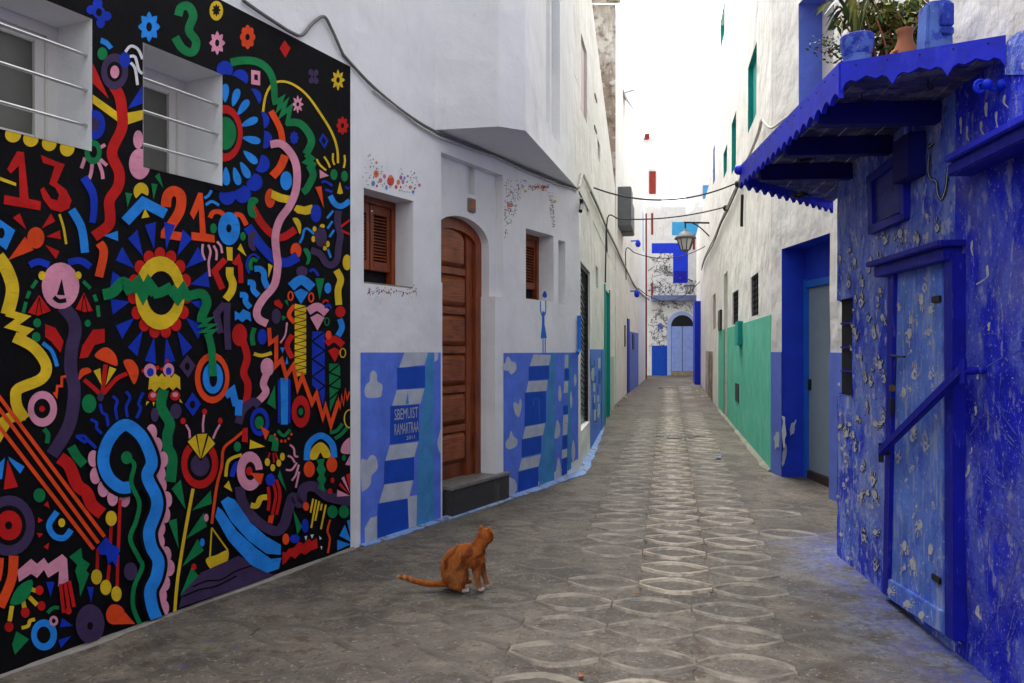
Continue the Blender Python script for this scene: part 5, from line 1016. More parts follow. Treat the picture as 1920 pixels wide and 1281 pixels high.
for ln in ([(780, 0), (850, 40), (900, 90), (985, 190)], [(800, 15), (880, 90), (985, 215)], [(800, 290), (860, 330), (920, 330), (985, 305)], [(790, 300), (880, 350), (985, 345)], [(825, 495), (808, 600), (800, 720), (800, 860)], [(830, 492), (870, 500), (920, 570), (985, 690)], [(835, 500), (890, 540), (950, 640), (985, 700)], [(760, 230), (765, 330), (750, 480), (740, 640)], [(950, 620), (920, 740), (880, 860), (760, 1080)], [(985, 860), (930, 940), (880, 1080), (780, 1085)], [(985, 900), (940, 990), (900, 1090)], [(870, 530), (850, 600), (880, 640)], [(720, 300), (790, 290), (830, 250), (985, 400)]):
    q = [(1540+p[0]*.391, 780+p[1]*.391) for p in ln]; P2.t(0, 0, 1); P2.st('scratched_line', scr, 1.5, q)
for ln in ([(1770, 595), (1800, 640), (1840, 700), (1870, 760), (1920, 830)], [(1840, 695), (1880, 672), (1925, 655)], [(1830, 640), (1860, 625), (1925, 640)], [(1880, 700), (1875, 760), (1890, 820), (1925, 850)], [(1850, 770), (1830, 800), (1810, 830)], [(1852, 770), (1880, 800), (1925, 850)]):
    P2.st('scratched_line', scr, 1.4, ln)
# ---- canopy
FF, NN, NW, FW = Vector((1.59, 5.55)), Vector((1.46, 3.55)), Vector((2.0, 3.24)), Vector((2.62, 6.55)); ZC = 2.67
CA = thing('wooden_canopy', 'ultramarine wooden canopy with scalloped fascia projecting over the blue house door', 'canopy', (1.9, 4.5, 2.45))
def fascia(p, q, h, nsc, amp, double=False):
    W = Wall(p, q, 1); n = nsc*10; pts = [(0, ZC), (W.L, ZC)]
    for i in range(n, -1, -1):
        u = i/n; ph = u*nsc
        zz = ZC-h+amp*abs(math.sin(math.pi*ph))**.8 if not double else ZC-h+amp*(abs(math.sin(math.pi*ph))**.5*.6+.4*abs(math.sin(3*math.pi*ph)))
        pts.append((u*W.L, zz))
    b = MB(); b.wprism(W, pts, -.011, .011); return b.build('fascia', M['fascia'], CA)
fascia(FF, NN, .155, 17, .035); fascia(NN, NW, .13, 3, .055, True); fascia(FW, FF, .155, 13, .035)
for k in range(7):
    t0, t1 = k/7+.004, (k+1)/7-.004; a, c = FF.lerp(FW, t0), FF.lerp(FW, t1); e_, f_ = NN.lerp(NW, t0), NN.lerp(NW, t1); z = 2.60+R.uniform(-.003, .003)
    b = MB(); b.hexa([Vector((p.x, p.y, z)) for p in (a, c, f_, e_)]+[Vector((p.x, p.y, z+.022)) for p in (a, c, f_, e_)]); b.build('roof_plank', M['soffit'], CA)
for d, o in ((3.88, .6), (4.5, .60), (5.16, .6)):
    s_ = (d-3.35)/WR1.u.y; b = MB(); b.wbox(WR1, s_-.04, s_+.04, 2.495, 2.597, -.01, o-.03); b.build('cantilever_beam', M['beam'], CA, bevel=.006)
b = MB(); b.ball((FF.x-.02, FF.y-.02, ZC-.03), .035); b.build('corner_knob', M['fascia'], CA)
b = MB(); b.tube([(FF.x, FF.y, ZC-.02), (FF.x+.1, FF.y+.03, ZC-.015)], .03, 0, 10); b.build('corner_knob', M['fascia'], CA)
for k in range(16):
    p = FF.lerp(NN, (k+.5)/16); q = Vector((p.x-.012, p.y, ZC-.02-R.uniform(0, .012))); b = MB(); b.ball(q, .0045, 0, 6); b.build('nail', M['iron'], CA)
for k in range(5):
    p = NN.lerp(NW, (k+.5)/5); b = MB(); b.ball((p.x-.006, p.y-.012, ZC-.022), .004, 0, 6); b.build('nail', M['iron'], CA)
# hooks and hanging loops below the soffit
for px_, py_, d in ((1510, 255, 4.6), (1616, 155, 3.75), (1740, 138, 3.55)):
    p = at(px_, py_, d); p.z = 2.60; b = MB(); b.tube([p, p+Vector((0, 0, -.03)), p+Vector((.008, 0, -.05)), p+Vector((.02, 0, -.045)), p+Vector((.02, 0, -.03))], .003, 0, 6); b.build('hook', M['iron'], CA)
for px_, py_, d in ((1512, 297, 4.95), (1500, 366, 5.5)):
    p = at(px_, py_, d); ax = Matrix.Rotation(.2, 3, 'Y')
    lp = thing('hanging_lamp_hoop', 'dark oval hoop hanging between the canopy beams' if d < 5.2 else 'dark oval hoop hanging at the canopy end past the house corner', 'hoop', p, 'hoops hanging under the canopy')
    b = MB(); b.tube([p+Vector((.05*math.cos(t*.5236), .05*math.sin(t*.5236), .004*math.sin(t))) for t in range(13)], .010, 0, 8); b.build('hoop', M['iron'], lp)
    b = MB(); b.tube([p+Vector((-.05, 0, 0)), p+Vector((0, 0, .05)), p+Vector((.05, 0, 0))], .002, 0, 5); b.tube([p+Vector((0, 0, .05)), Vector((p.x+.0, p.y, 2.602))], .002, 0, 5); b.build('string', M['cableb'], lp)
# scrolled iron bracket by the canopy
sc = thing('scroll_bracket', 'blue iron scroll with two balls sticking out beneath the canopy end', 'bracket', WR1.q(1880, 160, .0))
c = at(1838, 163, 3.28); pts = [c+Vector((.03*math.cos(t)*(1-t/16), 0, .03*math.sin(t)*(1-t/16))) for t in [x*.5 for x in range(0, 22)]][::-1]
pts += [c+Vector((.055, .002, -.012)), c+Vector((.085, .0, .005)), WR1.q(1884, 156, .0)]
b = MB(); b.tube(smooth_pts(pts, n=3), .007, 0, 8); b.build('scroll', M['brightblue'], sc)
for px_ in (1851, 1878): b = MB(); b.ball(at(px_, 158, 3.27), .022); b.build('ball', M['brightblue'], sc)
# ---- pots, jug, model tower and plants on the canopy
def leaves(b, c, r, n, size, mats, seed, down=0.):
    rr = random.Random(seed)
    for _ in range(n):
        v = Vector((rr.gauss(0, .45), rr.gauss(0, .45), rr.gauss(0, .45))); p = Vector(c)+Vector((v.x*r[0], v.y*r[1], v.z*r[2]))
        d = Vector((rr.uniform(-1, 1), rr.uniform(-1, 1), rr.uniform(-.6, .7)-down)).normalized(); s_ = d.cross(Vector((rr.uniform(-1, 1), rr.uniform(-1, 1), rr.uniform(-1, 1)))).normalized(); l = size*rr.uniform(.6, 1.3); nn = d.cross(s_)
        b.add([p, p+d*l*.45+s_*l*.22+nn*l*.05, p+d*l, p+d*l*.45-s_*l*.22+nn*l*.05], [(0, 1, 2), (0, 2, 3)], rr.choice(mats))
ZP = 2.623
TALL = Matrix.Diagonal((1, 1, 1.5))
pc = at(1607, 115, 3.72); pc.z = ZP
pt = thing('blue_pot', 'chipped two-tone blue flowerpot with drooping palm leaves on the canopy', 'flowerpot', pc)
b = MB(); b.lathe(pc, [(.001, 0), (.045, 0), (.058, .05), (.064, .10), (.06, .105), (.001, .10)], 0, 24, ax=TALL); b.build('body', M['potl'], pt)
b = MB(); b.lathe(pc, [(.064, .092), (.074, .125), (.076, .15), (.070, .155), (.064, .14), (.001, .135)], 0, 24, ax=TALL); b.build('rim', M['pot'], pt)
RP = random.Random(31); b = MB()
for k in range(26):
    a = RP.uniform(0, 6.28); h = RP.uniform(.16, .34); rch = RP.uniform(.04, .2); o0 = pc+Vector((0, 0, .2)); tip = o0+Vector((math.cos(a)*rch-.07, math.sin(a)*rch*.6, h-RP.uniform(0, .22))); mid = (o0+tip)/2+Vector((0, 0, .13)); q = smooth_pts([o0, mid, tip], n=6); s_ = Vector((math.sin(a), -math.cos(a), 0))
    vs_ = []; nq = len(q)
    for i, p in enumerate(q): w_ = .008*math.sin(math.pi*min(.97, .08+.92*i/(nq-1)))+.001; vs_ += [p-s_*w_, p+s_*w_]
    b.add(vs_, [(2*i, 2*i+1, 2*i+3, 2*i+2) for i in range(nq-1)], RP.choice([0, 1, 1]))
b.build('palm_leaves', [M['leaf'], M['leafy']], pt)['kind'] = 'stuff'
sc_ = at(1652, 108, 3.95); sc_.z = ZP
sh = thing('leafy_shrub', 'green and bronze leafy shrub between the blue pot and the clay jug', 'shrub', sc_)
b = MB(); RS = random.Random(8)
for k in range(9):
    t = sc_+Vector((RS.uniform(-.22, .22), RS.uniform(-.08, .1), RS.uniform(.3, .65))); b.tube(smooth_pts([sc_, (sc_+t)/2+Vector((RS.uniform(-.04, .04), 0, .03)), t], n=4), [.005]*9, 0, 5)
b.build('stems', M['terra'], sh)
b = MB(); leaves(b, sc_+Vector((0, 0, .10)), (.06, .06, .12), 150, .030, [0, 0, 1], 3); leaves(b, sc_+Vector((.01, .03, .30)), (.12, .08, .14), 260, .045, [0, 1, 2, 2], 4, .5); leaves(b, sc_+Vector((-.20, 0, .24)), (.13, .05, .06), 190, .026, [0, 0, 2], 5); leaves(b, sc_+Vector((.16, .02, .34)), (.16, .07, .16), 420, .06, [0, 0, 1, 1, 2], 6, .6); leaves(b, sc_+Vector((0, .02, .45)), (.25, .08, .1), 420, .06, [0, 1, 1, 2], 9, .8); leaves(b, sc_+Vector((-.28, 0, .30)), (.08, .04, .03), 60, .018, [0, 0, 1], 7)
b.build('foliage', [M['leaf'], M['leafy'], M['leafr']], sh)['kind'] = 'stuff'
jc = at(1697, 104, 3.74); jc.z = ZP
jg = thing('clay_jug', 'terracotta jug with a handle beside the blue model tower', 'jug', jc)
b = MB(); b.lathe(jc, [(.001, 0), (.04, 0), (.058, .05), (.062, .10), (.05, .15), (.034, .18), (.033, .21), (.042, .225), (.036, .225), (.028, .20), (.001, .19)], 0, 22, ax=Matrix.Diagonal((1, 1, 1.2))); b.build('body', M['terra'], jg)
b = MB(); b.tube(smooth_pts([jc+Vector((-.05, -.02, .06)), jc+Vector((-.085, -.03, .10)), jc+Vector((-.075, -.03, .15)), jc+Vector((-.035, -.01, .17))], n=5), .009, 0, 8); b.build('handle', M['terra'], jg)
tc = at(1752, 98, 3.62); tc.z = ZP
tw = thing('model_tower', 'pale blue plaster model tower with a small arched niche on the canopy', 'model', tc)
b = MB(); b.hexa([tc+Vector(v) for v in ((-.068, -.05, 0), (.066, -.05, 0), (.066, .06, 0), (-.068, .06, 0), (-.050, -.045, .335), (.060, -.045, .35), (.060, .05, .35), (-.050, .05, .335))]); b.build('tower', M['potl'], tw, bevel=.012)
b = MB(); b.box(tc+Vector((.026, -.054, .27)), (.06, .02, .10)); b.build('panel', M['pot'], tw, bevel=.004)
b = MB(); b.box(tc+Vector((.030, -.056, .195)), (.05, .02, .03)); b.build('panel', M['pot'], tw, bevel=.004)
Wt = Wall((tc.x-.03, tc.y-.055), (tc.x-.012, tc.y-.055), 1); b = MB(); b.wprism(Wt, [(0, .0+ZP+.02), (.02, ZP+.02), (.02, ZP+.075), (.01, ZP+.092), (0, ZP+.075)], -.01, .004); b.build('niche', M['oldwood'], tw)
# ================================================================ white house with the blue doorway and the green dado
GH = thing('green_dado_house', 'tall white house with a deep blue doorway, mint green dado and teal windows', 'house', WR3.P(0, 0))
sa, sb = WR2.s(1555), WR2.s(1465); hd2 = [sa, sb, -.05, 2.49]; dpt = .27
hn2 = [WR2.s(1562), WR2.s(1497), WR2.z(1500, 195), WR2.z(1497, 8)]
b = MB(); rough_wall(b, WR2, -3.4, WR2.L, -.05, 8, [hd2, hn2], .01, 0, .25)
b.recess(WR2, hd2, -.004, -dpt, 1, sides='LRT'); b.recess(WR2, hn2, -.004, -.25, 2, back=3)
b.wwall(WR2, sa, sb, 2.09, 2.49, [], -dpt, 1)
gh = {}
def hole3(x0, x1, y0, y1): return [WR3.s(x1), WR3.s(x0), WR3.z((x0+x1)/2, y1), WR3.z((x0+x1)/2, y0)]
teals = [hole3(1402, 1418, 103, 232), hole3(1371.5, 1380, 220, 318), hole3(1356.5, 1362.5, 280, 328), hole3(1351, 1358, 22, 76)]
grl = [hole3(1407, 1421.5, 515, 592), hole3(1373, 1384, 546, 608)]
door3 = [WR3.s(1364), WR3.s(1357), 0., WR3.z(1360, 512)]
win3 = hole3(1334, 1341.5, 553, 618); bl3 = hole3(1337, 1340, 275, 342)
rough_wall(b, WR3, 0, WR3.L, -.05, 8, teals+grl+[door3, win3, bl3], .01, 0, .3)
for h in teals: b.recess(WR3, h, -.004, -.09, 4)
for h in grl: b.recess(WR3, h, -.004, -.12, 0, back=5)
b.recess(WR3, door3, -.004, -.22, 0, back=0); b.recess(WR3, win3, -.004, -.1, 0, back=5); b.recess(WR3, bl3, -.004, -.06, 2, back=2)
p0, p1 = WR3.P(WR3.L, -.05), WR3.P(WR3.L, -.05, -4); b.quad(p0, p1, p1+Vector((0, 0, 8.05)), p0+Vector((0, 0, 8.05)), 0)
b.quad(WR3.P(0, 8), WR3.P(WR3.L, 8), WR3.P(WR3.L, 8, -4), WR3.P(0, 8, -4), 0); b.quad(WR2.P(-3.4, 8), WR2.P(WR2.L, 8), WR2.P(WR2.L, 8, -4), WR2.P(-3.4, 8, -4), 0)
b.build('wall', [M['white2'], M['doorblue'], M['lav'], M['cream'], M['teal'], M['dark']], GH)
def film(W, s0, s1, z0, z1, m, name, par, o=.012, o0=-.02): b = MB(); b.wbox(W, s0, s1, z0, z1, o0, o); return b.build(name, M[m] if isinstance(m, str) else m, par)
# inner door frame and leaf
b = MB(); b.wbox(WR2, sb-.075, sb, -.05, 2.16, -dpt-.05, -dpt+.03); b.wbox(WR2, sa, sb-.076, 2.06, 2.14, -dpt-.05, -dpt+.03); b.build('door_frame', M['azure'], GH, bevel=.006)
leafm = mat('pale_grey_blue_door', (.23, .29, .32), .55, .08, 4, .1, 60, .35)
b = MB(); b.wbox(WR2, sa-.02, sb-.078, .10, 2.058, -dpt-.04, -dpt-.005); dl = b.build('door', leafm, GH)
b = MB(); b.box(WR2.P(sb-.13, 1.02, -dpt+.012), (.03, .03, .12)); b.build('lock', M['iron'], dl, bevel=.004)
film(WR2, sa, sb-.02, -.03, .095, mat('dark_tile_threshold', (.05, .035, .025), .6, .5, 30, .2), 'threshold', GH, -dpt+.02, -dpt-.04)
film(WR2, sb, WR2.L-.002, -.04, 1.37, 'lav', 'blue_dado', GH, .004, -.02); film(WR2, -3.4, sa, -.04, 1.37, 'lav', 'blue_dado', GH, .004, -.02)
PW = Paint(WR2, GH, .008, step=.0006)
for pts in ([(1451, 828), (1455, 808), (1461, 812), (1460, 836), (1454, 842)], [(1466, 790), (1470, 840), (1474, 815), (1470, 782)]): PW.pg('paint_chip', 'greyb', [(x+RH.uniform(-2.5, 2.5), y+RH.uniform(-4, 4)) for x, y in [(p.x, p.y) for p in smooth_pts(pts, True, 3)]])
W2j = Wall(WR2.P(sb, 0).to_2d(), WR2.P(sb, 0, -dpt).to_2d(), 1)
PJ = Paint(W2j, GH, .006, step=.0006)
for pts in ([(1481, 812), (1486, 792), (1493, 790), (1489, 808), (1483, 818)], [(1467, 868), (1469, 842), (1474, 834), (1475, 848), (1470, 872)]): PJ.pg('paint_chip', 'greyb', [(x+RH.uniform(-1.2, 1.2), y+RH.uniform(-4, 4)) for x, y in [(p.x, p.y) for p in smooth_pts(pts, True, 3)]])
zg = 1.79; sg = WR3.s(1347)
film(WR3, .0, door3[0], -.04, zg, 'mint', 'green_dado', GH, .003, -.02); film(WR3, door3[1], sg, -.04, zg, 'mint', 'green_dado', GH, .003, -.02); film(WR3, door3[0]+.004, door3[1]-.004, .3, zg, 'mint', 'door', GH, -.19, -.23)
film(WR3, door3[0]+.004, door3[1]-.004, zg, door3[3]-.01, 'cream', 'door_head', GH, -.20, -.23)
for h, k in zip(teals, range(9)): film(WR3, h[0]+.005, h[1]-.005, h[2]+.01, h[3]-.01, 'teal', 'shutter', GH, -.07, -.10)
for h in grl:
    b = MB(); n = 7
    for i in range(n): z = h[2]+(h[3]-h[2])*(i+.5)/n; b.wbox(WR3, h[0], h[1], z-.012, z+.012, -.05, -.03)
    for i in range(5): s_ = h[0]+(h[1]-h[0])*(i+.5)/5; b.wbox(WR3, s_-.008, s_+.008, h[2], h[3], -.029, -.015)
    b.build('window_grille', M['iron'], GH)
film(WR3, win3[0]+.03, win3[1]-.03, win3[2]+.05, win3[3]-.05, 'brick', 'window_frame', GH, -.05, -.09)
b = MB(); b.wbox(WR3, WR3.s(1392.5), WR3.s(1386.5), WR3.z(1389, 648), WR3.z(1389, 603), -.01, .07); mbx = tag(b.build('meter_box', M['teal'], bevel=.01), 'dark green meter box on the mint green wall', 'meter box')
b = MB(); b.wbox(WR3, WR3.s(1386), WR3.s(1379.5), WR3.z(1383, 753), WR3.z(1383, 719), .0, .012); b.build('vent_cover', M['iron'], GH)
b = MB(); b.wbox(WR3, WR3.s(1353.5), WR3.s(1349), WR3.z(1351, 620), WR3.z(1351, 582), -.01, .03); b.build('vent_cover', M['iron'], GH)
# ================================================================ long left house
LH = thing('long_white_house', 'long limewashed house on the alley with teal doors and an iron lattice door', 'house', WA.P(2, 0))
WU = Wall((.79, 10.3), (2.33, 18.), 1)                  # upper storey, in line with the bay
def hA(x0, x1, y0, y1, W=WA): return [W.s(x0), W.s(x1), W.z((x0+x1)/2, y1), W.z((x0+x1)/2, y0)]
lat = [WA.s(1089), WA.s(1107), WA.z(1098, 800), WA.z(1098, 500)]
tw_ = hA(1117, 1121.5, 500, 540); td = [WA.s(1133.5), WA.s(1142), gz(13), WA.z(1138, 545)]; sl1 = hA(1121, 1125.5, 240, 300, WU); wb = hA(1090, 1101, 80, 218, WU)
sl2 = hA(1154, 1157.5, 550, 584)
b = MB(); holes = [lat, tw_, td, sl2]; upper = [sl1, wb]
zr0, zr1 = 6.5, 5.5; sRet = (10.3-8.93)/WA.u.y
rough_wall(b, WA, 0, WA.L, -.05, 3.18, holes, .012, 0, .3)
zu = lambda s_: 7.8+(5.0-7.8)*s_/WU.L
rough_wall(b, WU, 0, WU.L, 3.18, 5.0, [[h[0], h[1], h[2], 9] if h[3] > 5 else h for h in upper], .012, 0, .3)
us = sorted({0, WU.L, wb[0], wb[1], *[WU.L*k/8 for k in range(9)]})
for a, c_ in zip(us, us[1:]):
    if wb[0]-1e-6 < (a+c_)/2 < wb[1]: b.add([WU.P(a, wb[3], -.004), WU.P(c_, wb[3], -.004), WU.P(c_, zu(c_), -.004), WU.P(a, zu(a), -.004)], [(0, 1, 2, 3)], 0)
    else: b.add([WU.P(a, 5.0, -.004), WU.P(c_, 5.0, -.004), WU.P(c_, zu(c_)+.001, -.004), WU.P(a, zu(a), -.004)], [(0, 1, 2, 3)], 0)
b.quad(WU.P(0, 7.8, -.004), WU.P(WU.L, 5.0, -.004), WU.P(WU.L, 5.0, -4), WU.P(0, 7.8, -4), 0)
b.add([WA.P(0, 3.18), WA.P(WA.L, 3.18), WU.P(WU.L, 3.18, -.02), WU.P(0, 3.18, -.02)], [(0, 1, 2, 3)], 0)
for h in upper: b.recess(WU, h, -.006, -.14, 0, back=1)
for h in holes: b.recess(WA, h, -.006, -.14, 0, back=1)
b.build('wall', [M['white2'], M['dark']], LH)
# lattice door
ld = film(WA, lat[0]+.01, lat[1]-.01, lat[2], lat[3], 'greyb', 'lattice_door', LH, -.08, -.12)
b = MB(); n = 9; zz0, zz1 = lat[2]+.05, lat[3]-.05; ms = (lat[0]+lat[1])/2
for i in range(n):
    z = zz0+(zz1-zz0)*i/n; dz_ = (zz1-zz0)/n
    for k in (0, .3, .6):
        for a, c in ((lat[0]+.04, ms), (lat[1]-.04, ms)):
            p, q = WA.P(a, z+dz_*k, -.06), WA.P(c, z+dz_*(k+.55), -.06); b.tube([p, q], .011, 0, 4)
b.build('iron_lattice', M['iron'], ld)['kind'] = 'stuff'
b = MB(); b.wbox(WA, lat[0], lat[0]+.04, lat[2], lat[3], -.075, -.03); b.wbox(WA, lat[1]-.04, lat[1], lat[2], lat[3], -.075, -.03); b.wbox(WA, lat[0]+.04, lat[1]-.04, lat[3]-.04, lat[3], -.075, -.03); b.build('frame', M['iron'], ld)
film(WA, tw_[0], tw_[1], tw_[2], tw_[3], 'teal', 'shutter', LH, -.06, -.10); film(WA, td[0]+.02, td[1]-.02, td[2], td[3]-.03, 'teal', 'door', LH, -.04, -.08)
film(WA, td[0]-.08, td[0]+.015, td[2]-.05, td[3]+.06, 'teal', 'door_frame', LH, .02, -.05); film(WA, td[1]-.015, td[1]+.08, td[2]-.05, td[3]+.06, 'teal', 'door_frame', LH, .02, -.05)
film(WU, wb[0]+.03, wb[1]-.05, wb[2]+.05, wb[3]-.05, 'woodv', 'shutter', LH, -.03, -.1); film(WU, sl1[0], sl1[1], sl1[2], sl1[3], 'meter', 'shutter', LH, -.06, -.1); film(WA, sl2[0], sl2[1], sl2[2], sl2[3], 'meter', 'shutter', LH, -.06, -.1)
# painted dado beyond the lattice door
sd0, sd1 = WA.s(1107.5), WA.s(1133); film(WA, sd0, sd1, -.04, 1.40, 'peri', 'painted_dado', LH, .002, -.02)
PA = Paint(WA, LH, .003, step=.0008); RA = random.Random(4)
for k in range(30):
    x = RA.uniform(1108, 1128); y = RA.uniform(664, 790-(x-1108)*.8); w_, h_ = RA.uniform(2, 4.5), RA.uniform(9, 26); PA.put('painted_patch', RA.choice(['deep', 'greyb', 'cyan', 'greyb']), [[(x, y), (x+w_, y+RA.uniform(-2, 2)), (x+w_, y+h_-1), (x, y+h_)]], True)
film(WA, WA.s(1127.5), WA.s(1132.8), -.03, 1.38, 'cyan', 'painted_strip', LH, .012, -.01)
def grime(W, s0, s1, z0, z1, par): film(W, s0, s1, z0, z1, 'grimy', 'grime_band', par, .003, -.01)
film(WA, WA.s(1143), WA.s(1151.5), 0, 1.25, mat('pale_mint_wash', (.42, .52, .45), .85, .1, 5, .4, 50), 'painted_strip', LH, .003, -.01)
film(WA, WA.s(1161), WA.s(1165.5), gz(17), 3.0, mat('greyed_beige_door', (.33, .27, .21), .7, .2, 6, .3, 40), 'door', LH, .01, -.02)
for x, y in ((1117, 184), (1116.5, 243)): film(WU, WU.s(x-2), WU.s(x+2), WU.z(x, y+3), WU.z(x, y-3), 'iron', 'air_brick', LH, .01, -.01)
# ================================================================ stained tall house and the row behind
TH_ = thing('stained_tall_house', 'tall narrow house with a grimy brown-stained side wall above the roofs', 'house', WB.P(0, 0))
b = MB(); p0 = WB.P(0, -.05); sideL = Vector((-1.9, -.15, 0))
b.add([p0, p0+sideL, p0+sideL+Vector((0, 0, 9.2)), p0+Vector((0, 0, 9.2))], [(0, 1, 2, 3)], 1)
b.add([WB.P(0, -.05), WB.P(WB.L, -.05), WB.P(WB.L, 7.9), WB.P(1.9, 8.0), WB.P(1.8, 8.6), WB.P(0, 9.15)], [(0, 1, 2, 3, 4, 5)], 0)
b.add([WB.P(0, 9.15), WB.P(1.8, 8.6), WB.P(1.8, 8.6, -3), WB.P(0, 9.15, -3)], [(0, 1, 2, 3)], 0); b.add([WB.P(1.9, 8.0), WB.P(WB.L, 7.9), WB.P(WB.L, 7.9, -3), WB.P(1.9, 8.0, -3)], [(0, 1, 2, 3)], 0)
b.build('wall', [M['white2'], M['grimy']], TH_)
b = MB(); b.box(p0+Vector((-.9, -.2, 9.27)), (2.0, .35, .10)); b.build('coping', M['grimy'], TH_, bevel=.01)
film(WB, WB.s(1175.5), WB.s(1179), gz(21), WB.z(1177, 598), 'frameblue', 'door', TH_, .03, -.02)
film(WB, WB.s(1154), WB.s(1161), gz(19), 1.2, 'white', 'painted_dado', TH_, .006, -.02)
film(WB, WB.s(1170.5), WB.s(1172), WB.z(1171, 650), WB.z(1171, 610), 'iron', 'vent_cover', TH_, .02, -.02)
RH_ = thing('lavender_dado_house', 'plain white house with a lavender dado far along the left side', 'house', WC.P(0, 0))
b = MB(); b.wwall(WC, 0, WC.L, -.05, 7.9); b.quad(WC.P(0, 7.9), WC.P(WC.L, 7.9), WC.P(WC.L, 7.9, -3), WC.P(0, 7.9, -3)); b.build('wall', M['white2'], RH_)
film(WC, .05, WC.L-.3, gz(23)-.1, 1.9, 'lav', 'lavender_dado', RH_, .01, -.02); film(WC, 1.0, 1.5, WC.z(1187, 655), WC.z(1187, 626), 'iron', 'window', RH_, .03, -.02)
DH = thing('bluish_white_block', 'smooth bluish-white block rising above the left roofs near the alley end', 'house', WD.P(0, 0))
b = MB(); p0 = WD.P(0, -.05); b.add([p0, p0+Vector((-1.2, 0, 0)), p0+Vector((-1.2, 0, 8.95)), p0+Vector((0, 0, 8.95))], [(0, 1, 2, 3)]); b.wwall(WD, 0, 2.2, -.05, 8.9); b.quad(WD.P(0, 8.9), WD.P(2.2, 8.9), WD.P(2.2, 8.9, -1.2), WD.P(0, 8.9, -1.2)); b.wwall(WD, 2.2, 3.9, -.05, 6.4); b.quad(WD.P(2.2, 6.4), WD.P(3.9, 6.4), WD.P(3.9, 6.4, -2), WD.P(2.2, 6.4, -2)); b.quad(WD.P(2.2, 6.4), WD.P(2.2, 8.9), WD.P(2.2, 8.9, -1.2), WD.P(2.2, 6.4, -1.2)); b.build('wall', M['white'], DH)
for x, y0, y1 in ((1206, 400, 470), (1211, 585, 690)): film(WD, WD.s(x-1.5), WD.s(x+1.5), WD.z(x, y1), WD.z(x, y0), 'greyb', 'door' if y1 > 600 else 'window', DH, .004, -.04)
b = MB(); b.wbox(WD, 3.74, 3.88, gz(29), 6.3, 0, .05); b.build('red_pilaster', M['brick'], DH)
# satellite dish
dc = at(1172, 182, 20.6); ds = thing('satellite_dish', 'white satellite dish on a roof edge above the alley', 'dish', dc)
ax = Matrix.Rotation(math.radians(68), 3, 'Y') @ Matrix.Rotation(.5, 3, 'X'); b = MB(); b.lathe(dc, [(.001, 0), (.2, .02), (.38, .08), (.5, .15), (.5, .165), (.36, .095), (.001, .02)], 0, 24, ax=ax); b.build('reflector', M['white'], ds)
b = MB(); b.tube([dc, dc+Vector((-.15, .1, -.2)), Vector((dc.x-.2, dc.y+.1, 7.9))], .03, 0, 8); b.build('mast', M['meter'], ds)
b = MB(); b.tube([dc+ax@Vector((0, -.45, .12)), dc+ax@Vector((0, 0, .5))], .012, 0, 6); b.build('feed_arm', M['meter'], ds)
# meter cabinets on the left wall
for x0, x1, y0, y1, lb in ((1157.5, 1161.5, 350, 425, 'grey utility box high on the long white house, tallest of the row'), (1162, 1165.5, 382, 436, 'grey utility box beside the tallest one on the long white house')):
    b = MB(); b.wbox(WU, WU.s(x0), WU.s(x1), WU.z(x0, y1), WU.z(x0, y0), -.01, .32); tag(b.build('utility_box', M['meter'], bevel=.02), lb, 'utility box', 'utility boxes on the long white house')
for (px_, py_), lb in (((1183, 452), 'small royal blue wall light above the lavender dado house'), ((1180.5, 546), 'small royal blue wall light over the dark blue door')):
    p = WC.q(px_, py_, .0) if px_ > 1182 else WB.q(px_, py_, 0); nn = Vector((WC.n.x, WC.n.y, 0)); lt = thing('wall_light', lb, 'wall light', p, 'blue wall lights')
    b = MB(); b.tube([p, p+nn*.18], .02, 0, 8); b.build('arm', M['brightblue'], lt); b = MB(); b.lathe(p+nn*.2+Vector((0, 0, -.28)), [(.001, .1), (.05, .11), (.08, .18), (.06, .26), (.015, .31), (.001, .32)], 0, 12); b.build('shade', M['brightblue'], lt)
# ================================================================ end of the alley
EH = thing('branch_painted_house', 'white house closing the alley, painted with dark branches around a blue arched door', 'house', WE.P(2, gz(31)))
ZE = WE.z(1265, 388); gE = gz(31.4)
e = lambda x: WE.s(x)
b = MB(); b.wwall(WE, -1.5, 5.5, -.05, ZE); b.quad(WE.P(-1.5, ZE), WE.P(5.5, ZE), WE.P(5.5, ZE, -6), WE.P(-1.5, ZE, -6)); b.build('wall', M['white2'], EH)
film(WE, e(1222), e(1262), WE.z(1240, 475), WE.z(1240, 456), 'brightblue', 'painted_patch', EH, .006); film(WE, e(1262), e(1290), WE.z(1270, 531), WE.z(1270, 456), 'brightblue', 'painted_patch', EH, .006)
film(WE, e(1264), e(1288), WE.z(1270, 529), WE.z(1270, 508), 'frameblue', 'painted_patch', EH, .010); film(WE, e(1260), e(1309), WE.z(1280, 441), WE.z(1280, 416), mat('sky_blue_wall_paint', (.05, .34, .62), .7, .1, 6, .2), 'painted_patch', EH, .006)
film(WE, e(1222), e(1306), WE.z(1260, 565), WE.z(1260, 555), mat('slate_blue_ledge', (.16, .20, .36), .7, .2, 6, .3), 'ledge', EH, .45, -.02)
film(WE, e(1222), e(1252), gE-.02, WE.z(1240, 648), 'deep', 'painted_patch', EH, .006); film(WE, e(1304), e(1312), gE-.02, WE.z(1306, 636), 'orange', 'painted_patch', EH, .006)
film(WE, e(1221), e(1224.5), WE.z(1222, 440), WE.z(1222, 400), 'brick', 'painted_patch', EH, .03); film(WE, e(1221), e(1224), WE.z(1222, 562), WE.z(1222, 530), 'brick', 'painted_patch', EH, .03); film(WE, e(1299), e(1303), WE.z(1301, 468), WE.z(1301, 440), 'brick', 'painted_patch', EH, .02)
PE = Paint(WE, EH, .004, step=.0005); RE = random.Random(17)
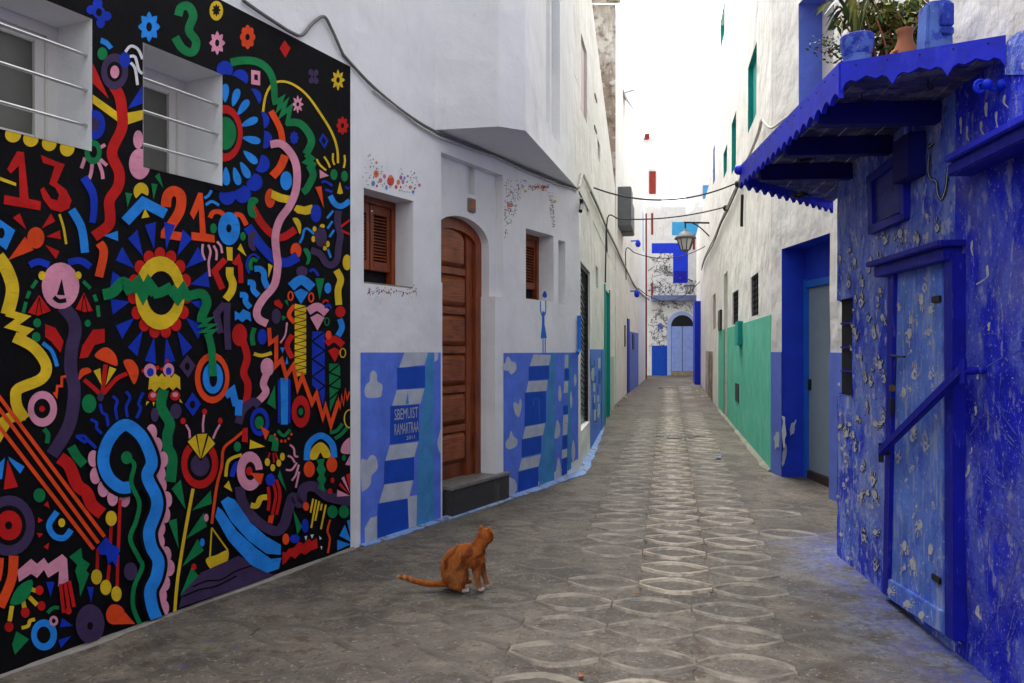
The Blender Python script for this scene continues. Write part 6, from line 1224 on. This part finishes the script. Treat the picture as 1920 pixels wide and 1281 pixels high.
bk = mat('dark_branch_paint', (.10, .10, .11), .8, .3, 20, .1)
bb = MB()
for k in range(330):
    x = RE.uniform(1224, 1300); y = RE.choice([RE.uniform(478, 552), RE.uniform(568, 645)])
    if 1250 < x and y > 580: continue
    if x > 1258 and y < 533: continue
    a = RE.uniform(0, 6.28); L = RE.uniform(6, 16); pts = [(x, y), (x+math.cos(a)*L*.5+RE.uniform(-2, 2), y+math.sin(a)*L*.5), (x+math.cos(a)*L, y+math.sin(a)*L+RE.uniform(-3, 3))]
    lines = [pts]+[[pts[1], (pts[1][0]+RE.uniform(-5, 5), pts[1][1]+RE.uniform(-5, 5))] for _ in range(2)]
    for ln in lines:
        for q in PE.strip([(p.x, p.y) for p in smooth_pts(ln, n=3)], RE.uniform(.45, .85)): bb.add([WE.q(px_, py_, .006+.0004*(k % 9)) for px_, py_ in q], [(0, 1, 2, 3)])
    if RE.random() < .5:
        r = RE.uniform(.8, 1.8); bb.add([WE.q(pts[2][0]+r*math.cos(t), pts[2][1]+r*math.sin(t), .0105) for t in range(6)], [tuple(range(6))])
bb.build('painted_branches', bk, EH)['kind'] = 'stuff'
PE.st('painted_mark', 'W', 1.6, [(1258, 470), (1252, 464), (1262, 458), (1268, 464)], [(1256, 466), (1266, 472)]); PE.el('painted_mark', 'W', (1277, 521, 2.2, 6), (1271, 526, 1.6, 3), (1284, 527, 3, 1.6)); PE.el('painted_mark', 'lav', (1238, 612, 5, 6.5))
# arched door
x0, x1, xa, xb = e(1251), e(1305), e(1258), e(1300); zt, zsp = WE.z(1278, 584), WE.z(1278, 612); zi = WE.z(1278, 591)
def archpts(a, c, zs, zt, n=14): return [(a, gE-.02), (c, gE-.02)]+[((a+c)/2+(c-a)/2*math.cos(math.pi*i/n), zs+(zt-zs)*math.sin(math.pi*i/n)) for i in range(n+1)]
ppl = mat('slate_violet_door_paint', (.27, .36, .70), .65, .12, 6, .2, 40)
b = MB(); b.wprism(WE, archpts(x0, x1, zsp, zt), -.02, .05); ed = b.build('door_surround', mat('pale_periwinkle_paint', (.36, .45, .74), .7, .12, 6, .2), EH)
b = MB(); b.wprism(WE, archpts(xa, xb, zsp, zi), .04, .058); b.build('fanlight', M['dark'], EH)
for k in range(2):
    c0, c1 = xa+(xb-xa)*k/2+.01, xa+(xb-xa)*(k+1)/2-.01; b = MB(); b.wbox(WE, c0, c1, gE+.17, zsp, .04, .085); d3 = b.build('door_leaf', ppl, EH, bevel=.01)
    for i in range(4): b = MB(); z0 = gE+.3+i*(zsp-gE-.4)/4; b.wbox(WE, c0+.1, c1-.1, z0, z0+(zsp-gE-.4)/4-.12, .08, .10); b.build('panel', ppl, d3, bevel=.01)
film(WE, xa, xb, gE-.02, gE+.165, mat('worn_wood_sill', (.32, .24, .16), .8, .3, 8, .2), 'sill', EH, .08, .03)
# back houses beyond the roofs
b = MB(); BKH = thing('back_house', 'pale house with red-brown shutters rising behind the end of the alley', 'house', (5.6, 37, 0))
Wb = Wall((5.0, 37), (9.5, 37), 1); b.wwall(Wb, 1.0, 1.9, 0, Wb.z(1210, 258)); b.wwall(Wb, 1.9, 4.5, 0, 8.2); b.add([Wb.P(1.9, 0), Wb.P(1.9, 11.3), Wb.P(1.9, 11.3, -3), Wb.P(1.9, 0, -3)], [(0, 1, 2, 3)]); b.build('wall', M['white'], BKH)
film(Wb, Wb.s(1217), Wb.s(1229), Wb.z(1222, 364), Wb.z(1222, 322), 'brick', 'shutter', BKH, .1); film(Wb, Wb.s(1208), Wb.s(1216), Wb.z(1212, 262), Wb.z(1212, 254), 'brick', 'chimney_cap', BKH, .3)
# ================================================================ right side far end
FR = thing('far_right_house', 'low limewashed house beyond the mint green wall, with a bright blue door edge', 'house', WR4.P(0, 0))
b = MB(); w4 = [WR4.s(1330), WR4.s(1326), 1.6, 2.9]
rough_wall(b, WR4, 0, 10.6, -.05, 5.6, [], .012, 0, .5); b.quad(WR4.P(0, 5.6), WR4.P(10.6, 5.6), WR4.P(10.6, 5.6, -4), WR4.P(0, 5.6, -4), 0); b.build('wall', M['white2'], FR)
film(WR4, WR4.s(1313.5), WR4.s(1309.5), gz(25), WR4.z(1311, 568), 'brightblue', 'door_edge', FR, .18); film(WR4, .2, 3.5, .0, 1.35, 'grimy', 'bare_dado', FR, .003, -.01)
U = thing('teal_window_house', 'pale upper storey with a teal window above the far right house', 'house', (6.5, 26, 6.2)); Wu = Wall((6.2, 25), (8.5, 25), 1)
b = MB(); b.wwall(Wu, Wu.s(1312), Wu.s(1345), 5.9, Wu.z(1320, 292)); b.quad(Wu.P(Wu.s(1312), 5.9), Wu.P(Wu.s(1312), 7.4), Wu.P(Wu.s(1312), 7.4, -2), Wu.P(Wu.s(1312), 5.9, -2)); b.build('wall', M['white'], U)
film(Wu, Wu.s(1318), Wu.s(1334), 6.1, Wu.z(1325, 348), 'cyan', 'window', U, .05)
# ================================================================ lanterns
glassl = mat('frosted_lantern_glass', (.62, .62, .6), .25, .1, 6, .1, 20, .5)
def lantern(p, h, wallp, label, armz):
    t = thing('street_lantern', label, 'lantern', wallp, 'iron lanterns in the alley'); r = h*.36
    b = MB(); b.lathe(p, [(.001, .0), (r*.28, .03*h), (r*.5, .12*h)], 0, 8, False); b.lathe(p, [(r*.98, .55*h), (r*1.25, .56*h), (r*1.1, .66*h), (r*.5, .83*h), (r*.2, .9*h), (r*.1, h), (.001, h)], 0, 16); b.build('hood', M['meter'], t)
    b = MB(); b.lathe(p, [(r*.5, .12*h), (r*.92, .55*h), (.001, .55*h)], 0, 8, False); b.build('glass', glassl, t)
    b = MB()
    for k in range(8): a = k*math.pi/4; b.tube([p+Vector((r*.52*math.cos(a), r*.52*math.sin(a), .11*h)), p+Vector((r*.96*math.cos(a), r*.96*math.sin(a), .56*h))], .014*h/.7, 0, 5)
    b.build('cage', M['iron'], t)
    top = p+Vector((0, 0, h)); el_ = Vector((top.x, top.y, armz)); we = Vector((wallp.x, wallp.y, armz))
    b = MB(); b.tube([top, el_], .02, 0, 6); b.tube([el_+Vector((-.03, 0, 0)), we], .025, 0, 6); mid = (el_*.4+we*.6)
    b.tube(smooth_pts([el_.lerp(we, .25), mid+Vector((0, 0, -.12)), we+Vector((0, 0, -.35))], n=4), .016, 0, 6); b.build('bracket', M['iron'], t)
lp = at(1285, 474, 20.2); lantern(lp, .62, WR4.P((20.3-18.6)/WR4.u.y, 0, -.02), 'large iron lantern hanging on a bracket over the alley', at(1285, 417, 20.2).z)
lp = at(1293, 552, 30.6); lantern(lp, .55, WE.P(e(1299), 0, -.02), 'smaller iron lantern beside the ledge of the branch-painted house', at(1293, 524, 30.6).z)
# ================================================================ cables
def span(px0, W0, px1, W1, sag, r, m, label, drop=None):
    a, c = W0.q(*px0, .03), W1.q(*px1, .03); pts = [a.lerp(c, t/10)-Vector((0, 0, sag*4*(t/10)*(1-t/10))) for t in range(11)]
    if drop: pts = [a+Vector((0, 0, -drop))]+pts
    cable('overhead_cable', pts, r, m, label, 'cable', 0, 'cables strung across the alley')
span((1113, 352), WU, (1382, 343), WR3, .23, .013, M['cableb'], 'black cable sagging across the alley below the stained tall house')
span((1139, 409), WU, (1361, 388), WR3, .10, .013, M['cableb'], 'black cable across the alley just above the large lantern', .9)
span((1174, 467), WB, (1322, 462), WR4, .28, .012, M['cableb'], 'thin cable across the alley behind the large lantern', .8)
span((1196, 540), WC, (1312, 528), WR4, .5, .012, M['cableb'], 'cable hanging in front of the branch-painted house')
pw = [WU.q(x, y, .03) for x, y in [(1086, 352), (1089, 338), (1092, 326), (1097, 335), (1105, 352), (1120, 385), (1138, 428), (1150, 452)]]+[WB.q(x, y, .03) for x, y in [(1165, 485), (1178, 512)]]+[WC.q(x, y, .03) for x, y in [(1190, 535)]]+[WD.q(x, y, .03) for x, y in [(1205, 552), (1217, 560)]]
cable('wall_conduit', pw, .022, M['pipe'], 'pale conduit stepping down along the long white house', 'conduit')
cable('wall_conduit', [p+Vector((.02, 0, -.07)) for p in pw[4:]], .012, M['cableb'], 'dark cable running beneath the pale conduit of the long white house', 'cable')
cable('wall_cable', [WA.q(1137, 420, .03), WA.q(1136, 470, .03), WA.q(1135, 530, .03)], .014, M['cableb'], 'dark cable dropping beside the teal door frame')
pr = [WR3.q(x, y, .04) for x, y in [(1428, 226), (1422, 250), (1408, 285), (1396, 312), (1386, 340), (1375, 362), (1364, 388), (1352, 415), (1340, 445)]]+[WR4.q(x, y, .04) for x, y in [(1330, 465), (1322, 482), (1316, 500)]]
cable('wall_conduit', pr, .02, M['pipe'], 'pale conduit slanting down the green dado house', 'conduit'); cable('wall_cable', [p+Vector((-.01, 0, -.09+.02*math.sin(i*2.))) for i, p in enumerate(pr[3:])], .013, M['cableb'], 'dark cable hung under the slanting conduit')
cable('wall_conduit', [WR2.q(1432, 226, .04) if False else WR3.q(1430, 226, .04), WR2.q(1446, 240, .04), WR2.q(1470, 224, .03), WR2.q(1500, 205, .03), WR2.q(1530, 190, .03)], .013, M['pipe'], 'thin pale cable under the blue-edged niche', 'cable')
for px_, py_ in ((1384, 345), (1361, 390)):
    b = MB(); b.ball(WR3.q(px_, py_, .05), .06, 0, 8); tag(b.build('cable_anchor', M['iron']), 'dark cable anchor clamped by the blue canopy corner' if px_ > 1370 else 'dark cable anchor lower on the slanting conduit', 'anchor', 'cable anchors')
cable('hanging_pipe', [WR3.q(1392, 365, .04), WR3.q(1391, 395, .04), WR3.q(1390.5, 425, .04)], .022, M['iron'], 'short dark pipe on the wall below the canopy corner', 'pipe')
cable('hanging_pipe', [WA.q(1090, 372, .03), WA.q(1090, 384, .03), WA.q(1088.5, 396, .05)], .022, M['iron'], 'short dark pipe hanging by the pale conduit', 'pipe')
# blue downpipe stub beside the lattice door
b = MB(); b.tube([WH.q(1086, 592, .03), WH.q(1086, 655, .03), WH.q(1083, 662, .06)], .022, 0, 8); tag(b.build('downpipe', M['azure']), 'short blue downpipe at the corner by the lattice door', 'pipe')
# litter along the walls
RL = random.Random(2)
for k, (px_, py_) in enumerate([(1172, 748), (1168, 752), (1180, 742), (1196, 737), (1150, 772), (1160, 762), (1317, 745), (1322, 752), (1330, 749), (1334, 756), (1308, 735), (1326, 744), (1040, 1260), (1090, 1275), (1195, 1118), (1345, 862)]):
    p = gp(px_, py_); r = RL.uniform(.03, .07)*(1 if p.y > 8 else .25); pts = [p+Vector((r*math.cos(t*1.05)*RL.uniform(.6, 1.2), r*math.sin(t*1.05)*RL.uniform(.6, 1.2), .018+RL.uniform(0, r*.5))) for t in range(6)]
    b = MB(); b.add(pts+[p+Vector((0, 0, .02+r*.5))], [(t, (t+1) % 6, 6) for t in range(6)]); b.add([q+Vector((0, 0, -.006)) for q in pts], [tuple(range(6))])
    cols = [((.5, .5, .48), 'white'), ((.45, .08, .05), 'red'), ((.32, .16, .07), 'brown'), ((.12, .2, .4), 'blue'), ((.5, .36, .08), 'yellow'), ((.1, .28, .12), 'green')]
    near_ = p.y < 8; col, cn = ((.28, .12, .05), 'leaf_brown') if near_ else cols[k % 6]
    mm = M.setdefault('lit_'+cn, mat('litter_'+cn, col, .7, .2, 30, .1))
    if near_: lb = ['curled brown dry leaf on the worn tiles below the cat', 'larger brown leaf scrap lying at a joint between two tiles', 'tiny brown leaf beside the brightest row of tiles'][(k-12) % 3]
    elif k == 15: lb = 'flat blue scrap lying on the paving beside the manhole cover'
    else: lb = cn+' crumpled litter scrap by the foot of the '+('long white house' if px_ < 1250 else 'far right house')
    tag(b.build('dry_leaf' if near_ else 'litter_scrap', mm), lb, 'leaf' if near_ else 'litter', 'litter along the walls')
# ================================================================ cat
K = .000408*1.0
CB = gp(868, 1108)
def c3(zx, zy, y=0.): return Vector(((zx-1080)*K, y, (1088-zy)*K))
parts = MB()
def limb(pts, rs, n=14):
    p = smooth_pts([c3(*q) for q in pts], n=5); k = len(rs); r = []
    for i in range(len(p)):
        t = i/(len(p)-1)*(k-1); j = min(int(t), k-2); r.append((rs[j]+(rs[j+1]-rs[j])*(t-j))*K)
    parts.tube(p, r, 0, n); parts.ball(p[0], r[0]*.98, 0, 14); parts.ball(p[-1], r[-1]*.98, 0, 14)
E = lambda x, y, d, rx, ry, rz: parts.ball(c3(x, y, d), (rx*K, ry*K, rz*K), 0, 20)
limb([(965, 905, 0), (945, 780, 0), (1010, 660, 0), (1120, 600, -.002), (1230, 590, -.003), (1300, 600, 0)], [165, 178, 172, 150, 140, 118])
E(960, 870, 0, 182, 190, 178); E(1000, 690, 0, 190, 165, 185); E(1270, 650, 0, 150, 125, 165)
E(985, 905, -.035, 175, 95, 160); E(985, 905, .035, 175, 95, 160)                       # haunches
limb([(1240, 600, .0), (1290, 510, .004), (1350, 420, .012), (1385, 370, .02)], [130, 108, 94, 92])   # neck
HC = c3(1400, 356, .024); hd = Vector((.62, .74, -.08)).normalized()                     # head turned away to the right
parts.ball(HC, (116*K, 118*K, 106*K), 0, 22)
mz = HC+hd*88*K+Vector((0, 0, -38*K)); parts.ball(mz, (52*K, 52*K, 40*K), 0, 14); parts.ball(HC+hd*55*K+Vector((.0, 0, -30*K)), (70*K, 70*K, 60*K), 0, 14)
side = hd.cross(Vector((0, 0, 1))).normalized()
for sg in (-1, 1):                                                                       # ears
    base = HC+side*sg*66*K+Vector((0, 0, 62*K)); tip = HC+side*sg*88*K+Vector((0, 0, 152*K))-hd*6*K; vs_ = []
    for i in range(7):
        t = i/6; c_ = base.lerp(tip, t); ww = (1-t)**.75*52*K+5*K; dd = (1-t)*30*K+5*K
        vs_.append([c_+side*math.cos(a)*ww+hd*math.sin(a)*dd for a in [k*math.pi/5 for k in range(10)]])
    parts.add([v for r_ in vs_ for v in r_], [(i*10+k, i*10+(k+1) % 10, (i+1)*10+(k+1) % 10, (i+1)*10+k) for i in range(6) for k in range(10)]+[tuple(range(10)), tuple(range(60, 70))])
limb([(1285, 680, -.028), (1280, 800, -.032), (1290, 930, -.034), (1318, 1045, -.036), (1330, 1062, -.036)], [92, 64, 40, 34, 36]); E(1342, 1066, -.036, 52, 40, 24)
limb([(1330, 690, .022), (1350, 800, .026), (1385, 920, .028), (1415, 1020, .03)], [80, 54, 36, 33]); E(1432, 1050, .028, 48, 38, 26)
limb([(1010, 1020, -.055), (1080, 1052, -.058), (1140, 1058, -.058)], [52, 42, 32]); E(1140, 1062, -.058, 44, 34, 26)
limb([(1040, 1020, .05), (1120, 1020, .052), (1175, 1010, .05)], [50, 40, 32])
limb([(870, 1005, 0), (790, 1015, -.004), (690, 1012, -.012), (560, 1000, -.018), (430, 968, -.022), (300, 925, -.02), (190, 905, -.015)], [62, 44, 40, 38, 36, 34, 28])
me = bpy.data.meshes.new('cat_raw'); me.from_pydata(parts.v, [], parts.f); raw = bpy.data.objects.new('cat_raw', me); S.collection.objects.link(raw)
bm = bmesh.new(); bm.from_mesh(me); bmesh.ops.remove_doubles(bm, verts=bm.verts, dist=1e-6); bmesh.ops.recalc_face_normals(bm, faces=bm.faces); bm.to_mesh(me); bm.free()
rm = raw.modifiers.new('r', 'REMESH'); rm.mode = 'VOXEL'; rm.voxel_size = .0042; sm = raw.modifiers.new('s', 'SMOOTH'); sm.factor = .5; sm.iterations = 5
ev = raw.evaluated_get(bpy.context.evaluated_depsgraph_get()); m2 = bpy.data.meshes.new_from_object(ev); bpy.data.objects.remove(raw)
m2.name = 'body'; cat_ = thing('cat', 'ginger cat with white paws sitting on the paving and looking up the alley', 'cat', CB+Vector((0, 0, .012)))
fur = bpy.data.materials.new('ginger_fur'); fur.use_nodes = True; N = fur.node_tree.nodes; Lk = fur.node_tree.links; bs = N['Principled BSDF']; bs.inputs['Roughness'].default_value = .75; bs.inputs['Specular IOR Level'].default_value = .2
at_ = N.new('ShaderNodeVertexColor'); at_.layer_name = 'coat'; tcn = N.new('ShaderNodeTexCoord')
nf = N.new('ShaderNodeTexNoise'); nf.inputs['Scale'].default_value = 160; nf.inputs['Detail'].default_value = 4; mp = N.new('ShaderNodeMapping'); mp.inputs['Scale'].default_value = (1, 1, .35); Lk.new(tcn.outputs['Object'], mp.inputs[0]); Lk.new(mp.outputs[0], nf.inputs['Vector'])
mr = N.new('ShaderNodeMapRange'); mr.inputs[1].default_value = .3; mr.inputs[2].default_value = .7; mr.inputs[3].default_value = .6; mr.inputs[4].default_value = 1.25; Lk.new(nf.outputs['Fac'], mr.inputs[0])
mx = N.new('ShaderNodeMix'); mx.data_type = 'RGBA'; mx.blend_type = 'MULTIPLY'; mx.inputs[0].default_value = 1; Lk.new(at_.outputs['Color'], mx.inputs[6]); Lk.new(mr.outputs[0], mx.inputs[7]); Lk.new(mx.outputs[2], bs.inputs['Base Color'])
bp = N.new('ShaderNodeBump'); bp.inputs['Strength'].default_value = .6; bp.inputs['Distance'].default_value = .003; Lk.new(nf.outputs['Fac'], bp.inputs['Height']); Lk.new(bp.outputs[0], bs.inputs['Normal'])
ca = m2.color_attributes.new('coat', 'FLOAT_COLOR', 'POINT')
for i, v in enumerate(m2.vertices):
    zx, zy = 1080+v.co.x/K, 1088-v.co.z/K; col = Vector((.47, .14, .024))
    n1 = noise.noise(Vector((v.co.x*26, v.co.y*26, v.co.z*26)))
    if zx > 830:
        band = math.sin((zx*.55+zy*.35)*.055+n1*2.2); col = col.lerp(Vector((.19, .035, .007)), max(0, band)*.9)
        col = col.lerp(Vector((.50, .19, .055)), max(0, 1-math.hypot(zx-1010, zy-860)/210)*.7)
        if 1230 < zx < 1440 and 790 < zy: col = col.lerp(Vector((.48, .22, .09)), .6)
        if zy > 1035 and zx > 1080: col = Vector((.70, .62, .54))
        if zx > 1395 and 500 < zy < 780: col = col.lerp(Vector((.66, .55, .42)), .8)
        if zy < 470: col = col.lerp(Vector((.44, .11, .018)), .5)
    else:
        st = math.sin(zx*.075); f = max(0, min(1, (480-zx)/200)); col = col.lerp(Vector((.55, .30, .12)) if st > 0 else Vector((.36, .09, .018)), f)
    ca.data[i].color = (*col, 1)
for p in m2.polygons: p.use_smooth = True
m2.materials.clear(); m2.materials.append(fur)
bo = bpy.data.objects.new('body', m2); S.collection.objects.link(bo); bo.parent = cat_
# short coat: fine hairs following the skin
RC = random.Random(12); hv, hf, hc = [], [], []
m2.calc_loop_triangles()
for t in m2.loop_triangles:
    for _ in range(3):
        a, b_ = RC.random(), RC.random()
        if a+b_ > 1: a, b_ = 1-a, 1-b_
        P_ = [m2.vertices[i].co for i in t.vertices]; p = P_[0]+(P_[1]-P_[0])*a+(P_[2]-P_[0])*b_; n_ = t.normal
        dn = Vector((-.35, 0, -1)) if p.x > -.10 else Vector((-1, 0, 0)); tg = dn-n_*dn.dot(n_); tg = tg.normalized() if tg.length > .05 else Vector((1, 0, 0))
        d_ = (tg*.9+n_*.38+Vector((RC.gauss(0, .18), RC.gauss(0, .18), RC.gauss(0, .18)))).normalized(); L_ = RC.uniform(.007, .013); s_ = d_.cross(n_); s_ = s_.normalized() if s_.length > .01 else Vector((0, 1, 0))
        if p.z < .02: L_ *= .4
        k = len(hv); hv += [p-s_*.0006-n_*.001, p+s_*.0006-n_*.001, p+d_*L_]; hf.append((k, k+1, k+2)); c_ = ca.data[t.vertices[0]].color; f_ = RC.uniform(.8, 1.2); hc += [(c_[0]*f_, c_[1]*f_, c_[2]*f_, 1)]*3
hm = bpy.data.meshes.new('fur'); hm.from_pydata(hv, [], hf); hca = hm.color_attributes.new('coat', 'FLOAT_COLOR', 'POINT')
for i, c_ in enumerate(hc): hca.data[i].color = c_
hm.materials.append(fur); ho = bpy.data.objects.new('fur', hm); S.collection.objects.link(ho); ho.parent = cat_; ho['kind'] = 'stuff'
# eyes, nose and mouth on the face turned away
for sg in (-1, 1):
    b = MB(); b.ball(CB+Vector((0, 0, .012))+HC+hd*94*K+side*sg*44*K+Vector((0, 0, 10*K)), .0055, 0, 10); b.build('eye', mat('amber_eye', (.12, .08, .01), .15, 0, 1, 0, 10, .6) if sg < 0 else bpy.data.materials['amber_eye'], cat_)
b = MB(); b.ball(CB+Vector((0, 0, .012))+mz+hd*50*K+Vector((0, 0, 14*K)), (.0045, .0045, .0035), 0, 8); b.build('nose', mat('pink_nose', (.4, .14, .11), .5, 0, 1, 0), cat_)
